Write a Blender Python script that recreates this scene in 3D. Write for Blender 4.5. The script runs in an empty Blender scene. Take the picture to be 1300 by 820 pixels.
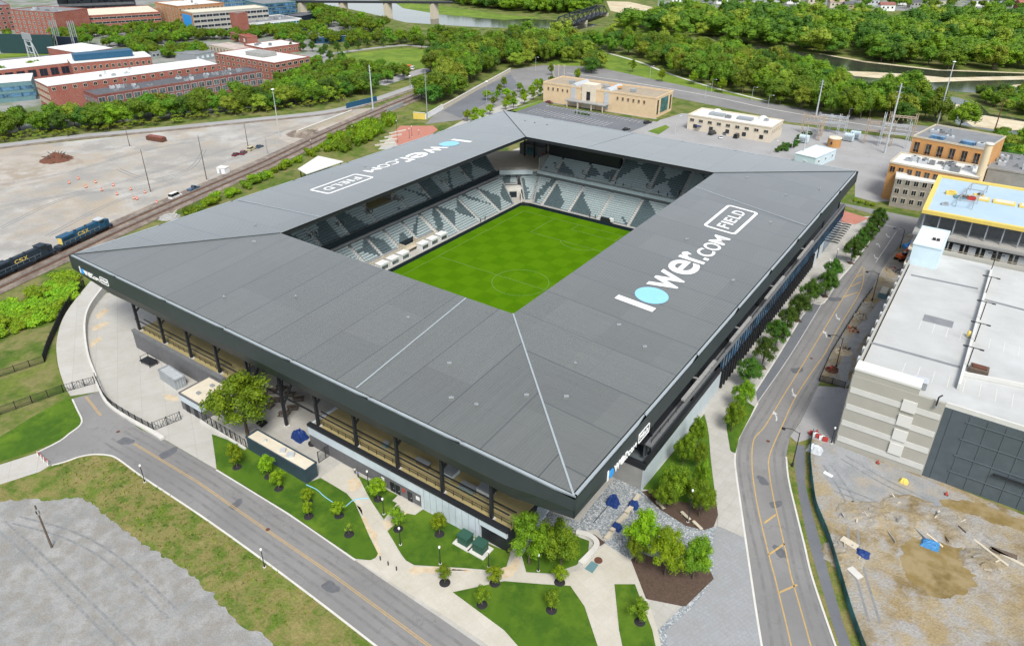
import bpy, bmesh, math, random
from mathutils import Vector, Matrix
from mathutils.geometry import tessellate_polygon
random.seed(7)
S = bpy.context.scene
COL = S.collection
R = math.radians
# ---------------------------------------------------------------- camera
CF, CT, CYAW, CROLL = 905.69, .4765, .6107, .0028
CAM = Vector((114.43, -168.136, 101.06))
FW = Vector((-math.sin(CYAW)*math.cos(CT), math.cos(CYAW)*math.cos(CT), -math.sin(CT)))
RT0 = Vector((math.cos(CYAW), math.sin(CYAW), 0)); UP0 = RT0.cross(FW)
RT = RT0*math.cos(CROLL)+UP0*math.sin(CROLL); UP = -RT0*math.sin(CROLL)+UP0*math.cos(CROLL)
cd = bpy.data.cameras.new('camera'); cam = bpy.data.objects.new('camera', cd); COL.objects.link(cam)
cd.sensor_width = 36; cd.lens = CF/1300*36; cd.shift_y = -45/1300; cd.clip_start = 1; cd.clip_end = 9000
cam.matrix_world = Matrix(((RT.x, UP.x, -FW.x, CAM.x), (RT.y, UP.y, -FW.y, CAM.y), (RT.z, UP.z, -FW.z, CAM.z), (0, 0, 0, 1)))
S.camera = cam

def U(x, y, z=0.0):
    """survey point of the photograph -> place in the world at height z"""
    d = FW+RT*((x-650)/CF)+UP*((365-y)/CF)
    t = (z-CAM.z)/d.z
    return Vector((CAM.x+d.x*t, CAM.y+d.y*t, z))
def PX(q):
    d = Vector(q)-CAM; k = d.dot(FW)
    return 650+CF*d.dot(RT)/k, 365-CF*d.dot(UP)/k
def HT(bx, by, ty, z=0):
    q = U(bx, by, z); lo, hi = 0, 90
    for _ in range(40):
        m = (lo+hi)/2
        if PX(q+Vector((0, 0, m)))[1] > ty: lo = m
        else: hi = m
    return lo
# ---------------------------------------------------------------- materials
MATS = {}
def nodes(name):
    m = bpy.data.materials.new(name); m.use_nodes = True
    nt = m.node_tree; b = nt.nodes['Principled BSDF']
    MATS[name] = m
    return m, nt, b
def N(nt, typ, **kw):
    n = nt.nodes.new(typ)
    for k, v in kw.items():
        if k.startswith('i_'):
            n.inputs[k[2:].replace('_', ' ')].default_value = v
        else: setattr(n, k, v)
    return n
def mixc(nt, fac, a, b, blend='MIX'):
    n = nt.nodes.new('ShaderNodeMix'); n.data_type = 'RGBA'; n.blend_type = blend; n.clamp_factor = True
    for sock, v in ((n.inputs[0], fac), (n.inputs[6], a), (n.inputs[7], b)):
        if hasattr(v, 'is_linked'): nt.links.new(v, sock)
        elif isinstance(v, (int, float)): sock.default_value = v
        else: sock.default_value = (*v[:3], 1)
    return n.outputs[2]
def ramp(nt, src, lo, hi):
    n = N(nt, 'ShaderNodeMapRange'); n.inputs[1].default_value = lo; n.inputs[2].default_value = hi
    nt.links.new(src, n.inputs[0]); return n.outputs[0]
def noise(nt, vec, scale, detail=4, rough=.6):
    n = N(nt, 'ShaderNodeTexNoise'); n.inputs['Scale'].default_value = scale
    n.inputs['Detail'].default_value = detail; n.inputs['Roughness'].default_value = rough
    nt.links.new(vec, n.inputs['Vector']); return n.outputs['Fac']
def pos(nt, obj=False):
    if obj:
        return N(nt, 'ShaderNodeTexCoord').outputs['Object']
    return N(nt, 'ShaderNodeNewGeometry').outputs['Position']
def bump(nt, b, h, strength, dist=.1):
    n = N(nt, 'ShaderNodeBump'); n.inputs['Strength'].default_value = strength; n.inputs['Distance'].default_value = dist
    nt.links.new(h, n.inputs['Height']); nt.links.new(n.outputs[0], b.inputs['Normal'])
def math_(nt, op, a, b=None):
    n = N(nt, 'ShaderNodeMath', operation=op)
    for s, v in ((n.inputs[0], a), (n.inputs[1], b)):
        if v is None: continue
        if hasattr(v, 'is_linked'): nt.links.new(v, s)
        else: s.default_value = v
    return n.outputs[0]
def base(b, nt, col, rough=.8, spec=.3, metal=0):
    if hasattr(col, 'is_linked'): nt.links.new(col, b.inputs['Base Color'])
    else: b.inputs['Base Color'].default_value = (*col[:3], 1)
    b.inputs['Roughness'].default_value = rough; b.inputs['Specular IOR Level'].default_value = spec; b.inputs['Metallic'].default_value = metal
def M(name, c, rough=.75, var=.18, sc=.6, c2=None, big=.05, spec=.3, bmp=0, metal=0, fine=6, obj=False):
    """weathered plain surface: two scales of mottling plus grain"""
    m, nt, b = nodes(name); p = pos(nt, obj)
    c2 = c2 or tuple(x*(1-2*var) for x in c)
    hi = tuple(min(1, x*(1+var*.5)) for x in c)
    f1 = ramp(nt, noise(nt, p, sc), .35, .68); f2 = ramp(nt, noise(nt, p, big, 3), .38, .64); f3 = noise(nt, p, fine, 2)
    col = mixc(nt, math_(nt, 'MULTIPLY', f1, .6), hi, c2)
    col = mixc(nt, math_(nt, 'MULTIPLY', f2, .45), col, tuple((x*.6+y*.4) for x, y in zip(c, c2)))
    g = math_(nt, 'ADD', math_(nt, 'MULTIPLY', f3, var*.9), 1-var*.45)
    col = mixc(nt, 1.0, col, g, 'MULTIPLY')
    base(b, nt, col, rough, spec, metal)
    if bmp: bump(nt, b, f3, bmp)
    return m
def multi(name, cols, sc, rough=.95, fine=4, fvar=.35, bmp=0, detail=6, lo=.36, hi=.66, dist=0.0):
    """ground made of several intermixed tones; cols = [(colour, scale), ...] layered"""
    m, nt, b = nodes(name); p = pos(nt)
    col = cols[0][0]
    for i, (c, s) in enumerate(cols[1:]):
        mp = N(nt, 'ShaderNodeMapping'); mp.inputs['Location'].default_value = (i*37.3, i*11.7, i*5.1); nt.links.new(p, mp.inputs[0])
        f = ramp(nt, noise(nt, mp.outputs[0], s*sc, detail, .62), lo+.08, hi-.05)
        col = mixc(nt, f, col, c)
    f3 = noise(nt, p, fine, 3, .7)
    g = math_(nt, 'ADD', math_(nt, 'MULTIPLY', f3, fvar*2), 1-fvar)
    col = mixc(nt, 1.0, col, g, 'MULTIPLY')
    base(b, nt, col, rough, .2)
    if bmp: bump(nt, b, f3, bmp, .3)
    return m
def glass(name, c, rough=.08, var=.35):
    m, nt, b = nodes(name); p = pos(nt)
    f = ramp(nt, noise(nt, p, .22, 2), .4, .62)
    base(b, nt, mixc(nt, f, c, tuple(x*(1-var*1.6) for x in c)), rough, .8); return m
def slabs(name, c, w, h, joint=.04, var=.1, rough=.85, ang=0, jd=.72):
    m, nt, b = nodes(name); p = pos(nt)
    mp = N(nt, 'ShaderNodeMapping'); mp.inputs['Rotation'].default_value = (0, 0, ang); nt.links.new(p, mp.inputs[0])
    t = N(nt, 'ShaderNodeTexBrick'); t.offset = 0; nt.links.new(mp.outputs[0], t.inputs['Vector'])
    t.inputs['Scale'].default_value = 1; t.inputs['Brick Width'].default_value = w; t.inputs['Row Height'].default_value = h
    t.inputs['Mortar Size'].default_value = joint; t.inputs['Mortar Smooth'].default_value = .2
    t.inputs['Color1'].default_value = (*c, 1); t.inputs['Color2'].default_value = (*[x*(1-var) for x in c], 1); t.inputs['Mortar'].default_value = (*[x*jd for x in c], 1)
    f = ramp(nt, noise(nt, p, .25, 6, .65), .4, .7); g = noise(nt, p, 3, 3)
    col = mixc(nt, math_(nt, 'MULTIPLY', f, .5), t.outputs[0], tuple(x*y for x, y in zip(c, (.78, .75, .68))))
    col = mixc(nt, 1.0, col, math_(nt, 'ADD', math_(nt, 'MULTIPLY', g, .2), .9), 'MULTIPLY')
    base(b, nt, col, rough, .2); return m
def brickwall(name, c, c2, bw=.9, bh=.35, mortar=(.45, .4, .36)):
    m, nt, b = nodes(name); p = pos(nt)
    sep = N(nt, 'ShaderNodeSeparateXYZ'); nt.links.new(p, sep.inputs[0])
    cmb = N(nt, 'ShaderNodeCombineXYZ'); nt.links.new(math_(nt, 'ADD', sep.outputs[0], sep.outputs[1]), cmb.inputs[0]); nt.links.new(sep.outputs[2], cmb.inputs[1])
    t = N(nt, 'ShaderNodeTexBrick'); nt.links.new(cmb.outputs[0], t.inputs['Vector'])
    t.inputs['Scale'].default_value = 1; t.inputs['Brick Width'].default_value = bw; t.inputs['Row Height'].default_value = bh; t.inputs['Mortar Size'].default_value = .025
    t.inputs['Color1'].default_value = (*c, 1); t.inputs['Color2'].default_value = (*c2, 1); t.inputs['Mortar'].default_value = (*mortar, 1)
    f = ramp(nt, noise(nt, p, .15, 5), .4, .7)
    col = mixc(nt, math_(nt, 'MULTIPLY', f, .4), t.outputs[0], tuple(x*.7 for x in c)); base(b, nt, col, .85, .2); return m

def roofmat(name, axis):
    """standing seam metal: ribs run along `axis`, panel joints every 11.4 m"""
    m, nt, b = nodes(name); p = pos(nt)
    sep = N(nt, 'ShaderNodeSeparateXYZ'); nt.links.new(p, sep.inputs[0])
    across = sep.outputs[0 if axis == 'y' else 1]; along = sep.outputs[1 if axis == 'y' else 0]
    ph = math_(nt, 'FRACT', math_(nt, 'DIVIDE', across, .62)); rib = math_(nt, 'LESS_THAN', ph, .22)
    jf = math_(nt, 'FRACT', math_(nt, 'DIVIDE', math_(nt, 'ADD', across, 571.4), 11.43)); joint = math_(nt, 'LESS_THAN', jf, .018)
    al = math_(nt, 'FRACT', math_(nt, 'DIVIDE', math_(nt, 'ADD', math_(nt, 'ABSOLUTE', along), 2.0), 12.7)); alj = math_(nt, 'LESS_THAN', al, .008)
    st = N(nt, 'ShaderNodeCombineXYZ'); nt.links.new(math_(nt, 'MULTIPLY', across, .9), st.inputs[0]); nt.links.new(math_(nt, 'MULTIPLY', along, .06), st.inputs[1])
    streak = ramp(nt, noise(nt, st.outputs[0], 1.0, 5, .65), .35, .7); blot = ramp(nt, noise(nt, p, .045, 5, .6), .35, .68)
    wn = N(nt, 'ShaderNodeTexWhiteNoise', noise_dimensions='2D'); pc = N(nt, 'ShaderNodeCombineXYZ')
    nt.links.new(math_(nt, 'FLOOR', math_(nt, 'DIVIDE', math_(nt, 'ADD', across, 571.4), 11.43)), pc.inputs[0]); nt.links.new(math_(nt, 'FLOOR', math_(nt, 'DIVIDE', math_(nt, 'ADD', along, 502.0), 12.7)), pc.inputs[1]); nt.links.new(pc.outputs[0], wn.inputs['Vector'])
    c = mixc(nt, math_(nt, 'MULTIPLY', streak, .6), (.122, .130, .120), (.092, .099, .092))
    c = mixc(nt, math_(nt, 'MULTIPLY', blot, .6), c, (.112, .112, .102))
    c = mixc(nt, 1.0, c, math_(nt, 'ADD', math_(nt, 'MULTIPLY', wn.outputs['Value'], .16), .92), 'MULTIPLY')
    c = mixc(nt, math_(nt, 'MULTIPLY', rib, .22), c, (.05, .058, .061))
    c = mixc(nt, math_(nt, 'MULTIPLY', alj, .35), c, (.055, .062, .066))
    c = mixc(nt, math_(nt, 'MULTIPLY', joint, .8), c, (.035, .042, .046))
    base(b, nt, c, .36, .5); b.inputs['Coat Weight'].default_value = 1.0; b.inputs['Coat Roughness'].default_value = .22; b.inputs['Coat IOR'].default_value = 1.6
    # corrugation: the metal leans to and fro across the ribs
    lean = math_(nt, 'MULTIPLY', math_(nt, 'SINE', math_(nt, 'MULTIPLY', across, 2*math.pi/.62)), .24); cv = N(nt, 'ShaderNodeCombineXYZ'); nt.links.new(lean, cv.inputs[0 if axis == 'y' else 1])
    av = N(nt, 'ShaderNodeVectorMath', operation='ADD'); nt.links.new(N(nt, 'ShaderNodeNewGeometry').outputs['Normal'], av.inputs[0]); nt.links.new(cv.outputs[0], av.inputs[1])
    nv = N(nt, 'ShaderNodeVectorMath', operation='NORMALIZE'); nt.links.new(av.outputs[0], nv.inputs[0]); nt.links.new(nv.outputs[0], b.inputs['Normal'])
    return m
def leafmat(name, c, c2, hue=.035):
    c = (c[0]*1.55, c[1]*1.60, c[2]*1.4); c2 = (c2[0]*1.6, c2[1]*1.6, c2[2]*1.3)
    m, nt, b = nodes(name); oi = N(nt, 'ShaderNodeObjectInfo'); p = pos(nt, True)
    f = ramp(nt, noise(nt, p, .55, 3), .38, .64)
    col = mixc(nt, f, c, c2)
    f2 = noise(nt, p, 3.1, 2); col = mixc(nt, math_(nt, 'MULTIPLY', ramp(nt, f2, .5, .75), .5), col, tuple(min(1, x*1.7) for x in c2))
    hs = N(nt, 'ShaderNodeHueSaturation'); nt.links.new(col, hs.inputs['Color'])
    nt.links.new(math_(nt, 'ADD', math_(nt, 'MULTIPLY', oi.outputs['Random'], hue), .492-hue*.5), hs.inputs['Hue'])
    nt.links.new(math_(nt, 'ADD', math_(nt, 'MULTIPLY', oi.outputs['Random'], .55), .72), hs.inputs['Value'])
    base(b, nt, hs.outputs[0], .6, .25)
    tr = N(nt, 'ShaderNodeBsdfTranslucent'); nt.links.new(hs.outputs[0], tr.inputs[0])
    mx = N(nt, 'ShaderNodeMixShader'); mx.inputs[0].default_value = .3
    out = nt.nodes['Material Output']; nt.links.new(b.outputs[0], mx.inputs[1]); nt.links.new(tr.outputs[0], mx.inputs[2]); nt.links.new(mx.outputs[0], out.inputs[0])
    return m
# ---------------------------------------------------------------- mesh builder
class MB:
    def __init__(s): s.v = []; s.f = []; s.m = []; s.smooth = []
    def add(s, vs, fs, mi=0, sm=False):
        o = len(s.v); s.v += [tuple(v) for v in vs]
        for f in fs: s.f.append(tuple(i+o for i in f)); s.m.append(mi); s.smooth.append(sm)
        return s
    def box(s, c, d, rz=0, mi=0, M4=None):
        x, y, z = d[0]/2, d[1]/2, d[2]/2
        vs = [Vector((a*x, b*y, e*z)) for e in (-1, 1) for a, b in ((-1, -1), (1, -1), (1, 1), (-1, 1))]
        if rz: mt = Matrix.Rotation(rz, 3, 'Z'); vs = [mt@v for v in vs]
        if M4: vs = [M4@v for v in vs]
        c = Vector(c); vs = [v+c for v in vs]
        return s.add(vs, [(3, 2, 1, 0), (4, 5, 6, 7), (0, 1, 5, 4), (1, 2, 6, 5), (2, 3, 7, 6), (3, 0, 4, 7)], mi)
    def bar(s, p, q, w, h=None, mi=0):
        """beam of width w, depth h from p to q"""
        p, q = Vector(p), Vector(q); h = h or w; d = q-p; L = d.length
        if L < 1e-6: return s
        zx = d/L; up = Vector((0, 0, 1)) if abs(zx.z) < .95 else Vector((1, 0, 0))
        a = zx.cross(up).normalized(); b = a.cross(zx)
        vs = [c+a*(i*w/2)+b*(j*h/2) for c in (p, q) for i, j in ((-1, -1), (1, -1), (1, 1), (-1, 1))]
        return s.add(vs, [(3, 2, 1, 0), (4, 5, 6, 7), (0, 1, 5, 4), (1, 2, 6, 5), (2, 3, 7, 6), (3, 0, 4, 7)], mi)
    def tube(s, p, q, r0, r1=None, n=8, mi=0, caps=True):
        p, q = Vector(p), Vector(q); r1 = r0 if r1 is None else r1; zx = (q-p).normalized()
        up = Vector((0, 0, 1)) if abs(zx.z) < .95 else Vector((1, 0, 0)); a = zx.cross(up).normalized(); b = a.cross(zx)
        vs = []
        for c, r in ((p, r0), (q, r1)):
            vs += [c+(a*math.cos(2*math.pi*i/n)+b*math.sin(2*math.pi*i/n))*r for i in range(n)]
        fs = [(i, i+n, (i+1) % n+n, (i+1) % n)[::-1] for i in range(n)]
        s.add(vs, fs, mi, True)
        if caps: s.add(vs, [tuple(range(n))[::-1], tuple(range(n, 2*n))], mi)
        return s
    def path(s, pts, r, n=6, mi=0):
        for a, b in zip(pts, pts[1:]): s.tube(a, b, r, r, n, mi)
        return s
    def lathe(s, c, prof, n=12, mi=0):
        c = Vector(c); vs = []
        for r, z in prof: vs += [c+Vector((r*math.cos(2*math.pi*i/n), r*math.sin(2*math.pi*i/n), z)) for i in range(n)]
        fs = [(k*n+i, k*n+(i+1) % n, (k+1)*n+(i+1) % n, (k+1)*n+i) for k in range(len(prof)-1) for i in range(n)]
        s.add(vs, fs, mi, True); s.add(vs, [tuple(range(n))[::-1], tuple(range((len(prof)-1)*n, len(prof)*n))], mi); return s
    def prism(s, poly, z0, z1, mi=0, top=None, bottom=True):
        poly = [Vector((p[0], p[1], 0)) for p in poly]
        if sum(a.x*b.y-b.x*a.y for a, b in zip(poly, poly[1:]+poly[:1])) < 0: poly = poly[::-1]
        n = len(poly); vs = [(p.x, p.y, z0) for p in poly]+[(p.x, p.y, z1) for p in poly]
        s.add(vs, [(i, (i+1) % n, (i+1) % n+n, i+n) for i in range(n)], mi)
        s.add(vs, [tuple(range(n, 2*n))], mi if top is None else top)
        if bottom: s.add(vs, [tuple(range(n))[::-1]], mi)
        return s
    def sheet(s, poly, z, mi=0):
        poly = [Vector((p[0], p[1], z)) for p in poly]
        if sum(a.x*b.y-b.x*a.y for a, b in zip(poly, poly[1:]+poly[:1])) < 0: poly = poly[::-1]
        return s.add(poly, [tuple(range(len(poly)))], mi)
    def build(s, name, mats, parent=None, loc=None):
        me = bpy.data.meshes.new(name)
        org = Vector((0, 0, 0))
        if parent is not None: org = WL(parent)
        elif loc is not None: org = Vector(loc)
        me.from_pydata([(x-org.x, y-org.y, z-org.z) for x, y, z in s.v], [], s.f)
        if not isinstance(mats, (list, tuple)): mats = [mats]
        for m in mats: me.materials.append(MATS[m] if isinstance(m, str) else m)
        me.polygons.foreach_set('material_index', s.m); me.polygons.foreach_set('use_smooth', s.smooth)
        me.update()
        o = bpy.data.objects.new(name, me); COL.objects.link(o)
        if parent is not None: o.parent = parent; KIDS.setdefault(parent.name, []).append(o)
        elif loc is not None: o.location = loc
        return o
KIDS = {}
def WL(o):
    v = Vector((0, 0, 0))
    while o is not None: v += Vector(o.location); o = o.parent
    return v
def tag(o, label=None, cat=None, group=None, kind=None):
    if label: o['label'] = label
    if cat: o['category'] = cat
    if group: o['group'] = group
    if kind: o['kind'] = kind
    return o
def thing(name, label, cat, loc, group=None, rz=0):
    o = bpy.data.objects.new(name, None); COL.objects.link(o); o.empty_display_size = .5
    o.location = loc; o.rotation_euler = (0, 0, rz); return tag(o, label, cat, group)
def copy_thing(src, loc, rz=None, sc=None, label=None, group=None, mats=None):
    def rec(o, parent):
        c = o.copy(); COL.objects.link(c)
        if parent is not None: c.parent = parent
        for k in KIDS.get(o.name, []):
            kc = rec(k, c); KIDS.setdefault(c.name, []).append(kc)
        return c
    c = rec(src, None); c.location = loc
    if rz is not None: c.rotation_euler = (0, 0, rz)
    if sc is not None: c.scale = (sc, sc, sc) if not hasattr(sc, '__len__') else sc
    if label: c['label'] = label
    if group: c['group'] = group
    return c
def ragged(pts, k=3, amp=.16, seed=1):
    rd = random.Random(seed+len(pts)); P = [Vector(p) for p in pts]
    for _ in range(k):
        Q = []
        for i, a in enumerate(P):
            b = P[(i+1) % len(P)]; d = b-a; Q += [a, (a+b)/2+Vector((-d.y, d.x, 0))*rd.uniform(-amp, amp)]
        P = Q
    return P
def struct(name, poly, z, mat, px=True, soft=0, rag=0):
    pts = [U(*p) for p in poly] if px else poly
    if soft: pts = smooth_path(pts+pts[:1], soft)[:-1]
    if rag: pts = ragged(pts, 3, rag)
    o = MB().sheet(pts, z).build(name, mat); return tag(o, kind='structure')
def ribbon(pts, w, z):
    """flat strip along a polyline; returns list of quads"""
    L = []; R_ = []
    n = len(pts)
    for i, p in enumerate(pts):
        a = Vector(pts[max(0, i-1)]); b = Vector(pts[min(n-1, i+1)]); d = (b-a); d.z = 0; d.normalize(); nn = Vector((-d.y, d.x, 0))
        L.append((p[0]+nn.x*w/2, p[1]+nn.y*w/2, z)); R_.append((p[0]-nn.x*w/2, p[1]-nn.y*w/2, z))
    return L, R_
def strip(mb, pts, w, z, mi=0, h=0):
    L, Rr = ribbon(pts, w, z); n = len(pts)
    vs = L+Rr
    if not h: return mb.add(vs, [(n+i, n+i+1, i+1, i) for i in range(n-1)], mi)
    vs = vs+[(x, y, z+h) for x, y, _ in vs]; k = 2*n
    fs = [(k+n+i, k+n+i+1, k+i+1, k+i) for i in range(n-1)]+[(i, i+1, k+i+1, k+i)[::-1] for i in range(n-1)]+[(n+i, n+i+1, k+n+i+1, k+n+i) for i in range(n-1)]
    fs += [(0, n, k+n, k), (n-1, k+n-1, k+2*n-1, 2*n-1)]
    return mb.add(vs, fs, mi)
def smooth_path(pts, k=6):
    """Catmull-Rom through the points"""
    P = [Vector(p) for p in pts]; out = []
    for i in range(len(P)-1):
        a = P[max(0, i-1)]; b = P[i]; c = P[i+1]; d = P[min(len(P)-1, i+2)]
        for j in range(k):
            t = j/k
            out.append(.5*((2*b)+(c-a)*t+(2*a-5*b+4*c-d)*t*t+(3*b-a-3*c+d)*t**3))
    out.append(P[-1]); return out
# ---------------------------------------------------------------- material library
M('concrete', (.56, .55, .51), .85, .12, .4)
M('concrete_grey', (.30, .30, .29), .85, .15, .5)
M('concrete_dark', (.15, .155, .16), .85, .15, .8)
M('block_grey', (.13, .13, .135), .9, .15, 1.2)
M('panel_light', (.50, .57, .61), .5, .1, .5, spec=.4)
M('black_metal', (.018, .02, .024), .5, .2, 2, spec=.4)
M('fascia', (.034, .046, .050), .5, .12, .3, spec=.4)
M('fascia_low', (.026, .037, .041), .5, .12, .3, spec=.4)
M('gutter', (.30, .34, .36), .45, .08, .5)
M('soffit', (.03, .035, .04), .8, .1, .3)
M('deck', (.35, .285, .125), .85, .2, .35, c2=(.27, .235, .13))
M('white', (.72, .73, .73), .5, .06, .6)
M('paint_white', (.78, .79, .79), .6, .05, .8)
M('paint_yellow', (.46, .30, .095), .85, .3, 1.2, c2=(.27, .22, .13))
M('worn_white', (.50, .50, .49), .85, .3, 1.5, c2=(.28, .28, .28))
M('logo_blue', (.36, .66, .80), .6, .05, .5)
M('sign_blue', (.03, .30, .75), .5, .05, .5)
M('sheet_blue', (.05, .20, .42), .6, .1, 1)
M('roof_tan', (.34, .285, .21), .85, .15, .3)
M('tarp_blue', (.012, .04, .17), .6, .2, 2)
M('steel', (.34, .37, .39), .45, .1, 1, metal=.3)
M('steel_light', (.50, .53, .55), .45, .1, 1, metal=.2)
M('seat_light', (.36, .43, .44), .6, .12, 2)
M('seat_dark', (.098, .142, .155), .6, .2, 2)
M('step', (.34, .36, .36), .9, .12, 1)
M('step_dark', (.10, .12, .13), .9, .12, 1)
M('navy', (.012, .020, .032), .5, .1, 1)
M('mulch', (.090, .060, .044), .95, .3, 3)
M('mulch_dark', (.025, .024, .026), .95, .3, 3)
M('rubber', (.02, .02, .02), .8, .1, 3)
M('wood', (.13, .10, .075), .85, .25, 2)
M('bark', (.10, .08, .062), .9, .25, 3, obj=True)
M('stone', (.52, .47, .37), .85, .15, 1.5)
M('red_paint', (.42, .05, .04), .6, .15, 2)
M('orange', (.62, .12, .03), .6, .15, 2)
M('green_box', (.03, .09, .065), .5, .12, 2)
M('roof_white', (.60, .60, .57), .7, .07, .2, c2=(.60, .60, .57))
M('roof_cream', (.60, .55, .44), .85, .12, .3, c2=(.48, .42, .32))
M('roof_grey', (.20, .21, .22), .85, .15, .3)
M('roof_dark', (.10, .105, .115), .85, .2, .3)
M('roof_blue', (.37, .48, .56), .6, .06, .15, c2=(.31, .42, .51))
M('yellow', (.66, .50, .12), .6, .08, .5)
M('tan', (.62, .47, .30), .85, .08, .4)
M('tan_light', (.62, .55, .44), .85, .08, .4)
M('garage_light', (.36, .35, .31), .85, .1, .3, c2=(.33, .32, .28))
M('garage_band', (.56, .56, .53), .85, .08, .4)
M('mesh_rail', (.10, .125, .14), .6, .1, 1)
M('garage_mesh', (.082, .104, .118), .6, .15, .4)
M('kiosk_dark', (.035, .060, .078), .6, .12, .6)
M('screen_dark', (.018, .05, .055), .7, .12, .3)
M('pitch_line', (.17, .27, .09), .9, .1, 1)
M('deck_conc', (.43, .44, .435), .85, .16, .12, c2=(.33, .335, .32), big=.03)
M('chimney', (.66, .55, .38), .85, .08, .6)
M('teal_wall', (.12, .22, .24), .5, .1, .4)
M('train_blue', (.020, .085, .16), .5, .2, 1)
M('train_dark', (.022, .035, .05), .6, .2, 1)
M('rust', (.13, .055, .035), .9, .3, 1.5)
M('lamp_glass', (.75, .75, .72), .3, .03, 2)
M('pale_blue', (.55, .68, .74), .6, .06, .5)
M('car_black', (.02, .02, .025), .25, .1, 2, spec=.6); M('car_white', (.7, .7, .7), .25, .05, 2, spec=.6); M('car_red', (.16, .02, .03), .3, .1, 2, spec=.6)
M('car_blue', (.05, .09, .15), .3, .1, 2, spec=.6); M('car_sand', (.5, .45, .25), .3, .1, 2, spec=.6); M('car_grey', (.15, .16, .17), .3, .1, 2, spec=.6)
M('skin', (.40, .24, .17), .6, .05, 3); M('hair', (.02, .015, .012), .7, .1, 3)
M('cloth_blue', (.02, .10, .42), .8, .15, 4); M('cloth_dark', (.02, .022, .03), .8, .15, 4); M('cloth_pale', (.5, .5, .48), .8, .1, 4)
glass('glass_dark', (.022, .032, .04)); glass('glass_blue', (.09, .22, .38), .06, .45); glass('glass_teal', (.05, .17, .19)); glass('glass_grey', (.13, .155, .155))
glass('car_glass', (.02, .025, .03))
brickwall('brick_red', (.30, .070, .042), (.23, .055, .034)); brickwall('brick_orange', (.42, .19, .07), (.36, .16, .058)); brickwall('brick_ochre', (.56, .27, .07), (.50, .24, .06)); brickwall('brick_brown', (.22, .052, .042), (.17, .042, .034))
brickwall('brick_tan', (.34, .25, .18), (.30, .22, .16)); brickwall('stone_grey', (.30, .27, .23), (.26, .24, .2)); brickwall('paver_red', (.36, .13, .10), (.31, .11, .085), .4, .2)
slabs('pavement', (.42, .41, .38), 1.9, 1.9, .03, .08, ang=.1)
slabs('yard_concrete', (.43, .42, .39), 6, 5, .06, .06, ang=.5, jd=.8)
slabs('plaza_light', (.49, .465, .405), 2.6, 2.6, .03, .06, ang=.3, jd=.85)
slabs('brick_plaza', (.46, .20, .15), .5, .5, .02, .15)
multi('lawn', [((.060, .125, .009), 1), ((.095, .165, .013), .5), ((.042, .098, .008), 1.6)], .18, fine=5, fvar=.18)
multi('rough_grass', [((.105, .155, .022), 1), ((.235, .200, .080), .9), ((.075, .125, .017), 2.0), ((.19, .17, .06), 3.4)], .13, fine=2.2, fvar=.5, bmp=.6)
multi('park_grass', [((.13, .20, .022), 1), ((.17, .24, .03), .6), ((.09, .155, .02), 2)], .04, fine=1.2, fvar=.2)
multi('meadow', [((.080, .128, .018), 1), ((.135, .165, .032), 1), ((.052, .096, .013), 2), ((.17, .165, .06), 3)], .05, fine=.8, fvar=.35)
multi('gravel', [((.265, .268, .262), 1), ((.215, .220, .215), 1), ((.30, .30, .29), 2), ((.235, .225, .205), 4)], .10, fine=4, fvar=.42, bmp=.4)
multi('dirt_lot', [((.36, .35, .325), 1), ((.30, .285, .255), .5), ((.42, .41, .385), 1.3), ((.34, .295, .235), 1.9), ((.28, .27, .25), 3.1)], .024, fine=1.2, fvar=.2)
multi('site_dirt', [((.29, .225, .125), 1), ((.25, .24, .22), .8), ((.19, .14, .065), 1.2), ((.32, .265, .17), 2.2), ((.30, .29, .27), 3.2)], .075, fine=2.2, fvar=.4, bmp=.8)
multi('site_gravel', [((.28, .29, .30), 1), ((.32, .275, .21), 1), ((.23, .24, .245), 2)], .1, fine=3.0, fvar=.35, bmp=.4)
multi('puddle_mud', [((.21, .155, .06), 1), ((.16, .115, .042), 1.4), ((.27, .21, .11), 2)], .15, rough=.35, fine=.8, fvar=.12)
multi('sand', [((.50, .43, .29), 1), ((.42, .35, .22), 1), ((.56, .50, .37), 2)], .05, fine=.6, fvar=.15)
multi('ballast', [((.20, .165, .135), 1), ((.27, .23, .19), 1), ((.15, .12, .10), 2)], .15, fine=3, fvar=.4)
multi('track_bed', [((.11, .075, .055), 1), ((.16, .115, .085), 2)], .3, fine=3, fvar=.4)
multi('stain', [((.53, .45, .33), 1), ((.48, .38, .25), 2)], .3, fine=3, fvar=.2)
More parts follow.
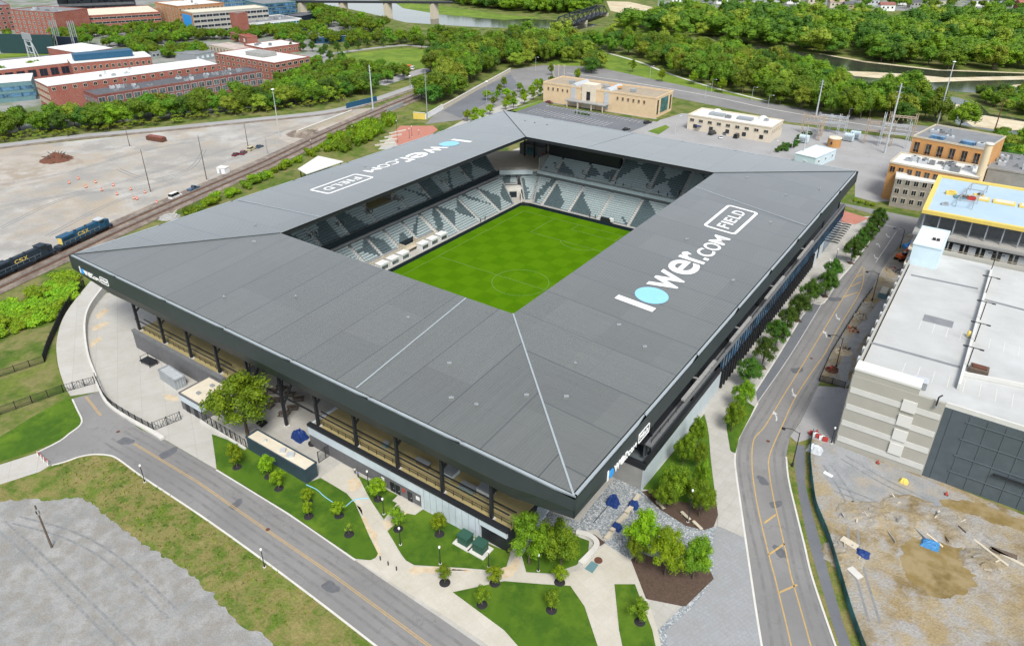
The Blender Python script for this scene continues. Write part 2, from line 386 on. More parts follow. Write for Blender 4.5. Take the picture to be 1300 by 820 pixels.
def asphalt(name, c, c2):
    m, nt, b = nodes(name); p = pos(nt)
    f = ramp(nt, noise(nt, p, .05, 5, .6), .38, .62); f2 = ramp(nt, noise(nt, p, .6, 5, .7), .45, .75); g = noise(nt, p, 8, 2)
    col = mixc(nt, f, c, c2); col = mixc(nt, math_(nt, 'MULTIPLY', f2, .35), col, tuple(x*.72 for x in c))
    v = N(nt, 'ShaderNodeTexVoronoi', feature='DISTANCE_TO_EDGE'); v.inputs['Scale'].default_value = .11
    mp = N(nt, 'ShaderNodeVectorMath', operation='ADD'); nz = N(nt, 'ShaderNodeTexNoise'); nz.inputs['Scale'].default_value = .35; nt.links.new(p, nz.inputs['Vector'])
    sc = N(nt, 'ShaderNodeVectorMath', operation='SCALE'); sc.inputs['Scale'].default_value = 5; nt.links.new(nz.outputs['Color'], sc.inputs[0])
    nt.links.new(p, mp.inputs[0]); nt.links.new(sc.outputs[0], mp.inputs[1]); nt.links.new(mp.outputs[0], v.inputs['Vector'])
    crack = math_(nt, 'LESS_THAN', v.outputs['Distance'], .006)
    col = mixc(nt, math_(nt, 'MULTIPLY', crack, .35), col, tuple(x*.5 for x in c))
    col = mixc(nt, 1.0, col, math_(nt, 'ADD', math_(nt, 'MULTIPLY', g, .24), .88), 'MULTIPLY')
    base(b, nt, col, .85, .25)
asphalt('asphalt', (.225, .222, .217), (.185, .182, .178)); asphalt('asphalt_dark', (.155, .165, .18), (.13, .138, .15)); asphalt('asphalt_light', (.33, .33, .33), (.29, .285, .28))
roofmat('roof_ns', 'y'); roofmat('roof_ew', 'x')
leafmat('leaf_mid', (.058, .118, .008), (.115, .190, .010)); leafmat('leaf_dark', (.026, .072, .011), (.050, .112, .013)); leafmat('leaf_bright', (.085, .165, .006), (.155, .245, .009))
leafmat('leaf_yellow', (.10, .150, .016), (.16, .205, .024)); leafmat('leaf_forest', (.044, .098, .010), (.092, .162, .012), .05); leafmat('leaf_sedge', (.10, .20, .010), (.17, .27, .014))
def water():
    m, nt, b = nodes('water'); p = pos(nt); f = noise(nt, p, .35, 4, .6)
    base(b, nt, mixc(nt, ramp(nt, noise(nt, p, .02, 3), .4, .62), (.030, .040, .026), (.055, .058, .040)), .12, .5); bump(nt, b, f, .10, .12)
water()
def cobble():
    m, nt, b = nodes('cobble'); p = pos(nt)
    v = N(nt, 'ShaderNodeTexVoronoi'); v.inputs['Scale'].default_value = 4.6; nt.links.new(p, v.inputs['Vector'])
    sep = N(nt, 'ShaderNodeSeparateColor'); nt.links.new(v.outputs['Color'], sep.inputs[0])
    col = mixc(nt, ramp(nt, sep.outputs[0], .3, .75), (.165, .19, .21), (.30, .325, .335)); col = mixc(nt, ramp(nt, sep.outputs[1], .74, .80), col, (.47, .48, .48))
    e = N(nt, 'ShaderNodeTexVoronoi', feature='DISTANCE_TO_EDGE'); e.inputs['Scale'].default_value = 4.6; nt.links.new(p, e.inputs['Vector'])
    col = mixc(nt, math_(nt, 'MULTIPLY', math_(nt, 'LESS_THAN', e.outputs['Distance'], .05), .45), col, (.12, .13, .14))
    col = mixc(nt, math_(nt, 'MULTIPLY', ramp(nt, noise(nt, p, .15, 4), .4, .7), .35), col, (.25, .28, .30)); base(b, nt, col, .8, .3)
cobble()
def pitchmat():
    m, nt, b = nodes('pitch_grass'); p = pos(nt)
    sep = N(nt, 'ShaderNodeSeparateXYZ'); nt.links.new(p, sep.inputs[0])
    def band(s, w, o=0.0): return ramp(nt, math_(nt, 'SINE', math_(nt, 'MULTIPLY', math_(nt, 'ADD', s, o), math.pi/w)), -.25, .25)
    a = band(sep.outputs[0], 5.7); c_ = band(sep.outputs[1], 5.83)
    k = math_(nt, 'ABSOLUTE', math_(nt, 'SUBTRACT', a, c_))
    col = mixc(nt, k, (.058, .146, .003), (.074, .174, .004))
    f = ramp(nt, noise(nt, p, .12, 6, .7), .35, .68); col = mixc(nt, math_(nt, 'MULTIPLY', f, .5), col, (.084, .186, .006))
    col = mixc(nt, 1.0, col, math_(nt, 'ADD', math_(nt, 'MULTIPLY', noise(nt, p, 3, 3), .36), .82), 'MULTIPLY'); base(b, nt, col, 1.0, 0.0)
pitchmat()
# ---------------------------------------------------------------- letters
def letter(ch):
    cu = bpy.data.curves.new('letter', 'FONT'); cu.body = ch; cu.size = 1; cu.offset = .014; cu.resolution_u = 5
    o = bpy.data.objects.new('letter', cu); COL.objects.link(o)
    dg = bpy.context.evaluated_depsgraph_get(); me = o.evaluated_get(dg).to_mesh()
    vs = [(v.co.x, v.co.y) for v in me.vertices]; fs = [tuple(p.vertices) for p in me.polygons]
    es = {}
    for f in fs:
        for i in range(len(f)):
            e = (f[i], f[(i+1) % len(f)]); es[tuple(sorted(e))] = es.get(tuple(sorted(e)), [])+[e]
    be = [v[0] for v in es.values() if len(v) == 1]
    o.evaluated_get(dg).to_mesh_clear(); bpy.data.objects.remove(o)
    x0 = min(v[0] for v in vs); x1 = max(v[0] for v in vs); y0 = min(v[1] for v in vs); y1 = max(v[1] for v in vs)
    return [((x-x0)/(x1-x0), (y-y0)/(y1-y0)) for x, y in vs], fs, be
GLYPH = {}
def glyph(mb, ch, u0, u1, v0, v1, fn, th, mi=0):
    if ch not in GLYPH: GLYPH[ch] = letter(ch)
    vs, fs, be = GLYPH[ch]; n = len(vs)
    top = [fn(u0+x*(u1-u0), v0+y*(v1-v0), th) for x, y in vs]; bot = [fn(u0+x*(u1-u0), v0+y*(v1-v0), 0) for x, y in vs]
    mb.add(top+bot, [tuple(f) for f in fs]+[(a, a+n, b+n, b) for a, b in be], mi)
def rrect(u0, u1, v0, v1, r, k=5):
    out = []
    for cx, cy, a0 in ((u1-r, v1-r, 0), (u0+r, v1-r, 90), (u0+r, v0+r, 180), (u1-r, v0+r, 270)):
        for i in range(k+1): a = R(a0+90*i/k); out.append((cx+r*math.cos(a), cy+r*math.sin(a)))
    return out
def ring(mb, outer, inner, fn, th, mi=0):
    n = len(outer); vs = [fn(*p, th) for p in outer]+[fn(*p, th) for p in inner]+[fn(*p, 0) for p in outer]+[fn(*p, 0) for p in inner]
    fs = []
    for i in range(n):
        j = (i+1) % n; fs += [(i, j, n+j, n+i), (2*n+i, 2*n+j, j, i), (n+i, n+j, 3*n+j, 3*n+i)]
    mb.add(vs, fs, mi)
def club_sign(parent, fn, th, dot_mat, name='sign_lettering'):
    """l O wer .com [FIELD] in units of the roof sign (u along, v up)"""
    mb = MB(); mb.add([fn(u, v, t) for t in (th, 0) for u, v in ((0, 0), (2, 0), (2, 9.3), (0, 9.3))], [(0, 1, 2, 3), (4, 5, 1, 0), (5, 6, 2, 1), (6, 7, 3, 2), (7, 4, 0, 3)], 0)
    for ch, u0, u1, v0, v1 in (('w', 10.9, 20.7, 0, 6.7), ('e', 21.0, 28.8, -.25, 6.9), ('r', 29.6, 33.9, 0, 6.9), ('C', 34.3, 38.6, -.1, 4.4), ('O', 39.0, 43.4, -.1, 4.4), ('M', 43.9, 49.2, 0, 4.3), ('F', 55.2, 57.7, 2.9, 6.4), ('I', 58.6, 59.6, 2.9, 6.4), ('E', 60.5, 63.0, 2.9, 6.4), ('L', 63.9, 66.3, 2.9, 6.4), ('D', 67.1, 70.1, 2.9, 6.4)): glyph(mb, ch, u0, u1, v0, v1, fn, th)
    mb.add([fn(u, v, t) for t in (th, 0) for u, v in ((32.3, -.05), (33.6, -.05), (33.6, 1.2), (32.3, 1.2))], [(0, 1, 2, 3), (4, 5, 1, 0), (5, 6, 2, 1), (6, 7, 3, 2), (7, 4, 0, 3)], 0)
    mb.build(name, 'paint_white', parent)
    mb = MB(); ring(mb, rrect(52.6, 72.8, 0, 9.4, 1.3), rrect(53.4, 72.0, .8, 8.6, .7), fn, th); mb.build('sign_frame', 'paint_white', parent)
    mb = MB(); k = 28; c = [(6.75+3.85*math.cos(2*math.pi*i/k), 3.3+3.85*math.sin(2*math.pi*i/k)) for i in range(k)]
    vs = [fn(u, v, th) for u, v in c]+[fn(u, v, 0) for u, v in c]; mb.add(vs, [tuple(range(k))]+[(k+i, k+(i+1) % k, (i+1) % k, i) for i in range(k)])
    mb.build('sign_disc', dot_mat, parent)

slabs('paver_grey', (.30, .31, .32), .6, .3, .02, .12, ang=.4)
M('asphalt_patch', (.12, .125, .135), .9, .2, 1)
# ================================================================ GROUND
def ground():
    o = 7000; hx, hy = 46.5, 66.5
    vs = [(-o, -o, 0), (o, -o, 0), (o, o, 0), (-o, o, 0), (-hx, -hy, 0), (hx, -hy, 0), (hx, hy, 0), (-hx, hy, 0)]
    mb = MB().add(vs, [(0, 1, 5, 4), (1, 2, 6, 5), (2, 3, 7, 6), (3, 0, 4, 7)])
    tag(mb.build('ground', 'meadow'), kind='structure')
ground()
# pitch and its paint
tag(MB().sheet([(-38.6, -58), (38.6, -58), (38.6, 58), (-38.6, 58)], -2).build('pitch', 'pitch_grass'), kind='structure')
def pitch_lines():
    mb = MB(); z = -1.99; w = .13; X = 34.3; Y = 52.5
    def ln(a, b): strip(mb, [(*a, 0), (*b, 0)], w, z)
    for s in (-1, 1):
        ln((s*X, -Y), (s*X, Y)); ln((-X, s*Y), (X, s*Y))
        for hw, d in ((20.15, 16.5), (9.15, 5.5)):
            ln((-hw, s*Y), (-hw, s*(Y-d))); ln((hw, s*Y), (hw, s*(Y-d))); ln((-hw, s*(Y-d)), (hw, s*(Y-d)))
        a0 = math.acos(5.5/9.15); strip(mb, [(9.15*math.sin(t), s*(Y-11-9.15*math.cos(t)), 0) for t in [-a0+2*a0*i/16 for i in range(17)]], w, z)
    ln((-X, 0), (X, 0)); strip(mb, [(9.15*math.cos(t), 9.15*math.sin(t), 0) for t in [2*math.pi*i/40 for i in range(41)]], w, z)
    tag(mb.build('pitch_marking', 'pitch_line'), kind='structure')
pitch_lines()
mb = MB()
for s in (-1, 1):
    mb.box((s*43.2, 0, -.98), (8.6, 133, .3)); mb.box((0, s*62.7, -.985), (78, 8.4, .3))
tag(mb.build('pitchside_walkway', 'pavement'), kind='structure')
# ================================================================ STADIUM
ST = thing('football_stadium', 'huge football stadium with a dark grey ring roof round a green pitch', 'stadium', (0, 0, 0))
OX, OY, OZ, IX, IY, IZ = 76.0, 96.5, 23.5, 38.2, 58.8, 25.9
CO = [(-OX, -OY), (OX, -OY), (OX, OY), (-OX, OY)]; CI = [(-IX, -IY), (IX, -IY), (IX, IY), (-IX, IY)]
for i, mt in enumerate(('roof_ns', 'roof_ew', 'roof_ns', 'roof_ew')):
    j = (i+1) % 4; k = 1-1.0/37.75
    a = [Vector((CI[q][0]+(CO[q][0]-CI[q][0])*k, CI[q][1]+(CO[q][1]-CI[q][1])*k, OZ+.06)) for q in (i, j)]
    b = [Vector((*CI[q], IZ)) for q in (j, i)]
    t = a+b; lo = [p-Vector((0, 0, .35)) for p in t]
    MB().add(t+lo, [(0, 1, 2, 3), (7, 6, 5, 4), (0, 4, 5, 1), (1, 5, 6, 2), (2, 6, 7, 3), (3, 7, 4, 0)]).build('roof_panel', mt, ST)
    # gutter, in lengths that taper at their ends
    o2 = [Vector((*CO[q], OZ)) for q in (i, j)]; L = (o2[1]-o2[0]).length; d = (o2[1]-o2[0])/L; nrm = Vector((d.y, -d.x, 0))
    mb = MB(); nseg = 7 if i in (0, 2) else 8
    for q in range(nseg):
        s0 = 1+(L-2)*q/nseg; s1 = 1+(L-2)*(q+1)/nseg
        p = [o2[0]+d*s0-nrm*.74, o2[0]+d*(s1-3.0)-nrm*.22, o2[0]+d*(s1+.8)-nrm*.62, o2[0]+d*(s1-.3)-nrm*.74]
        p0 = o2[0]+d*s0-nrm*.22
        top = [p0, p[1], p[2], p[3], p[0]]
        mb.add([v+Vector((0, 0, .09)) for v in top]+[v-Vector((0, 0, .25)) for v in top], [(0, 1, 2, 3, 4), (5, 6, 1, 0), (6, 7, 2, 1), (8, 9, 4, 3)])
    mb.build('gutter', 'gutter', ST)
    # folded fascia
    st = [0, 6, 13.5, 22, 40]+[x for x in (60, 80, 100, 120) if x < L-44]+[L-40, L-22, L-13.5, L-6, L]
    rows = []
    for s in st:
        e = min(s, L-s); dep = min(8.3, 3.9+.33*e); ins = min(2.2, .15*e)
        p = o2[0]+d*s
        rows.append([p, p-nrm*.05-Vector((0, 0, dep*.5 if e > 1 else dep*.6)), p-nrm*(.05+ins)-Vector((0, 0, dep)), p-nrm*min(9+ins, max(e, .3))-Vector((0, 0, min(dep*.35+.4, 3))), p-nrm*min(34, max(e, .3))+Vector((0, 0, min(1.2, .03*e)-.5))])
    mb = MB(); vs = [v for r in rows for v in r]; nn = len(st)
    for q in range(nn-1):
        mb.add([], []);
    mb.add(vs, [(q*5+r+1, (q+1)*5+r+1, (q+1)*5+r, q*5+r) for q in range(nn-1) for r in (0,)], 0)
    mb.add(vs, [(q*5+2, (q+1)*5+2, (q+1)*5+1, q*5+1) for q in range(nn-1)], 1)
    fo = mb.build('fascia', ['fascia', 'fascia_low'], ST)
    mb = MB(); mb.add(vs, [(q*5+r+1, (q+1)*5+r+1, (q+1)*5+r, q*5+r) for q in range(nn-1) for r in (2, 3)]); mb.build('soffit', 'soffit', ST)
    # inner edge beam
    p, q = Vector((*CI[i], IZ)), Vector((*CI[j], IZ)); n2 = nrm
    mb = MB(); mb.bar(p-Vector((0, 0, .62))+n2*.2, q-Vector((0, 0, .62))+n2*.2, .4, 1.1); mb.build('edge_beam', 'black_metal', ST)
def roofz(x, y):
    f = max((abs(x)-IX)/(OX-IX), (abs(y)-IY)/(OY-IY)); return IZ+(OZ+.06-IZ)*f
for sx, sy in ((1, -1), (-1, -1), (1, 1), (-1, 1)):
    a = Vector((sx*IX, sy*IY, IZ+.06)); b = Vector((sx*(OX-.6), sy*(OY-.6), OZ+.10)); south = sy < 0 and sx > 0
    MB().bar(a, b, .34 if south else .26, .14).build('hip_cap', 'gutter' if south else 'fascia', ST)
for a, b in (((25.5, -IY-.2), (28.2, -OY+1.2)), ((-IX-.2, -44.6), (-OX+1.2, -46)), ((IX+.2, 41.5), (OX-1.2, 34.6)), ((-12, IY+.2), (-10, OY-1.2))):
    MB().bar((*a, roofz(*a)+.04), (*b, roofz(*b)+.04), .30, .10).build('expansion_joint', 'gutter', ST)
rnd = random.Random(3)
for i, (x, y) in enumerate(((20, -72), (38, -80), (50, -87), (56, -80), (62, -76), (58, -66), (-8, -79), (-40, -66), (-52, -72), (-22, -88), (52, 2.5), (66, 30), (70, -12), (63, 55), (48, 62), (70, 68), (66, -52), (-66, 0), (-50, -58), (58, -48), (45, -88))):
    d = rnd.random()
    mb = MB(); mb.box((x, y, roofz(x, y)+.14), (.55+d*.5, .35, .28), rz=d); mb.tube((x, y, roofz(x, y)), (x, y, roofz(x, y)+.5), .08); mb.build('roof_vent', 'steel', ST)
sl = (IZ-OZ-.06)/(OX-IX)
def fnE(u, v, h): x = 61.2-v; y = -38.4+u; return Vector((x, y, roofz(x, y)+.02+h))
def fnW(u, v, h): x = -62.1+v; y = 44.0-u; return Vector((x, y, roofz(x, y)+.02+h))
M('sign_disc_pale', (.24, .52, .70), .6, .05, .5)
club_sign(ST, fnE, .03, 'sign_disc_pale', 'roof_lettering'); club_sign(ST, fnW, .03, 'sign_disc_pale', 'roof_lettering')
k = .217
club_sign(ST, lambda u, v, h: Vector((OX+.02+h, -86.1+u*k, 19.35+v*k*1.02)), .12, 'sign_blue', 'fascia_lettering')
k2 = .19
club_sign(ST, lambda u, v, h: Vector((-71.6+u*k2, -OY-.02-h, 19.75+v*k2)), .12, 'sign_blue', 'fascia_lettering')
# ---- seating
def section(name, o, t, n, f0, f1, b0, b1, rows, z0, depth, rise, seed, aisle=.6, chunk=1.05, parent=None, label=None):
    """block of seats: o front reference, t along, n outward; f0..f1 at the front row, b0..b1 at the back"""
    o = Vector(o); t = Vector(t); n = Vector(n); rd = random.Random(seed); mb = MB()
    c1, c2, g1, g2, sg = rd.uniform(.25, .75), rd.uniform(.2, .8), rd.choice((-1, 1))*rd.uniform(.7, 1.3), rd.choice((-1, 1))*rd.uniform(.6, 1.2), rd.random() < .6
    for k in range(rows):
        fr = k/max(1, rows-1); a0 = f0+(b0-f0)*fr; a1 = f1+(b1-f1)*fr; z = z0+k*rise; zp = z0+(k-1)*rise if k else z0-rise
        p = o+n*(k*depth); q = p+n*depth
        P = lambda a, b_, zz: (p+t*a+n*b_)+Vector((0, 0, zz))
        vs = [P(a0, 0, zp), P(a1, 0, zp), P(a1, 0, z), P(a0, 0, z), P(a1, depth, z), P(a0, depth, z)]
        mb.add(vs, [(0, 1, 2, 3), (3, 2, 4, 5)], 0)
        lo, hi = a0+aisle, a1-aisle; m = max(1, int((hi-lo)/chunk)); w = (hi-lo)/m
        for i in range(m):
            u = (i+.5)/m; v = fr; l1 = (v-c1)-g1*(u-.5) > 0; l2 = (v-c2)-g2*(u-c1) > 0
            light = (l1 == l2) if sg else (l1 or u > .72)
            mi = 1 if light else 2
            x0 = lo+i*w+.03; x1 = lo+(i+1)*w-.03
            b0_, b1_ = depth*.34, depth*.92
            vv = [P(x0, b0_, z+.42), P(x1, b0_, z+.42), P(x1, b1_-.12, z+.40), P(x0, b1_-.12, z+.40), P(x1, b1_, z+.86), P(x0, b1_, z+.86), P(x1, b1_+.03, z+.3), P(x0, b1_+.03, z+.3), P(x0, b0_, z+.3), P(x1, b0_, z+.3)]
            mb.add(vv, [(0, 1, 2, 3), (3, 2, 4, 5), (5, 4, 6, 7), (8, 9, 1, 0)], mi)
    ob = mb.build(name, ['step', 'seat_light', 'seat_dark'], parent or ST)
    return ob
def aisle(o, t, n, a, rows, z0, depth, rise, w=1.35):
    o = Vector(o); t = Vector(t); n = Vector(n); mb = MB()
    for k in range(rows*2):
        p = o+n*(k*depth/2)+t*a; z = z0+(k-1)*rise/2+.03
        ang = math.atan2(t.y, t.x); c = p+n*(depth/4); mb.box((c.x, c.y, z-.12), (w, depth/2+.01, .3), rz=ang)
    mb.build('aisle_steps', 'concrete', ST)
def rail(pts, h, name='railing', mat='steel_light', post=2.2, parent=ST, r=.035, mid=True, cap=None):
    mb = MB()
    for a, b in zip(pts, pts[1:]):
        a = Vector(a); b = Vector(b); L = (b-a).length; m = max(1, int(L/post))
        for z in ((h, h*.5) if mid else (h,)): mb.bar(a+Vector((0, 0, z)), b+Vector((0, 0, z)), r*2)
        for i in range(m+1): p = a+(b-a)*(i/m); mb.bar(p, p+Vector((0, 0, h)), r*2)
    return mb.build(name, mat, parent)
def vomitory(o, t, n, a, back, z, w=2.6, d=3.4, h=1.15):
    o = Vector(o); t = Vector(t); n = Vector(n); c = o+n*back+t*a; ang = math.atan2(t.y, t.x)
    mb = MB()
    for s in (-1, 1):
        q = c+t*(s*w/2)+n*(d/2); mb.box((q.x, q.y, z+h/2), (.22, d, h+.9), rz=ang)
    q = c+n*d; mb.box((q.x, q.y, z+h*.75), (w+.22, .22, h+1.3), rz=ang)
    q = c+n*(d*.55); mb.box((q.x, q.y, z+.06), (w-.22, d*.9, .1), rz=ang, mi=1)
    mb.build('vomitory', ['concrete_grey', 'navy'], ST)
W_t, W_n = (0, 1, 0), (-1, 0, 0); N_t, N_n = (1, 0, 0), (0, 1, 0); E_n = (1, 0, 0); S_n = (0, -1, 0)
wl = [-56, -47.5, -40, -32, -24, -16.1, -8.2, 1, 10, 18.5, 31.3, 43.8, 57]
for i in range(len(wl)-1):
    a0, a1 = wl[i], wl[i+1]
    near = a1 <= 10.1
    if near: section('seating_section', (-44.6, 0, 0), W_t, W_n, a0, a1, a0, a1, 8, 1.6, .85, .56, 10+i)
    elif i == 11: section('seating_section', (-39.8, 0, 0), W_t, W_n, a0, a1-3, a0, a1+3, 13, -.65, .85, .53, 10+i)
    else: section('seating_section', (-39.8, 0, 0), W_t, W_n, a0, a1, a0, a1, 13, -.65, .85, .53, 10+i)
    if i: aisle((-44.6 if near else -39.8, 0, 0), W_t, W_n, a0, 8 if near else 13, 1.6 if near else -.65, .85, .56 if near else .53)
wu = [-59, -46, -33.6, -21.9, -9, 6.4, 19, 30.6, 43.4, 60]
for i in range(len(wu)-1):
    a0, a1 = wu[i], wu[i+1]
    if i == 4:   # open bar terrace above a short block of seats
        section('seating_section', (-53.0, 0, 0), W_t, W_n, a0, a1, a0, a1, 5, 8.9, .8, .58, 40+i)
        MB().box((-61.7, (a0+a1)/2, 11.4), (9.2, a1-a0-1, .3)).build('bar_terrace', 'deck', ST)
        mb = MB(); mb.box((-65, (a0+a1)/2, 13.2), (.4, a1-a0-1, 3.4)); mb.box((-61.5, a1-1.2, 12.7), (4.5, 1.2, 2.2), mi=1); mb.box((-62.5, a0+2.5, 12.4), (1.2, 2.5, 1.6), mi=1); mb.build('bar_wall', ['concrete_dark', 'concrete_grey'], ST)
        rail([(-57.2, a0+.6, 11.5), (-57.2, a1-.6, 11.5)], 1.1)
    else: section('seating_section', (-53.0, 0, 0), W_t, W_n, a0, a1, a0, a1+(4 if i == 8 else 0), 17, 8.9, .8, .58, 40+i)
    if i:
        aisle((-53, 0, 0), W_t, W_n, a0, 17 if i not in (4, 5) else 5, 8.9, .8, .58)
        vomitory((-53, 0, 0), W_t, W_n, a0+.2, 3.2, 11.0)
MB().box((-52.6, 0.5, 8.1), (.35, 121, 1.9)).build('balcony_front', 'navy', ST)
rail([(-52.5, -60, 9.0), (-52.5, 60.5, 9.0)], .9, mat='black_metal')
MB().box((-54.5, 0.5, 6.6), (5, 121, .5)).build('upper_tier_slab', 'concrete_grey', ST)
MB().box((-57.5, 0, 3.2), (.4, 120, 6.5)).build('concourse_wall', 'navy', ST)
MB().box((-54, 0, 5.5), (7, 118, .3)).build('lower_concourse_floor', 'concrete_grey', ST)
# field suites along the west touchline
for i in range(9):
    y = -30+i*5
    if i == 5: continue
    mb = MB(); mb.box((-41.2, y, .25), (2.6, 3.6, 2.1)); mb.box((-41.2, y, 1.36), (2.9, 3.9, .14)); mb.box((-39.88, y, .1), (.06, 3.0, 1.3), mi=1); mb.build('pitchside_box', ['white', 'glass_grey'], ST)
MB().box((-43.7, -8, .35), (.3, 50, 2.4)).build('pitchside_wall', 'stone', ST)
mb = MB(); mb.box((-43.6, -4.5, .6), (3.2, 7, .12)); mb.box((-44.5, -4.5, 1.9), (.25, 7, 2.6), mi=1)
for s in (-1, 1): mb.box((-43.6, -4.5+s*3.4, 1.7), (3, .25, 2.3))
mb.build('players_tunnel', ['stone', 'navy'], ST)
# north stand
nl = [-34.8, -30.3, -17.8, -4.7, 8, 21, 34, 45]
for i in range(len(nl)-1):
    a0, a1 = nl[i], nl[i+1]; b0 = a0-5 if i == 0 else a0
    section('seating_section', (0, 59.3, 0), N_t, N_n, a0, a1, b0, a1, 14, -.65, .86, .53, 70+i)
    if i: aisle((0, 59.3, 0), N_t, N_n, a0, 14, -.65, .86, .53)
nu = [-39.5, -32, -19.2, -6.5, 9, 22, 35, 47]
for i in range(len(nu)-1):
    a0, a1 = nu[i], nu[i+1]; rows = 8 if i < 3 else 17
    section('seating_section', (0, 71.3, 0), N_t, N_n, a0, a1, a0, a1, rows, 9.0, .8, .57, 90+i)
    if i:
        aisle((0, 71.3, 0), N_t, N_n, a0, rows, 9.0, .8, .57); vomitory((0, 71.3, 0), N_t, N_n, a0, 1.6, 10.1)
MB().box((4, 70.6, 8.3), (88, .4, 1.3)).build('balcony_front', 'panel_light', ST)
rail([(-39.5, 70.7, 9.0), (47, 70.7, 9.0)], 1.0)
MB().box((4, 72, 7.2), (88, 3.2, .5)).build('upper_tier_slab', 'concrete_dark', ST)
MB().box((4, 74.5, 3), (88, .4, 9)).build('concourse_wall', 'navy', ST)
MB().box((4, 73, 6.3), (88, 3, .3)).build('lower_concourse_floor', 'concrete_grey', ST)
MB().box((-39.2, 74.3, 11.6), (.4, 7.2, 5.6)).build('stand_end_wall', 'concrete_grey', ST)
SB = MB().box((-22.9, 79.2, 18.2), (33.2, 1.6, 10.4)).build('scoreboard', 'navy', ST)
mb = MB(); mb.box((-22.9, 78.32, 17.6), (32.4, .12, 8.6)); mb.build('screen', 'black_metal', SB)
mb = MB()
for x in (-6.6+.0, -39.0): mb.bar((x, 80.2, 8), (x, 80.2, 24.5), .5)
mb.build('scoreboard_post', 'black_metal', ST)
MB().box((-22, 78.5, 11.6), (33, .4, 3.6)).build('scoreboard_wall', 'concrete_dark', ST)
# pitch perimeter boards
for a, b, nm in (((-38.7, -58.2), (-38.7, 56.5), 0), ((-35.5, 58.2), (38.7, 58.2), 0), ((38.7, -58.2), (38.7, 58.2), 0), ((-38.7, -58.2), (38.7, -58.2), 0)):
    MB().bar((*a, -1.35), (*b, -1.35), .3, 1.25).build('perimeter_wall', 'navy', ST)
MB().bar((-38.7, 56.5, -1.35), (-35.5, 58.2, -1.35), .3, 1.25).build('corner_gate', 'black_metal', ST)
# north west corner: tunnel block, corner seats, open terrace
d1 = Vector((.766, .643, 0)); n1 = Vector((-.643, .766, 0))
section('seating_section', (-40.2, 59.0, 0), d1, n1, 1.2, 4.6, .4, 9.5, 14, -.65, .86, .53, 201)
section('seating_section', (-49.5, 62.5, 0), d1, n1, -4, 4.2, -5, 4.6, 6, 3.6, .86, .53, 202)
mb = MB(); mb.box((-45.0, 60.4, .6), (6.2, .5, 3.6), rz=math.atan2(d1.y, d1.x), mi=0); mb.box((-44.9, 60.1, .2), (3.0, .3, 2.9), rz=math.atan2(d1.y, d1.x), mi=1)
for s in (-1, 1): q = Vector((-44.9, 60.2, 0))+d1*(s*3.0)-n1*2.2; mb.box((q.x, q.y, .2), (.4, 5, 2.6), rz=math.atan2(d1.y, d1.x))
mb.box((-46.4, 62.4, 2.5), (6.8, 4.6, .3), rz=math.atan2(d1.y, d1.x), mi=0)
mb.build('corner_tunnel', ['concrete', 'navy'], ST)
ter = [(-53.1, 60.9), (-41.9, 69.9), (-39.9, 72.8), (-40.2, 78), (-45, 92), (-60, 92), (-74, 78), (-70, 66)]
MB().prism(ter, 8.3, 8.9, 0).build('corner_terrace', 'tan_light', ST)
MB().bar((-53.1, 60.9, 8.0), (-41.9, 69.9, 8.0), .35, 1.9).build('balcony_front', 'panel_light', ST)
rail([(-53.0, 61.1, 8.9), (-42.1, 69.8, 8.9)], 1.0); rail([(-70, 66.5, 8.9), (-73.8, 78, 8.9), (-66, 86, 8.9)], 1.1, mat='steel_light')
mb = MB(); mb.box((-53, 88.6, 11.3), (12.5, 6, 4.8)); mb.box((-53, 85.55, 11.2), (5.2, .12, 3.0), mi=1)
for i in range(4): mb.box((-55.2+i*1.5, 85.46, 11.2), (.12, .1, 3.0))
mb.build('terrace_club', ['concrete_dark', 'glass_teal'], ST)
mb = MB(); mb.box((-43.3, 86, 10.4), (6.5, 4, 3.0)); mb.box((-41.6, 83.9, 10.2), (.9, .2, 2.2), mi=1); mb.box((-43.4, 83.9, 10.2), (.9, .2, 2.2), mi=1); mb.build('terrace_kiosk', ['brick_brown', 'white'], ST)
for x in (-55.5, -50.5, -44.3):
    mb = MB(); mb.bar((x, 84, 8.9), (x, 84, 24.4), .5); mb.bar((x, 84, 19), (x+3.4, 84, 24.2), .25); mb.build('roof_column', 'black_metal', ST)
# far stands hidden from here, kept simple but real
for n_, lim in ((E_n, 57), (S_n, 38)):
    t = (0, 1, 0) if n_ == E_n else (1, 0, 0); r = 39.8 if n_ == E_n else 59.3
    o = (r, 0, 0) if n_ == E_n else (0, -r, 0); o2 = (r+13.2, 0, 0) if n_ == E_n else (0, -r-13.2, 0)
    m = 4
    for i in range(m):
        a0 = -lim+2*lim*i/m; a1 = -lim+2*lim*(i+1)/m
        section('seating_section', o, t, n_, a0, a1, a0, a1, 13, -.65, .85, .53, 300+i, chunk=2.5); section('seating_section', o2, t, n_, a0, a1, a0, a1, 14, 8.9, .8, .58, 320+i, chunk=2.5)
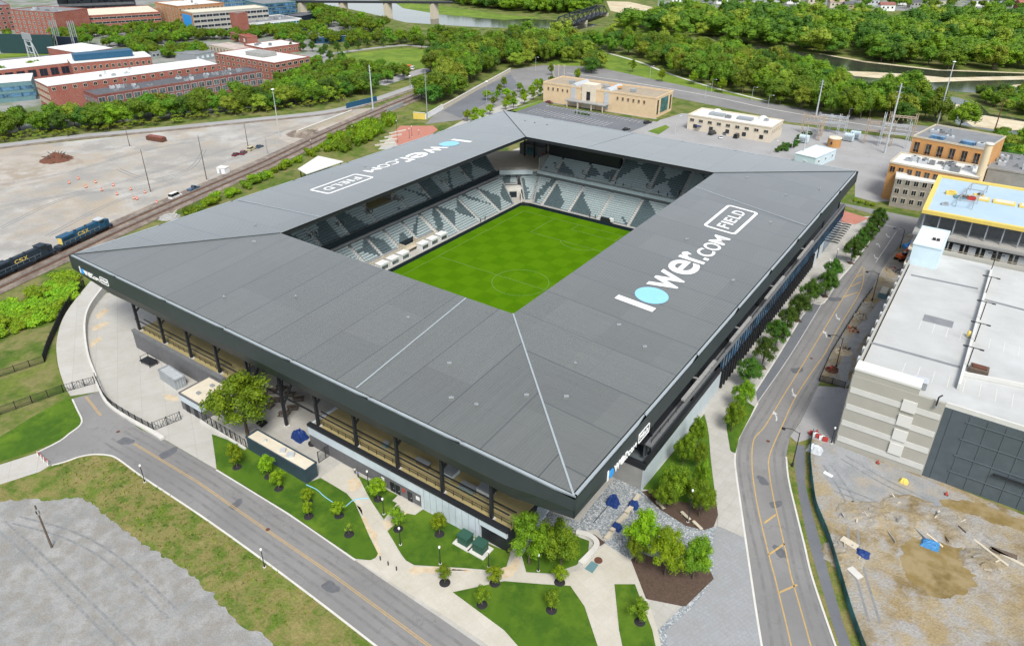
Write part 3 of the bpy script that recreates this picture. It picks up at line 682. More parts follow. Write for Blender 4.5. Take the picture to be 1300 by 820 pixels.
# ---- south side: raised deck, walls, columns
def deck(x0, x1, y0, y1, back=True):
    MB().box(((x0+x1)/2, (y0+y1)/2, 4.85), (x1-x0, y1-y0, .5)).build('concourse_deck', 'deck', ST)
deck(-58.8, -20.5, -92.9, -76); deck(9.6, 61.3, -92.9, -76)
MB().box((-39.6, -93.3, 2.45), (38.6, .7, 4.9)).build('dock_wall', 'block_grey', ST)
MB().box((-58.8, -85, 2.45), (.7, 17, 4.9)).build('dock_wall', 'block_grey', ST)
MB().box((-39.6, -93.3, 5.2), (38.8, .9, .75)).build('parapet', 'concrete_dark', ST)
MB().box((25.3, -93.3, 1.6), (31.8, .6, 3.2)).build('lower_wall', 'block_grey', ST)
MB().box((25.3, -93.35, 4.3), (31.8, .75, 2.3)).build('wall_panel', 'panel_light', ST)
mb = MB(); mb.box((48.2, -93.35, 2.7), (14, .75, 5.5))
for i in range(9): mb.box((42+i*1.55, -93.75, 2.7), (.05, .06, 5.4), mi=1)
mb.build('wall_panel', ['panel_light', 'steel'], ST)
mb = MB(); mb.box((58.2, -93.35, 4.7), (6.2, .75, 1.5)); mb.box((58.2, -92.9, 2), (6, .3, 4), mi=1); mb.box((61.1, -85, 2.45), (.5, 16.5, 4.9), mi=1); mb.build('loading_bay', ['panel_light', 'black_metal'], ST)
MB().box((35.5, -93.4, 5.72), (52.2, 1.0, .55)).build('parapet', 'black_metal', ST)
mb = MB(); mb.box((9.6, -84.5, 4.3), (.6, 17, 2.3)); mb.box((9.6, -84.5, 1.6), (.5, 17, 3.2), mi=1); mb.build('wall_panel', ['panel_light', 'block_grey'], ST)
for x in (33.6, 35.0, 38.2):
    mb = MB(); mb.box((x, -93.66, 1.15), (1.15, .12, 2.3)); d_ = mb.build('service_door', 'black_metal', ST)
    MB().box((x+.4, -93.76, 1.1), (.08, .08, .2)).build('handle', 'steel_light', d_)
for x, w in ((31, .8), (36.6, .6), (40.3, .9)): MB().box((x, -93.68, 1.9), (w, .1, .8)).build('wall_plaque', ['white', 'red_paint'][x == 36.6], ST)
for i, cx in enumerate((-57.2, -45.8, -34.3, -22.9, -11.4, 0, 11.4, 22.9, 34.3, 45.7, 57.1)):
    low = cx in (-11.4, 0); zb = 0 if low else 5.1; e = min(cx+OX, OX-cx)
    mb = MB(); mb.box((cx, -92.4, (zb+18)/2), (.55, .6, 18-zb)); mb.box((cx, -92.4, zb+.2), (1.1, 1.1, .4), mi=1)
    mb.bar((cx, -92.4, zb+5.6), (cx+2.6, -87.6, 17.5), .32); mb.bar((cx, -92.4, zb+5.6), (cx, -84, 17.5), .36); mb.bar((cx, -92.4, zb+6.5), (cx-2.4, -88.8, 17.5), .26)
    mb.build('roof_column', ['black_metal', 'concrete'], ST)
for x0, x1 in ((-58.4, -21), (10, 61)):
    mb = MB(); mb.bar((x0, -92.4, 8.4), (x1, -92.4, 8.4), .22); mb.bar((x0, -90.2, 7.2), (x1, -90.2, 7.2), .22)
    mb.build('tie_beam', 'black_metal', ST)
    rail([(x0, -91.7, 5.1), (x1, -91.7, 5.1)], 1.15, mat='black_metal')
mb = MB(); mb.bar((-22, -92.4, 8.4), (10, -92.4, 8.4), .3); mb.build('tie_beam', 'black_metal', ST)
mb = MB()
for a, b in ((-58, -20.5), (9.6, 61.3)): mb.box(((a+b)/2, -75.8, 10), (b-a, .4, 10.5))
mb.box((-5.5, -74.5, 8), (31, .4, 15)); mb.build('rear_wall', 'concrete_dark', ST)
mb = MB(); mb.box((-21.2, -84.6, 2.45), (.5, 17, 4.9)); mb.build('rear_wall', 'concrete_dark', ST)
mb = MB()
for k in range(10): mb.box((62.6, -91.5+k*1.1, .25+k*.5), (2.0, 1.1, .5))
mb.build('entrance_stair', 'panel_light', ST)
# bar gear on the deck (each lifts away)
for i, (x, y, w, d, h, mt, lb) in enumerate(((37.5, -88.6, 3.2, .9, 1.0, 'wood', 'long dark bar counter on the tan deck'), (43.5, -87.4, 2.6, 2.6, .9, 'panel_light', 'pale kitchen counter on the tan deck behind the third column'), (48.8, -88.6, 3.4, 1.6, .5, 'teal_wall', 'teal covered crate on the tan deck'), (52.3, -87.6, 3.0, 2.2, 1.3, 'steel_light', 'silver cooler cabinet at the corner end of the tan deck'), (27.5, -88.7, 1.1, 1.1, .9, 'teal_wall', 'small teal drum alone on the tan deck'))):
    t = thing('counter' if i < 2 else 'crate', lb, 'counter' if i < 2 else 'crate', (x, y, 5.1))
    MB().box((x, y, 5.1+h/2), (w, d, h)).build('cabinet', mt, t); MB().box((x, y, 5.1+h+.05), (w+.15, d+.15, .1)).build('lid', 'steel', t)
# ---- east side facade
EX = 73.9
def eface(y0, y1, z0, z1, th, mat, name, x=EX, extra=None):
    mb = MB(); mb.box((x-th/2, (y0+y1)/2, (z0+z1)/2), (th, y1-y0, z1-z0)); return mb.build(name, mat, ST)
eface(-64.8, -23, 0, 5.2, .6, 'panel_light', 'plinth_wall')
mb = MB(); mb.box((66.5, -64.6, 2.6), (14.2, .5, 5.2)); mb.build('end_wall', 'concrete_grey', ST)
mb = MB(); mb.box((66.4, -64.6, 5.9), (15.2, .7, 1.4)); mb.box((EX-.35, -44, 5.9), (.7, 41, 1.4)); mb.build('parapet', 'black_metal', ST)
MB().box((66, -44, 5.0), (15, 41, .4)).build('terrace_floor', 'step_dark', ST)
mb = MB(); mb.box((62, -20, 10.5), (14, 80, 11)); mb.build('upper_block', 'navy', ST)
mb = MB(); mb.box((69.3, -20, 9.3), (.2, 79, 4.6))
gp = mb.build('curtain_wall', 'glass_dark', ST)
mb = MB()
for i in range(40): mb.box((69.45, -59+i*2, 9.3), (.16, .12, 4.6))
mb.build('mullion', 'black_metal', gp)
mb = MB(); mb.box((70.2, -58.5, 11.9), (1.8, 3, .25)); mb.box((70.4, -20, 11.9), (2.2, 78, .3)); mb.build('canopy_ledge', 'concrete_dark', ST)
# glazed strip over the street, north of the plinth
eg = eface(-23, 99, 5.3, 9.6, .4, 'glass_blue', 'street_glazing', EX-.1)
mb = MB()
for i in range(62): mb.box((EX-.02, -23+i*2, 7.45), (.2, .12, 4.3))
mb.build('mullion', 'black_metal', eg)
eg2 = eface(-62.5, -23, 6.6, 9.6, .4, 'glass_grey', 'street_glazing', EX-1.2)
mb = MB()
for i in range(21): mb.box((EX-1.1, -62.3+i*1.95, 8.1), (.2, .14, 3.0))
mb.build('mullion', 'black_metal', eg2)
mb = MB(); mb.box((EX-.5, 18, 9.75), (1.4, 162, .3)); mb.build('ledge', 'concrete_dark', ST)
mb = MB(); mb.box((EX-4, 18, 9.55), (7, 162, .25)); mb.build('terrace_roof', 'black_metal', ST)
rail([(EX-.3, -62, 9.9), (EX-.3, 98, 9.9)], .9, mat='black_metal', post=4)
eface(-23, 99, 0, 5.3, .4, 'black_metal', 'street_wall', EX-.5)
for i in range(42):
    y = -22+i*2.0
    if y > 62: break
    mb = MB(); mb.box((EX-.05, y, 2.65), (.9, .35, 5.3)); mb.build('wall_fin', 'black_metal', ST)
for a, b in ((60, 66), (68.5, 74)): eface(a, b, 0, 4.6, .1, 'panel_light', 'poster_panel', EX-.05)
for i in range(9): mb = MB(); mb.bar((EX-.2, 75+i*2.4, 4.6), (EX+4.2, 75+i*2.4, 4.6), .28); mb.bar((EX+4.2, 75+i*2.4, 4.6), (EX+.2, 75+i*2.4, 5.6), .1); mb.build('entrance_bracket', 'black_metal', ST)
eg3 = eface(74, 99, 0, 5.2, .1, 'glass_blue', 'entrance_glazing', EX-.02)
for a, b in ((-50, -32), (-22, -8), (4, 20), (34, 50)): mb = MB(); mb.box((74.6, (a+b)/2, 13.4), (.7, b-a, .45)); mb.box((72, (a+b)/2, 13.5), (5, .3, .3)); mb.build('light_beam', 'concrete_grey', ST)
for i in range(8):
    y = -60+i*22
    mb = MB(); mb.bar((72.6, y, 5), (72.6, y, 17), .5); mb.build('roof_column', 'black_metal', ST)
# ================================================================ GROUND AROUND THE STADIUM
def slab(name, px, z1, mat, z0=-.05, world=False, rag=0):
    pts = [Vector((*p, 0)) for p in px] if world else [U(*p) for p in px]
    if rag: pts = ragged(smooth_path(pts+pts[:1], 3)[:-1], 3, rag)
    return tag(MB().prism(pts, z0, z1, bottom=False).build(name, mat), kind='structure')
def kerb(px, mat='concrete', w=.35, h=.16, name='kerb', k=4, z=-.02):
    mb = MB(); strip(mb, smooth_path([U(*p) for p in px], k), w, z, h=h); return tag(mb.build(name, mat), kind='structure')
def mark(px, w, mat, z, name='road_marking', k=4, mb=None):
    own = mb is None; mb = mb or MB(); strip(mb, smooth_path([U(*p) for p in px], k), w, z)
    if own: return tag(mb.build(name, mat), kind='structure')
slab('stadium_apron', [(-78, -100), (90, -118), (92, 112), (-82, 118), (-82, -96)], .03, 'pavement', world=True)
# the hole for the bowl stays open: apron is a ring
bpy.data.objects.remove([o for o in COL.objects if o.name == 'stadium_apron'][0])
def apron():
    o = [(-80, -101), (92, -118), (94, 112), (-82, 118)]; i = [(-46.5, -66.5), (46.5, -66.5), (46.5, 66.5), (-46.5, 66.5)]
    vs = [(*p, .03) for p in o+i]; MBo = MB().add(vs, [(0, 1, 5, 4), (1, 2, 6, 5), (2, 3, 7, 6), (3, 0, 4, 7)])
    tag(MBo.build('stadium_apron', 'pavement'), kind='structure')
apron()
# ---- south street
S_r = [(92, 506), (98, 520), (104, 533), (101, 541), (89, 550), (76, 560), (47, 574), (63, 591), (66, 591), (84, 586), (101, 580), (119, 577), (137, 578), (150, 583), (183, 607), (254, 654), (330, 708), (359, 730), (405, 764), (480, 822), (540, 868), (680, 868), (560, 785), (478, 730), (451, 711), (367, 653), (275, 596.5), (207, 557), (178, 545), (142, 517), (127, 497)]
struct('street', S_r, .035, 'asphalt')
mb = MB()
for off in (-.16, .16):
    pts = [U(*p) for p in ((170, 563), (250, 611), (330, 667), (423, 730), (490, 779), (570, 838))]
    L, Rr = ribbon(pts, 2*abs(off), 0); q = [Vector(p) for p in (L if off > 0 else Rr)]; strip(mb, q, .13, .042)
    pts = [U(*p) for p in ((109, 503.5), (128, 527.5))]; L, Rr = ribbon(pts, 2*abs(off), 0); strip(mb, [Vector(p) for p in (L if off > 0 else Rr)], .16, .042)
tag(mb.build('road_marking', 'paint_yellow'), kind='structure')
kerb([(92, 507), (98, 520), (104, 533), (101, 541), (89, 550), (76, 560), (47, 574.5)])
kerb([(66, 591), (84, 586), (101, 580), (119, 577), (137, 578), (150, 583), (183, 607), (254, 654), (330, 708), (405, 764), (480, 822), (540, 868)])
kerb([(275, 596.5), (367, 653), (451, 711)])
slab('slip_road', [(-30, 597), (0, 590), (47, 575), (63, 591), (50, 599), (0, 615), (-30, 624)], .05, 'yard_concrete')
slab('rough_verge', [(-30, 624), (0, 615), (50, 599), (66, 591.5), (84, 586.5), (101, 580.5), (119, 577.5), (137, 578.5), (150, 583.5), (183, 607.5), (254, 654.5), (330, 708.5), (405, 764.5), (480, 822.5), (540, 868), (395, 868), (300, 790), (240, 730), (200, 700), (165, 680), (135, 653), (105, 632), (75, 635), (0, 637), (-30, 640)], .06, 'rough_grass')
slab('gravel_lot', [(-30, 640), (0, 637), (75, 635), (105, 632), (135, 653), (165, 680), (200, 700), (240, 730), (300, 790), (395, 868), (-30, 868)], .072, 'gravel', rag=.2)
slab('lawn', [(-30, 560), (-30, 452), (0, 441), (40, 420), (60, 399), (105, 365), (113, 372), (84, 403), (72, 434), (72, 462), (80, 488), (92, 507), (98, 520), (104, 533), (101, 541), (89, 550), (76, 560), (47, 574), (0, 589), (-30, 596)], .08, 'meadow')
slab('lawn', [(0, 555), (40, 530), (85, 505), (92, 508), (98, 521), (103, 533), (100, 541), (88, 549), (75, 559), (40, 574), (0, 586)], .095, 'lawn')
# dock yard, driveway, raised ramp road
slab('dock_yard', [(117, 372), (175, 372), (178, 444), (250, 486), (300, 520), (312, 545), (269, 551), (275, 596), (207, 556.5), (195, 548), (165, 531), (137, 511), (122, 481), (110, 440), (110, 410)], .05, 'yard_concrete')
def ramp_road():
    Lp = smooth_path([U(*p) for p in ((117, 365), (86, 403), (74, 434), (74, 461.5), (81, 487), (89, 503))], 5)
    Rp = smooth_path([U(*p) for p in ((140, 365), (117, 393), (109, 416), (112, 451), (122, 479), (127, 497))], 5); n = len(Lp); mb = MB()
    z = lambda i: .06+2.1*max(0, 1-(i/(n-6)))
    vs = []
    for i in range(n):
        b = Rp[i]; a = Lp[i]; h = z(i) if i < n-6 else .06
        vs += [(a.x, a.y, 0), (a.x, a.y, h), (b.x, b.y, h), (b.x, b.y, 0)]
    fs = []
    for i in range(n-1):
        for r in range(3): fs.append((i*4+r, i*4+r+1, i*4+4+r+1, i*4+4+r))
    mb.add(vs, fs); tag(mb.build('ramp_road', 'yard_concrete'), kind='structure')
    w = thing('retaining_wall', 'pale curved concrete wall holding up the ramp road beside the dock yard', 'wall', Rp[n//2])
    mb = MB(); lo = [Vector((p.x, p.y, 0)) for p in Rp]
    L2, R2 = ribbon(lo, .5, 0)
    vs = []
    for i in range(n):
        h = (z(i) if i < n-6 else .06)+.45; vs += [(*L2[i][:2], 0), (*L2[i][:2], h), (*R2[i][:2], h), (*R2[i][:2], 0)]
    mb.add(vs, fs); mb.build('wall_face', 'concrete', w)
ramp_road()
mb = MB(); strip(mb, smooth_path([U(*p) for p in ((123, 484), (137, 512), (165, 532.5), (195, 550), (207, 558))], 5), .9, 0, h=.55); tag(mb.build('kerb_wall', 'concrete'), 'low pale concrete kerb wall curving under the yard fence', 'wall')
for px in ([(121, 400), (134, 391), (138, 397), (124, 405)], [(117, 416), (134, 408), (137, 413), (119, 420)], [(114, 436), (126, 427), (128, 433), (115, 441)], [(206, 500), (226, 503), (228, 509), (214, 508)]):
    struct('stain', px, .056, 'stain', soft=2, rag=.2)
# ---- south lawns and paths
slab('lawn', [(269, 551.5), (313, 567), (388, 614), (407, 607), (440, 626.5), (451, 639), (468.5, 680), (480, 703), (477, 708), (471, 711), (450, 709), (367, 652), (275.5, 596)], .14, 'lawn')
slab('lawn', [(453, 603), (505, 629), (498, 636), (504, 639), (487.5, 659.5), (470, 634), (457, 609)], .14, 'lawn')
slab('lawn', [(492, 674.5), (516.6, 652), (527, 654), (537, 647), (617, 689), (648, 702), (643, 719), (627, 724), (592, 721), (526, 717), (516, 712), (510, 704)], .14, 'lawn')
slab('lawn', [(660, 697), (690, 672), (731, 681), (748, 687), (747, 700), (732, 717), (700, 728), (668, 726)], .16, 'lawn')
slab('footpath', [(407.5, 606), (433, 588), (447, 595), (457, 609), (470, 634), (490, 667), (509, 705), (516, 712), (527, 718), (592, 721.5), (628, 724.5), (645, 719), (655, 705), (662, 700), (668, 727), (700, 730), (738, 724), (768, 690), (801, 711), (812, 732), (835, 800), (850, 868), (690, 868), (570, 785), (480, 729), (453, 711.5), (471, 711), (480, 705), (468.5, 680), (451, 639), (440, 626.5)], .10, 'plaza_light')
slab('footpath', [(497.6, 636), (505, 629), (536, 646), (527, 654), (516, 652), (492, 674), (487.5, 660)], .105, 'plaza_light')
for px in ([(452, 640), (460, 650), (478, 685), (484, 702), (480, 706), (469, 681)], [(487, 660), (493, 662), (512, 650), (517, 652), (492, 674)], [(527, 719), (592, 722), (590, 727), (520, 727)], [(630, 724), (645, 719), (655, 708), (660, 716), (650, 732), (630, 732)], [(440, 612), (452, 606), (459, 618), (446, 624)]):
    struct('stain', px, .112, 'stain', soft=2, rag=.2)
slab('plaza', [(690, 648), (735, 662), (786, 600), (815, 623), (838, 647), (871, 668), (894, 673), (910, 668), (946, 683), (953, 730), (962, 790), (975, 868), (850, 868), (835, 800), (905, 732), (900, 722), (815, 706), (801, 711), (768, 690), (760, 672), (731, 675), (700, 665)], .11, 'cobble')
slab('plaza', [(905, 690), (911, 668.5), (946, 683), (953, 730), (962, 790), (975, 868), (850, 868), (846, 800), (880, 770), (906, 736)], .115, 'paver_grey')
slab('planting_bed', [(801, 711), (812, 702), (850, 715), (900, 722), (906, 735), (870, 770), (820, 760)], .18, 'mulch')
slab('planting_bed', [(815, 624.5), (838, 647), (871, 668), (894, 673), (906, 668.5), (911.5, 654), (909, 640), (880, 640), (850, 635), (826, 622)], .18, 'mulch')
slab('planting_bed', [(731, 674), (755, 679), (768, 689), (762, 693), (752, 684), (731, 679)], .17, 'mulch')
slab('lawn', [(816, 621), (894, 526), (897.5, 540), (900, 553), (902, 580), (904, 598), (909, 640), (880, 640), (850, 635), (828, 622)], .14, 'lawn')
slab('pavement', [(895, 525), (913, 497), (946, 449), (969, 420), (1060, 283), (1063, 276), (1110, 275), (1118, 284), (1084, 334), (1063.6, 357), (1046, 384), (1031, 384.5), (1018, 402), (989, 450), (960, 496), (942, 506), (928, 515), (922, 530), (922.5, 545), (928, 574), (934, 575), (933, 590), (937, 620), (946, 683), (911, 668), (911, 650), (904, 598), (902, 580), (900, 553)], .12, 'pavement')
slab('lawn', [(928, 515), (942, 506), (958, 517), (953, 528), (938, 557), (933.5, 576), (927, 572), (922.5, 545), (922.5, 531)], .15, 'lawn')
slab('lawn', [(575, 752), (640, 738), (690, 742), (724, 744), (742, 770), (762, 830), (770, 868), (700, 868), (640, 800)], .16, 'lawn')
slab('lawn', [(780, 742), (806, 742), (828, 800), (842, 868), (800, 868), (786, 800)], .17, 'lawn')
for q, r_ in (((300, 640), 1.6), ((214, 575), 2.2), ((420, 745), 1.8), ((968, 610), 1.6), ((1012, 470), 2.0), ((985, 640), 1.5), ((1060, 380), 2.4), ((160, 560), 2.0), ((990, 700), 1.7)):
    p = U(*q); rd_ = random.Random(q[0]); a_ = rd_.uniform(0, 3); struct('road_patch', [(p.x+r_*k_*math.cos(a_+t_), p.y+r_*k_*math.sin(a_+t_), 0) for t_, k_ in ((0, 1), (.5, .9), (1.9, .6), (2.6, .9), (3.5, 1), (5, .55), (5.8, .8))], .0415, 'asphalt_patch', px=False, rag=.1)
def ruts(sets, mat, z, w=.42):
    mb = MB()
    for px in sets:
        c_ = smooth_path([U(*q) for q in px], 6)
        for o_ in (-.85, .85): L_, R2_ = ribbon(c_, 2*abs(o_), 0); strip(mb, [Vector(v) for v in (L_ if o_ > 0 else R2_)], w, z+.001*sets.index(px))
    return tag(mb.build('tyre_track', mat), kind='structure')
M('rut', (.225, .23, .23), .95, .3, 1.2)
ruts([((20, 660), (90, 680), (150, 715), (220, 780)), ((0, 665), (60, 720), (130, 790), (200, 860))], 'rut', .076)
ruts([((0, 290), (90, 250), (200, 232), (330, 190)), ((0, 262), (120, 240), (240, 205), (380, 160)), ((60, 300), (150, 255), (260, 222)), ((0, 235), (90, 218), (190, 190), (260, 178)), ((150, 215), (190, 228), (240, 215), (260, 190))], 'rut', .02, .5)
ruts([((1070, 580), (1120, 610), (1180, 640), (1260, 690)), ((1060, 620), (1110, 640), (1150, 670)), ((1050, 590), (1080, 640), (1085, 700), (1110, 790))], 'rut', .064)
M('asphalt_worn', (.186, .184, .181), .9, .2, .5)
mb = MB()
for px in (((150, 552), (250, 611), (330, 667), (423, 730), (490, 779), (570, 838)), ((994, 868), (975, 740), (955, 655), (944, 590), (950, 552), (975, 512), (1010, 452), (1060, 375), (1100, 320)), ((1062, 868), (1020, 740), (1002, 655), (990, 600), (992, 562), (1020, 508), (1050, 458), (1085, 392), (1125, 322))):
    c_ = smooth_path([U(*q) for q in px], 8)
    for b_ in ((-2.3, 2.3) if px[0][0] == 150 else (0,)):
        for o_ in (-.85, .85):
            t_ = b_+o_; L_, R2_ = ribbon(c_, 2*abs(t_), 0); strip(mb, [Vector(v) for v in (L_ if t_ > 0 else R2_)], .55, .0395)
tag(mb.build('tyre_wear', 'asphalt_worn'), kind='structure')
for q in ((340, 672), (975, 560), (1030, 455), (150, 548)):
    p = U(*q); struct('manhole', [(p.x+.42*math.cos(t_*.524), p.y+.42*math.sin(t_*.524), 0) for t_ in range(12)], .047, 'rust', px=False)
struct('paving_inlay', [(742, 722), (751, 712), (760, 717), (752, 728)], .11, 'teal_wall')
slab('brick_crossing', [(1061, 265), (1103, 277.5), (1086, 285.5), (1059, 281)], .13, 'brick_plaza')
# ---- east road
E_l = [(975, 868), (962, 790), (953, 730), (946, 682), (940, 640), (935, 605), (933, 582), (937, 558), (953, 528), (962, 512), (959, 497), (989, 450), (1018, 402), (1031, 384.5), (1046, 384.5), (1064, 357), (1084, 334), (1117, 288), (1121, 276)]
E_r = [(1172, 286), (1165, 290), (1150, 298), (1122, 340), (1107, 367), (1092, 388), (1074, 416), (1054, 449), (1040, 482), (1038, 492), (1016, 535), (1003, 553), (998, 580), (1001, 609), (1011, 652), (1021, 692), (1030, 730), (1050, 790), (1078, 868)]
struct('street', E_l+E_r, .037, 'asphalt')
kerb(E_l[:10]); kerb(E_l[10:14], k=1); kerb(E_l[13:19]); kerb(E_r[12:])
struct('parking_bay', [(962, 511), (960, 497), (989, 451), (1018, 403), (1031, 385.5), (1043, 385.5), (1004, 450)], .041, 'asphalt_dark')
struct('street', [(1040, 256), (1071, 261), (1121, 276), (1172, 286), (1215, 300), (1225, 287), (1168, 277.5), (1070, 258), (1040, 251)], .036, 'asphalt')
mb = MB()
for px in (((983, 730), (977, 708), (966, 662), (958.4, 624), (954.6, 588), (957, 558), (971, 541), (994.6, 502), (1014, 471), (1045, 420), (1071, 377), (1095, 338)), ((1004, 730), (998, 702), (986.5, 652), (982.7, 636), (976.3, 598), (977.6, 576), (992.7, 541), (1010, 504), (1035.6, 465), (1047, 449), (1064, 417), (1093, 368), (1097, 340)), ((983, 730), (1000, 800), (1015, 868)), ((1004, 730), (1024, 800), (1042, 868))): mark(px, .22, None, .045, mb=mb)
for a, b in (((970, 664), (985, 653)), ((976, 704), (996, 690)), ((989, 752), (1012, 742)), ((1072, 377), (1089, 371)), ((1080, 364), (1093, 358)), ((1087, 352), (1095, 348))): mark((a, b), .35, None, .045, k=1, mb=mb)
tag(mb.build('road_marking', 'paint_yellow'), kind='structure')
mb = MB()
mark(((961, 512), (1004, 450), (1043, 386)), .16, None, .046, mb=mb); mark(((1112, 333), (1138, 294)), .2, None, .046, mb=mb); mark(((1124, 286), (1150, 292)), .4, None, .046, k=1, mb=mb)
def arrow(px, py, flip):
    c = U(px, py); d = (U(1071, 377)-U(994.6, 502)).normalized(); n = Vector((-d.y, d.x, 0))*flip; d = d*flip
    pts = [c-d*1.7+n*-.2+n*.9*(t*t)+d*(2.3*t) for t in [i/6 for i in range(7)]]
    strip(mb, pts, .3, .046); e = pts[-1]; dd = (pts[-1]-pts[-2]).normalized(); nn = Vector((-dd.y, dd.x, 0))
    mb.add([(*(e+nn*.65).xy, .046), (*(e-nn*.65).xy, .046), (*(e+dd*1.3).xy, .046)], [(0, 1, 2)])
for i, (x, y) in enumerate(((1061, 402), (1050, 425), (1005, 498), (987, 529), (1125, 299), (1117, 312), (1109.6, 326))): arrow(x, y, 1 if i % 2 else -1)
tag(mb.build('road_marking', 'worn_white'), kind='structure')
# construction strip and garage driveway
slab('building_site', [(1040, 483), (1054, 450), (1074, 417), (1092, 389), (1107, 368), (1122, 341), (1150, 299), (1172, 287), (1215, 301), (1200, 330), (1160, 400), (1073, 493)], .05, 'site_dirt')
slab('driveway', [(1039, 490), (1073, 492), (1090, 500), (1062, 570), (1030, 556), (1012, 562), (1003, 554), (1016, 536)], .055, 'asphalt_light')
slab('footway', [(1073, 493), (1083, 452), (1131, 376), (1123, 376), (1085, 420), (1062, 470)], .10, 'concrete_grey')
slab('building_site', [(1031, 556), (1060, 562), (1171, 602), (1335, 668), (1335, 868), (1125, 868), (1080, 780), (1064, 730), (1051, 687), (1041, 662), (1033.5, 642), (1029.6, 614), (1027, 581)], .05, 'site_dirt')
slab('building_site', [(1033, 560), (1062, 565), (1172, 607), (1225, 630), (1240, 650), (1190, 655), (1150, 640), (1110, 650), (1080, 640), (1050, 610), (1034, 590)], .056, 'site_gravel')
struct('puddle', [(1193, 634), (1235, 638), (1300, 660), (1335, 675), (1335, 690), (1280, 668), (1225, 652), (1200, 645)], .062, 'puddle_mud', soft=2, rag=.22)
struct('puddle', [(1150, 688), (1180, 676), (1215, 690), (1232, 715), (1240, 745), (1200, 760), (1160, 742), (1146, 720)], .062, 'puddle_mud', soft=2, rag=.22)
struct('path', [(1010.6, 564), (1022, 566), (1022, 614), (1031, 652), (1043.6, 695), (1052.5, 730), (1070, 790), (1098, 868), (1082, 868), (1056, 790), (1038.5, 730), (1024.6, 682), (1014.4, 631), (1009, 593)], .062, 'asphalt_dark')
slab('verge', [(1003, 555), (1011, 562), (1031, 556), (1027, 581), (1029.6, 614), (1033.5, 642), (1041, 662), (1051, 687), (1064, 730), (1080, 780), (1125, 868), (1078, 868), (1050, 790), (1030, 730), (1021, 692), (1011, 652), (1001, 609), (998, 581)], .05, 'rough_grass')
# ================================================================ STREET FURNITURE
def lamp_post(base, h, label, kind='globe', group=None, arm=None):
    p = base; t = thing('street_lamp', label, 'street lamp', p, group)
    if kind == 'globe':
        MB().lathe(p, [(.16, 0), (.16, .5), (.09, .6), (.07, h-.5)], 10).build('pole', 'black_metal', t)
        MB().lathe(p, [(.28, 0), (.28, .22)], 12).build('footing', 'concrete', t)
        MB().lathe(p, [(.10, h-.55), (.2, h-.35), (.2, h-.05), (.1, h)], 10).build('lamp_head', 'lamp_glass', t)
    else:
        MB().lathe(p, [(.24, 0), (.24, .9), (.12, 1.1), (.09, h)], 10).build('pole', 'black_metal', t)
        a = Vector((p[0], p[1], h-.3)); e = a+Vector(arm); m = (a+e)/2+Vector((0, 0, .5))
        MB().path([a, m, e], .07).build('arm', 'black_metal', t)
        MB().box((e.x, e.y, e.z-.15), (.7, .45, .35)).build('lamp_head', 'black_metal', t)
    return t
gl = 'black lamp posts with white globes'
for b, h, lb in (((184, 612), 4.6, 'black globe lamp post on the rough verge beside the street'), ((336, 720), 4.6, 'black globe lamp post by the street kerb nearest the bottom edge'), ((468, 617.6), 4.2, 'black globe lamp close to the block wall and narrow lawn'), ((487.5, 653), 4.2, 'black globe lamp beside the path opposite the service doors'), ((508.5, 691.7), 4.4, 'black globe lamp on the lawn behind the small mulch tree'), ((559, 716), 4.4, 'black globe lamp in the lawn near the green transformer boxes'), ((620.6, 720), 4.2, 'black globe lamp at the lawn corner below the loading bay'), ((683.5, 725), 4.2, 'black globe lamp in front of the two big corner trees')):
    lamp_post(U(*b), h, lb, 'globe', gl)
d = (U(1071, 377)-U(994.6, 502)).normalized(); nl_ = Vector((-d.y, d.x, 0))*3.2
for b, t, lb in (((1005.5, 592), 549, 'black curved arm street lamp by the grass verge and dark path'), ((1061, 467), 429, 'black curved arm street lamp beside the trench at the driveway end'), ((1107, 382), 347, 'black curved arm street lamp beside the green bin on the building site'), ((1142.5, 315), 291, 'black curved arm street lamp near the cross street and orange digger')):
    lamp_post(U(*b), min(11, HT(*b, t)), lb, 'arm', 'curved arm street lamps along the right road', nl_)
lamp_post(U(873, 663), 8.2, 'tall black lamp in the mulch bed between the benches', 'globe', gl)
lamp_post(U(1049.5, 349), 5.5, 'dark round headed post on the pavement beside the two close trees', 'globe', gl)
lamp_post(U(1055, 563), 4.5, 'slim black post standing at the pale garage wall base', 'globe', gl)
lamp_post(U(1059.7, 335), 5.5, 'slim black post on the pavement below the tree clump', 'globe', gl)
t = thing('sign_pillar', 'black pillar sign on the red brick crossing', 'sign', U(1066.5, 275)); p = U(1066.5, 275)
MB().box((p.x, p.y, 2.6), (1.0, .4, 4.8)).build('panel', 'black_metal', t); MB().box((p.x, p.y, .12), (1.4, .8, .25)).build('footing', 'concrete', t)
t = thing('utility_pole', 'brown wooden utility pole standing in the pale gravel lot', 'utility pole', U(66, 695)); p = U(66, 695)
MB().tube(p, p+Vector((0, 0, 10.2)), .2, .13).build('pole', 'wood', t); MB().box(p+Vector((0, 0, 8.6)), (.5, .5, .5)).build('bracket', 'rubber', t); MB().tube(p+Vector((.3, 0, 8.2)), p+Vector((.3, 0, 9.3)), .18).build('transformer_can', 'concrete_grey', t)
def bollard(p, lb):
    t = thing('bollard', lb, 'bollard', p, 'black bollards across the path mouth'); MB().lathe(p, [(.11, 0), (.11, .95), (.06, 1.05)], 10).build('post', 'black_metal', t); MB().lathe(p, [(.16, 0), (.16, .08)], 10).build('base_plate', 'steel', t)
bollard(U(483, 711), 'black bollard nearest the lawn tip at the path mouth'); bollard(U(493, 717.5), 'middle black bollard in the path mouth'); bollard(U(503.5, 724), 'black bollard on the lamp side of the path mouth')
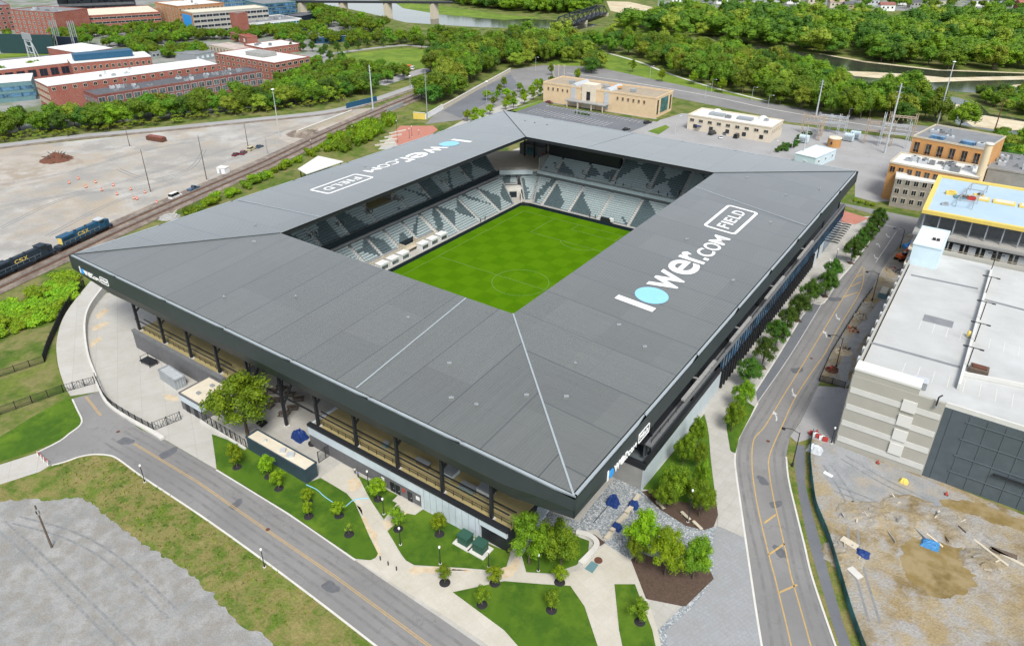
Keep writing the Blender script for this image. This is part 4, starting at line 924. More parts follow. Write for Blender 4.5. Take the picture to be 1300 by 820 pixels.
def picket_fence(pts, h, name, label, mat='black_metal', post=2.4, slat=.28, gate=False, cat='fence', z=0.0, wire=None, tilt=0):
    t = thing(name, label, cat, pts[0])
    mb = MB(); PO = []
    for a, b in zip(pts, pts[1:]):
        a = Vector((a[0], a[1], z)); b = Vector((b[0], b[1], z)); L = (b-a).length
        for zz in (.12, h-.1): mb.bar(a+Vector((0, 0, zz)), b+Vector((0, 0, zz)), .07)
        n = max(1, int(L/slat))
        for i in range(n+1): q = a+(b-a)*(i/n); mb.bar(q+Vector((0, 0, .1)), q+Vector((0, 0, h-.05)), .055)
        n = max(1, round(L/post))
        for i in range(n+1): q = a+(b-a)*(i/n); PO.append(q)
        if gate:
            n = max(2, round(L/1.6))
            for i in range(n): p0 = a+(b-a)*(i/n); p1 = a+(b-a)*((i+1)/n); mb.bar(p0+Vector((0, 0, .15 if i % 2 else h-.15)), p1+Vector((0, 0, h-.15 if i % 2 else .15)), .08)
    mb.build('infill', mat, t)
    for i, q in enumerate(PO):
        if i == 0 or (q-PO[i-1]).length > .3: pm = MB(); pm.bar(q, q+Vector((0, 0, h+.1)), .14); pm.build('post', mat, t)
    return t
Pw = lambda *a: [U(*q) for q in a]
picket_fence(smooth_path(Pw((122, 482), (137, 511), (165, 531), (195.5, 547.5)), 4), 1.5, 'yard_fence', 'black railing fence curving along the dock yard kerb wall', z=.5)
picket_fence(Pw((195.5, 546.5), (230, 532.6)), 2.3, 'sliding_gate', 'black sliding gate with zigzag bracing across the dock driveway', gate=True, cat='gate', slat=.5)
picket_fence(Pw((81, 498), (120.6, 487)), 2.1, 'sliding_gate', 'black sliding gate with zigzag bracing across the ramp road', gate=True, cat='gate', slat=.5)
picket_fence(Pw((-25, 536), (0, 527), (81, 498)), 2.2, 'mesh_fence', 'dark fence crossing the lawn to the ramp gate', slat=.22, post=3)
picket_fence(Pw((-25, 488), (0, 479), (57, 460)), 2.0, 'mesh_fence', 'dark fence crossing the rough grass above the lawn', slat=.22, post=3)
picket_fence(smooth_path(Pw((57, 460), (62, 444), (70, 425), (82, 400), (95, 380), (108, 364)), 3), 2.5, 'slat_fence', 'tall dark slatted fence curving between shrubs and ramp road', slat=.2, post=2.2)
picket_fence(Pw((258, 534), (313, 569)), 2.4, 'slat_fence', 'black post fence beside the big tree and dock driveway', slat=.9, post=1.8)
MB_ = MB(); strip(MB_, Pw((255, 536), (312, 571)), .5, 0, h=.5); tag(MB_.build('low_wall', 'concrete'), 'low pale wall under the black post fence by the driveway', 'wall')
picket_fence(Pw((405, 587.5), (431, 570)), 2.9, 'security_gate', 'tall black gate between the long kiosk and the block wall', gate=False, cat='gate', slat=.3, post=1.6)
# long black kiosk, dock kiosk, container
def kiosk(px, h, name, label, wall, roof, cat='kiosk', dz=.35):
    A, B, Cc = (U(*q, h) for q in px); u = (B-A).normalized(); n = Vector((-u.y, u.x, 0)); w = (B-A).length; dd = (Cc-B).dot(n)
    if dd < 0: n = -n; dd = -dd
    c = [A, B, B+n*dd, A+n*dd]; ctr = sum(c, Vector())/4; t = thing(name, label, cat, (ctr.x, ctr.y, 0))
    MB().prism([p.xy for p in c], 0, h-.35).build('wall', wall, t)
    mb = MB()
    for i in range(4): a, b = c[i], c[(i+1) % 4]; mb.bar((a.x, a.y, h-.17), (b.x, b.y, h-.17), .3, .36)
    mb.build('parapet', wall, t)
    k = [p+(ctr-p).normalized()*.25 for p in c]; MB().prism([p.xy for p in k], h-.36, h-.15).build('roof', roof, t)
    return t, c, u, n, w, dd
t, c, u, n, w, dd = kiosk(((312, 554), (387, 597), (402.5, 587)), 3.6, 'bar_kiosk', 'long dark kiosk with a cream roof on the lawn edge', 'kiosk_dark', 'roof_cream')
for k, s in ((.25, .5), (.55, 1.1), (.68, 1.5)):
    q = c[0]+u*(w*k)+n*(dd*.5); MB().box((q.x, q.y, 3.75), (s, s*.8, .6), rz=.6).build('rooftop_unit', 'steel_light', t)
t, c, u, n, w, dd = kiosk(((227, 498), (254, 513.5), (283, 487)), 4.6, 'dock_kiosk', 'small kiosk with pale band and cream roof beside the big tree', 'block_grey', 'roof_cream')
mb = MB()
for i in range(4): a, b = c[i], c[(i+1) % 4]; o_ = (a+b)/2-sum(c, Vector())/4; o_.normalize(); mb.bar((a+o_*.2).xy.to_3d()+Vector((0, 0, 3.4)), (b+o_*.2).xy.to_3d()+Vector((0, 0, 3.4)), .12, 1.5)
mb.build('sign_band', 'panel_light', t)
for k in (.3, .75): q = c[0]+u*(w*.5)+n*(dd*k); MB().box((q.x, q.y, 4.7), (.8, .8, .5)).build('rooftop_unit', 'steel', t)
for k in (.3, .7): q = c[0]+u*(w*k)-n*.06; MB().box((q.x, q.y, 1.1), (1.5, .1, 2.2), rz=math.atan2(u.y, u.x)).build('door', 'black_metal', t)
t, c, u, n, w, dd = kiosk(((200.5, 469), (221, 483), (236, 478)), 2.9, 'waste_compactor', 'grey steel waste compactor against the dock wall', 'steel', 'steel_light', 'container')
for k in (.25, .5, .75): q = c[1]+n*(dd*k)+u*.05; MB().box((q.x, q.y, 1.3), (.12, .12, 2.3), rz=math.atan2(u.y, u.x)).build('rib', 'steel_light', t)
p = U(190, 462); t = thing('loading_platform', 'black metal loading platform with rails on the dock yard', 'platform', p)
MB().box((p.x, p.y, 1.0), (4.2, 2.4, .2), rz=.1).build('floor_plate', 'black_metal', t)
for x in (-1.9, 1.9):
    for y in (-1, 1): MB().bar((p.x+x, p.y+y, 0), (p.x+x, p.y+y, 2), .12).build('leg', 'black_metal', t)
mb = MB(); mb.bar((p.x-2, p.y+1.1, 2), (p.x+2, p.y+1.1, 2), .08); mb.bar((p.x-2, p.y-1.1, 2), (p.x-2, p.y+1.1, 2), .08); mb.build('handrail', 'black_metal', t)
# transformers
for q, lb in (((591, 689), 'green transformer box nearer the block wall steps'), ((610, 699), 'green transformer box nearer the loading bay')):
    p = U(*q); t = thing('transformer_box', lb, 'transformer', p, 'green transformer boxes on the lawn')
    MB().box(p+Vector((0, 0, .15)), (3.6, 3.2, .35)).build('pad', 'concrete', t); MB().box(p+Vector((0, 0, 1.2)), (2.2, 1.9, 1.8)).build('cabinet', 'green_box', t)
    MB().box(p+Vector((0, 0, 2.14)), (2.4, 2.1, .1)).build('lid', 'green_box', t)
    for s in (-1, 1): MB().box(p+Vector((s*.55, -.97, 1.1)), (1.0, .06, 1.4)).build('door', 'green_box', t)
# tables on the patio
def table(p, lb, rz):
    t = thing('picnic_table', lb, 'picnic table', p, 'dark picnic tables on the patio', rz); o = Vector(p)
    def b(nm, *bx):
        mb = MB()
        for c_, d_ in bx: mb.box(o+Vector(c_), d_)
        mb.build(nm, 'wood' if nm != 'leg' else 'black_metal', t)
    b('tabletop', ((0, 0, .76), (2.6, .9, .07)));
    for s in (-1, 1): b('bench', ((0, s*.85, .45), (2.6, .35, .06)))
    for s in (-1, 1): b('leg', ((s*1.0, 0, .36), (.1, 1.9, .1)), ((s*1.0, 0, .5), (.1, .5, .5)), ((s*1.0, -.6, .2), (.1, .1, .4)), ((s*1.0, .6, .2), (.1, .1, .4)))
tb = [(357, 494), (368, 502), (379, 508), (341, 517), (361, 527), (350, 509), (333, 505), (345, 498), (372, 519)]
tl = ['under the canopy behind the tall column', 'in the middle of the back row', 'nearest the block wall end of the back row', 'beside the big tree', 'alone at the front of the patio', 'just left of the tall column foot', 'half hidden behind the tree crown', 'at the dark end of the back row', 'between the front table and the blue tarpaulin']
for i, q in enumerate(tb): table(U(*q), 'dark picnic table '+tl[i], .35+.2*(i % 3))
slab('planter_bed', [(325, 538), (333, 532), (340, 537), (332, 543)], .35, 'mulch_dark', z0=0)
def tarp(p, s, h, lb, name='tarpaulin', mat='tarp_blue', seed=1):
    rd = random.Random(seed); n = 9; vs = []
    for j in range(n):
        for i in range(n):
            u_, v_ = i/(n-1)*2-1, j/(n-1)*2-1; r = max(abs(u_), abs(v_)); z = h*(1-max(0, (r-.55)/.45))**.8*(.8+.4*rd.random())
            vs.append((p[0]+u_*s*(.85+.2*rd.random()), p[1]+v_*s*.8*(.85+.2*rd.random()), (p[2] if len(p) > 2 else 0)+.03+(z if r < .98 else 0)))
    o = MB().add(vs, [(j*n+i, j*n+i+1, (j+1)*n+i+1, (j+1)*n+i) for j in range(n-1) for i in range(n-1)]).build(name, mat); return tag(o, lb, 'tarpaulin')
tarp(U(381, 556), 1.7, 2.1, 'dark blue tarpaulin draped over goods by the block wall', seed=3)
tarp(U(778, 640), 1.3, 1.9, 'blue tarpaulin over a heap on the cobbles by the long shadow line', seed=5)
tarp(U(804, 643), 1.1, 1.3, 'blue tarpaulin at the wall end of the stone bench line', seed=6)
tarp(U(782.5, 671), 1.0, 1.2, 'blue tarpaulin at the plaza middle of the stone bench line', seed=8)
p = U(397, 564); t = thing('hose_reel', 'black hose reel lying by the tall gate', 'hose reel', p); mb = MB(); mb.lathe(p, [(.5, .05), (.9, .1), (.95, .45), (.5, .5)], 14); mb.build('coil', 'rubber', t); MB().lathe(p, [(.3, 0), (.3, .55)], 10).build('hub', 'steel', t)
# plaza furniture
path = [(811, 629), (803, 643), (795, 654), (784, 667), (776, 677), (769, 687)]
sg = ['touching the concrete end wall', 'second from the concrete end wall', 'in the middle of the line', 'beside the plaza tarpaulin', 'nearest the curved planter']
for i in range(5):
    a = U(*path[i]); b = U(*path[i+1]); d_ = (b-a).normalized(); nn = Vector((-d_.y, d_.x, 0)); mb = MB(); a = a+d_*.2; b = b-d_*.2
    pts = [a-nn*.35, a+nn*.5, b+nn*.3, b-nn*.55]
    mb.prism([q.xy for q in pts], .1, .65); tag(mb.build('stone_bench', 'stone'), 'pale stone block bench '+sg[i], 'bench', 'stone blocks in a line across the cobbles')
p = U(810, 652); t = thing('bike_rack', 'black bicycle rack under the plaza tree', 'bicycle rack', p)
for i in range(5): q = p+Vector((i*.55-1.1, i*.5-1, 0)); mb = MB(); mb.path([q, q+Vector((0, 0, .9)), q+Vector((.6, -.6, .9)), q+Vector((.6, -.6, 0))], .04); mb.build('hoop', 'black_metal', t)
p0 = U(753, 664); p1 = U(771, 643); t = thing('shadow_strip', 'thin dark strip drawn as a long shadow line across the grey cobbles', 'shadow strip', p0); MB().bar(p0+Vector((0, 0, .12)), p1+Vector((0, 0, .12)), .14, .05).build('shadow_bar', 'black_metal', t)  # dark bar laid on the cobbles to draw a slender pole's shadow line
mb = MB(); p = U(759.6, 711.5); mb.lathe(p, [(.75, .1), (.75, .135)], 18); tag(mb.build('manhole_cover', 'rust'), 'round rust brown manhole cover on the pale plaza', 'manhole cover')
arc = [(731, 677.5), (745, 680.5), (755, 687), (757, 695), (748, 706), (737, 717)]
mb = MB(); strip(mb, smooth_path([U(*q) for q in arc], 6), 1.0, 0, h=.65); tag(mb.build('seat_wall', 'concrete'), 'curved pale concrete seat wall round the corner lawn', 'wall')
for q, lb in (((870, 657), 'pale stone bench in the mulch left of the tall lamp'), ((885, 669), 'pale stone bench at the cobble edge of the mulch bed'), ((838, 643), 'pale stone bench near the concrete end wall corner trees')):
    p = U(*q); t = thing('bench', lb, 'bench', p, 'pale benches in the mulch bed'); MB().box(p+Vector((0, 0, .58)), (2.4, .6, .12), rz=-.45).build('seat', 'stone', t)
    for s in (-.8, .8): MB().box(p+Vector((s*.9, -s*.43, .35)), (.3, .5, .4), rz=-.45).build('leg', 'stone', t)
# hose on the lawn
mb = MB(); pts = [U(*q)+Vector((0, 0, .2)) for q in ((389, 616), (402, 622), (411, 630), (424, 639), (437, 644), (450, 635), (468, 633))]; mb.path(smooth_path(pts, 4), .09)
tag(mb.build('garden_hose', 'sign_disc_pale'), 'pale teal hose snaking over the lawn to the path', 'hose')
# barricade
a, b = U(47, 576), U(63, 590.5)
for i in range(2):
    p = a+(b-a)*(.27+.5*i); ang = math.atan2((b-a).y, (b-a).x); t = thing('road_barrier', ('red and white road barrier nearer the lawn on the slip road', 'red and white road barrier nearer the rough verge on the slip road')[i], 'barrier', p)
    MB().box(p+Vector((0, 0, .85)), (2.4, .08, .35), rz=ang).build('board', 'red_paint', t)
    for s in (-.9, .9): q = p+Vector((math.cos(ang)*s, math.sin(ang)*s, 0)); mb = MB(); mb.bar(q+Vector((.3, -.3, 0)), q+Vector((0, 0, 1.1)), .08); mb.bar(q+Vector((-.3, .3, 0)), q+Vector((0, 0, 1.1)), .08); mb.build('leg', 'white', t)
# ================================================================ RAILWAY AND THE WEST
multi('dirt_grey', [((.36, .33, .29), 1), ((.42, .40, .37), .8), ((.30, .26, .21), 1.5)], .06, fine=1.5, fvar=.25)
multi('town_ground', [((.20, .20, .205), 1), ((.085, .15, .02), .7), ((.26, .26, .25), 1.4)], .03, fine=1, fvar=.2)
multi('bank_scrub', [((.06, .12, .016), 1), ((.10, .16, .02), 1), ((.04, .085, .012), 2)], .1, fine=.8, fvar=.4)
TR1 = smooth_path([U(*p) for p in ((-60, 383), (0, 355), (70, 323), (142, 289.5), (241, 246), (330, 208), (400, 175), (465, 146.5), (528, 120.5), (580, 98), (640, 70), (700, 42), (760, 16))], 6)
def offset(path, o):
    L, Rr = ribbon(path, abs(o)*2, 0); return [Vector(p) for p in (L if o > 0 else Rr)]
TR2 = offset(TR1, -5.0); BED = offset(TR1, -2.5)
mb = MB(); strip(mb, BED, 14, .02, h=.25); tag(mb.build('railway_bed', 'ballast'), kind='structure')
for tr, nm in ((TR1, 'railway track nearer the dirt lot, carrying the locomotives'), (TR2, 'empty railway track nearer the hedge and stadium')):
    t = thing('railway_track', nm, 'railway track', tr[10]); mb = MB(); strip(mb, tr, 2.7, .29); mb.build('sleepers', 'track_bed', t)
    for o in (-.75, .75): mb = MB(); strip(mb, offset(tr, o), .16, .29, h=.16); mb.build('rail', 'rust' if o < 0 else 'steel', t)
SP = smooth_path([U(*p) for p in ((-60, 192), (0, 185), (100, 173), (200, 164), (320, 152), (400, 144), (440, 137), (478, 126), (530, 108), (560, 98))], 5)
mb = MB(); strip(mb, SP, 7, .03); tag(mb.build('service_road', 'asphalt_light'), kind='structure')
mb = MB(); strip(mb, offset(SP, -6), 3, .03, h=.2); tag(mb.build('railway_bed', 'ballast'), kind='structure')
struct('dirt_lot', [(-80, 405), (-80, 200), (0, 189), (200, 168), (320, 155), (440, 140), (480, 136), (440, 155), (330, 203), (142, 284), (0, 350)], .012, 'dirt_lot')
struct('dirt_patch', [(-20, 204), (40, 196), (105, 203), (80, 222), (10, 238), (-30, 235)], .016, 'dirt_grey', soft=4)
struct('dirt_patch', [(345, 172), (385, 160), (440, 145), (450, 150), (400, 172), (372, 182)], .018, 'dirt_grey', soft=4)
def loco(i, c, rz, lb):
    t = thing('locomotive', lb, 'locomotive', c, 'diesel locomotives coupled in a train'); dark = i > 0; o = Vector(c); mt = 'train_dark' if dark else 'train_blue'
    M_ = Matrix.Rotation(0, 3, 'Z')
    def part(nm, mat, fn): mb = MB(); fn(mb); ob = mb.build(nm, mat, t); return ob
    B = lambda x, y, z, a, b, h: ((o.x+x, o.y+y, o.z+z), (a, b, h))
    part('underframe', 'train_dark', lambda m: (m.box(*B(0, 0, 1.45, 22.4, 3.0, .5)), m.box(*B(11.3, 0, 1.1, .5, 2.6, .9)), m.box(*B(-11.3, 0, 1.1, .5, 2.6, .9))))
    part('hood', mt, lambda m: (m.box(*B(-1.6, 0, 3.0, 15.6, 1.9, 2.6)), m.box(*B(-1.6, 0, 4.34, 15.6, 1.5, .2))))
    part('radiator', mt, lambda m: (m.box(*B(-7.2, 0, 4.3, 4.6, 3.0, .55)), m.box(*B(-7.2, 0, 3.8, 4.4, 2.3, .6))))
    cab = part('cab', mt, lambda m: (m.box(*B(7.3, 0, 3.2, 2.5, 2.95, 3.0)),)); part('nose', mt, lambda m: (m.box(*B(9.6, 0, 2.75, 2.2, 1.9, 2.1)),))
    mb = MB(); mb.box(*B(7.3, 0, 4.8, 2.9, 3.1, .25)); mb.build('cab_roof', 'steel_light' if not dark else 'train_dark', cab)
    mb = MB(); mb.box(*B(8.58, 0, 3.9, .08, 2.5, .7)); mb.box(*B(7.3, 0, 3.9, 1.6, 3.02, .7)); mb.build('cab_window', 'glass_dark', cab)
    part('fuel_tank', 'black_metal', lambda m: m.box(*B(-.3, 0, .75, 5.6, 2.6, 1.0)))
    for s in (-1, 1):
        def truck(m):
            m.box(*B(s*7.4, 0, .85, 5.0, 2.5, .55))
            for k in (-1.8, 0, 1.8):
                for y in (-.75, .75): m.tube((o.x+s*7.4+k, o.y+y-.08, o.z+.53), (o.x+s*7.4+k, o.y+y+.08, o.z+.53), .53, n=14)
        part('truck', 'rubber', truck)
    part('end_panel', 'yellow' if not dark else 'train_dark', lambda m: m.box(*B(-9.45, 0, 3.0, .12, 1.7, 2.2)))
    mb = MB()
    for y in (-1.42, 1.42):
        mb.bar((o.x-9, o.y+y, o.z+2.7), (o.x+6, o.y+y, o.z+2.7), .06)
        for k in range(8): mb.bar((o.x-9+k*2.1, o.y+y, o.z+1.7), (o.x-9+k*2.1, o.y+y, o.z+2.7), .05)
    mb.build('handrail', 'paint_yellow' if not dark else 'steel', t)
    mb = MB(); mb.lathe(o+Vector((-3, 0, 4.4)), [(.5, 0), (.5, .3)], 12); mb.lathe(o+Vector((1.5, 0, 4.4)), [(.4, 0), (.4, .35)], 12); mb.build('roof_fan', 'black_metal', t)
    mb = MB()
    for j, ch in enumerate('CSX'): glyph(mb, ch, -3.0+j*1.6, -1.6+j*1.6, 2.5, 3.75, lambda u, v, h: Vector((o.x+u, o.y-.96-h, o.z+v)), .03)
    mb.build('lettering', 'yellow', t)
    t.rotation_euler = (0, 0, rz)
def along(path, target, dist=0):
    i = min(range(len(path)), key=lambda k: (path[k]-target).length); return i
def at_len(path, start, d):
    i = along(path, start); p = path[i]; step = 1 if d > 0 else -1; rem = abs(d)
    while 0 <= i+step < len(path):
        seg = path[i+step]-path[i]
        if seg.length >= rem: q = path[i]+seg*(rem/seg.length); return q, seg*step
        rem -= seg.length; i += step
    return path[i], path[i]-path[i-1]
nose = U(141, 290)
for i, lb in enumerate(('blue lead locomotive with yellow lettering and a pale cab roof', 'dark locomotive coupled behind the blue lead locomotive', 'dark locomotive at the left edge of the picture')):
    q, dv = at_len(TR1, nose, -(11.8+i*24.2)); loco(i, (q.x, q.y, .42), math.atan2(dv.y, dv.x), lb)
# ---- dirt lot objects
def car(kind):
    t = thing('parked_car', 'x', 'car', (0, 0, 0)); L, Wd, H = {'sedan': (4.6, 1.85, 1.45), 'suv': (4.9, 1.95, 1.8), 'van': (5.6, 2.1, 2.3), 'pickup': (5.6, 2.0, 1.85)}[kind]
    bz = {'sedan': .95, 'suv': 1.05, 'van': 1.2, 'pickup': 1.1}[kind]
    x = L/2; y = Wd/2; mb = MB()
    prof = [(-x, .35), (-x*.98, bz*.95), (-x*.55, bz), (x*.35, bz), (x*.95, bz*.82), (x, .45), (x*.9, .25), (-x*.9, .25)]
    n = len(prof); vs = [(a, -y, b) for a, b in prof]+[(a, y, b) for a, b in prof]
    mb.add(vs, [tuple(range(n)), tuple(range(n, 2*n))[::-1]]+[((i+1) % n, i, i+n, (i+1) % n+n) for i in range(n)]); mb.build('body', 'car_grey', t)
    a0, a1 = {'sedan': (-.72, .42), 'suv': (-.95, .40), 'van': (-.97, .62), 'pickup': (-.15, .45)}[kind]
    g = [(a0*x, bz), (a1*x, bz), (a1*x-.75, H), (a0*x+(.6 if kind == 'sedan' else .2), H)]; w = y*.86
    vs = [(a, -y*.95 if k < 2 else -w*.9, b) for k, (a, b) in enumerate(g)]+[(a, y*.95 if k < 2 else w*.9, b) for k, (a, b) in enumerate(g)]
    mb = MB(); mb.add(vs, [(0, 1, 2, 3), (7, 6, 5, 4), (1, 5, 6, 2), (0, 3, 7, 4)]); mb.build('glasshouse', 'car_glass', t)
    mb = MB(); mb.box(((g[2][0]+g[3][0])/2, 0, H+.02), (g[2][0]-g[3][0], w*1.8, .06)); mb.build('roof', 'car_grey', t)
    for sx in (-.62, .64):
        for sy in (-1, 1): mb = MB(); mb.tube((sx*x, sy*(y-.2), .33), (sx*x, sy*(y+.01), .33), .33, n=14); mb.build('wheel', 'rubber', t)
    for sy in (-1, 1): MB().box((x-.03, sy*y*.72, .72), (.1, .35, .16)).build('headlight', 'lamp_glass', t)
    return t
PROTO = {}; FIRST = set()
def put_car(kind, mat, p, rz, lb, group):
    if kind not in PROTO: PROTO[kind] = car(kind)
    if kind not in FIRST: FIRST.add(kind); c = PROTO[kind]; c.location = p; c.rotation_euler = (0, 0, rz); c['label'] = lb; c['group'] = group
    else: c = copy_thing(PROTO[kind], p, rz, label=lb, group=group)
    for k in KIDS[c.name]:
        if k.name.startswith(('body', 'roof')):
            k.material_slots[0].link = 'OBJECT'; k.material_slots[0].material = MATS[mat]
    return c
trz = math.atan2((TR1[30]-TR1[28]).y, (TR1[30]-TR1[28]).x)
gA = 'cars parked in the dirt lot'
put_car('sedan', 'car_red', U(300, 197.5), trz, 'dark red car at the near end of the dirt lot row', gA); put_car('suv', 'car_red', U(309.5, 195.5), trz+.3, 'maroon car beside the dark red car on the dirt', gA)
put_car('suv', 'car_sand', U(319.5, 190.5), trz+.1, 'sand coloured car in the dirt lot row', gA); put_car('sedan', 'car_blue', U(329.5, 187.5), trz, 'dark blue car at the far end of the dirt lot row', gA)
gB = 'cars parked north of the stadium'
for kind, mat, q, rz, lb in (('suv', 'car_black', (822, 157), 1.2, 'black and red car near the kerb corner of the northern parking lot'), ('sedan', 'car_black', (795, 165.5), 1.3, 'low black car just above the stadium roof edge'), ('sedan', 'car_red', (697, 131), 0, 'maroon car at the left end of the cream office block'), ('van', 'car_black', (904, 171), 1.4, 'black van in front of the small cream building'), ('sedan', 'car_white', (915, 175.5), 1.9, 'white car in front of the small cream building'), ('suv', 'car_grey', (922, 171), 1.4, 'grey car tight against the small cream building'), ('van', 'car_black', (935.5, 175), 1.5, 'black van right of the white car at the cream building'), ('suv', 'car_black', (943, 172.5), 1.4, 'black car farthest right in front of the cream building')): put_car(kind, mat, U(*q), rz, lb, gB)
gC = 'cars parked by the park'
for kind, mat, q, rz, lb in (('sedan', 'car_grey', (447, 79.5), .3, 'grey car among trees at the left corner of the park lawn'), ('suv', 'car_black', (495, 101.5), .4, 'black car in the small lot below the park lawn'), ('van', 'car_white', (498, 89), .4, 'white van beside the orange food truck')): put_car(kind, mat, U(*q), rz, lb, gC)
for i, (q, mat) in enumerate((((122, 45), 'car_white'), ((130, 43.5), 'car_grey'), ((138, 42.5), 'car_blue'), ((146, 41), 'car_white'), ((154, 40), 'car_black'), ((163, 41), 'car_grey'), ((205, 41), 'car_grey'), ((214, 40), 'car_white'), ((386, 43), 'car_red'), ((396, 42.5), 'car_white'), ((118, 47), 'car_black'))): put_car('sedan', mat, U(*q), .9, 'small parked car in the distant lot before the brick garage' if i < 6 or i == 10 else 'small parked car on a far street among trees', 'tiny far parked cars before the garage' if i < 6 or i == 10 else 'tiny far cars on the tree lined street')
# cones
cl = ['leftmost of the lot cones', 'behind the leftmost cone', 'left of the middle of the lot', 'farthest from the railway', 'in the middle of the cone scatter, beside the tyre marks', 'far side, toward the tall lamp mast', 'near the centre, closer to the railway', 'first of the close pair', 'second of the close pair', 'nearest the railway and white van', 'at the foot of the tall dark mast', 'alone left of the tall dark mast']
for i, (x, y) in enumerate(((348, 210), (393, 189), (432, 230), (480, 207), (510, 246), (567, 222), (587, 266), (672, 288), (687, 290), (785, 308), (725, 258), (655, 242))):
    p = U(x/3.94, 180+y/3.94); t = thing('traffic_cone', 'orange traffic barrel '+cl[i], 'traffic cone', p, 'orange barrels scattered on the dirt lot')
    mb = MB(); mb.lathe(p, [(.38, .1), (.3, .6), (.27, 1.2), (.12, 1.3)], 12); mb.build('barrel', 'orange', t); MB().lathe(p, [(.34, .55), (.31, .75)], 12).build('band', 'white', t); MB().box(p+Vector((0, 0, .05)), (.9, .9, .1)).build('base', 'rubber', t)
p = U(284, 220); t = thing('site_cabin', 'small white cabin beside the tracks in the dirt lot', 'cabin', p); MB().box(p+Vector((0, 0, 1.4)), (4.2, 3.2, 2.6), rz=.3).build('wall', 'white', t); MB().box(p+Vector((0, 0, 2.8)), (4.5, 3.5, .2), rz=.3).build('roof', 'roof_white', t); MB().box(p+Vector((.2, -1.65, 1.2)), (.9, .1, 2), rz=.3).build('door', 'steel', t)
p = U(223, 251); put_car('van', 'car_white', p, trz, 'white van beside the tracks below the tall dark mast', 'vans beside the railway')
p = U(246, 241); put_car('pickup', 'car_blue', p, trz, 'pale blue pickup between the white van and cabin by the tracks', 'vans beside the railway')
def heap(p, s, h, mats, lb, name='debris_heap', seed=0, n=40, cat='debris heap'):
    rd = random.Random(seed); t = thing(name, lb, cat, p); p = Vector(p); mb = MB()
    k = 12; vs = []
    for j in range(k):
        for i in range(k): u_, v_ = i/(k-1)*2-1, j/(k-1)*2-1; r = math.hypot(u_, v_); vs.append((p.x+u_*s, p.y+v_*s, (.05+h*(1-r)**.8*(.7+.5*rd.random())) if r < .93 else -.15))
    mb.add(vs, [(j*k+i, j*k+i+1, (j+1)*k+i+1, (j+1)*k+i) for j in range(k-1) for i in range(k-1)]); mb.build('soil', mats[0], t)
    mb = MB()
    for i in range(n): a = rd.uniform(0, 6.28); r = s*.8*math.sqrt(rd.random()); l = rd.uniform(.5, 2.6)*s/5; q = p+Vector((r*math.cos(a), r*math.sin(a), h*(1-r/s)*.7+.2)); e = q+Vector((rd.uniform(-l, l), rd.uniform(-l, l), rd.uniform(-.2, .6)*l)); mb.bar(q, e, .1+.15*rd.random(), .1+.3*rd.random(), mi=rd.randrange(len(mats)-1))
    mb.build('scrap', mats[1:], t); return t
heap(U(72, 203), 7, 3.2, ['rust', 'bark', 'wood', 'stone', 'rust'], 'big rusty heap of scrap and branches on the dirt lot', seed=2, n=90)
heap(U(385, 170), 9, 2.0, ['ballast', 'wood', 'stone'], 'brown soil heap below the railway service road', seed=4, n=10)
heap(U(215, 276), 4, 1.4, ['concrete_grey', 'stone', 'concrete'], 'grey rubble heap between the track and stadium roof', seed=5, n=20)
p = U(199, 179); t = thing('rusty_container', 'long rusty skip standing in the dirt lot near the service road', 'container', p); MB().box(p+Vector((0, 0, 1.2)), (11, 3, 1.9), rz=.2).build('body', 'rust', t); MB().box(p+Vector((0, 0, 2.3)), (10, 2.4, .5), rz=.2).build('load', 'brick_brown', t)
for s in (-4, 4): MB().box(p+Vector((s, s*.2, .3)), (.6, 2.8, .5), rz=.2).build('skid', 'rubber', t)
def mast(b, ty, name, lb, r=.22, mat='steel', head=None, cat='pole', group=None, hmax=45):
    p = U(*b); h = min(hmax, HT(*b, ty)); t = thing(name, lb, cat, p, group); MB().tube(p, p+Vector((0, 0, h)), r, r*.5, n=10).build('pole', mat, t)
    if head == 'cross':
        for k in (.95, .88, .81): MB().bar(p+Vector((-1.6, .6, h*k)), p+Vector((1.6, -.6, h*k)), .14).build('crossarm', mat, t)
    elif head == 'lamp': MB().lathe(p+Vector((0, 0, h)), [(.5, -.2), (.9, 0), (.9, .25), (.3, .45)], 12).build('lamp_head', 'lamp_glass', t)
    elif head == 'arm':
        a = p+Vector((0, 0, h)); e = a+Vector((2.6, -.8, .3)); MB().bar(a, e, .12).build('arm', mat, t); MB().box(e, (.9, .4, .2)).build('lamp_head', 'lamp_glass', t)
    elif head == 'flood':
        for k in (-.9, 0, .9): MB().box(p+Vector((k, -.2, h)), (.6, .3, .5)).build('floodlight', 'lamp_glass', t)
    else: MB().lathe(p, [(r*1.8, 0), (r*1.8, .3)], 10).build('footing', 'concrete', t)
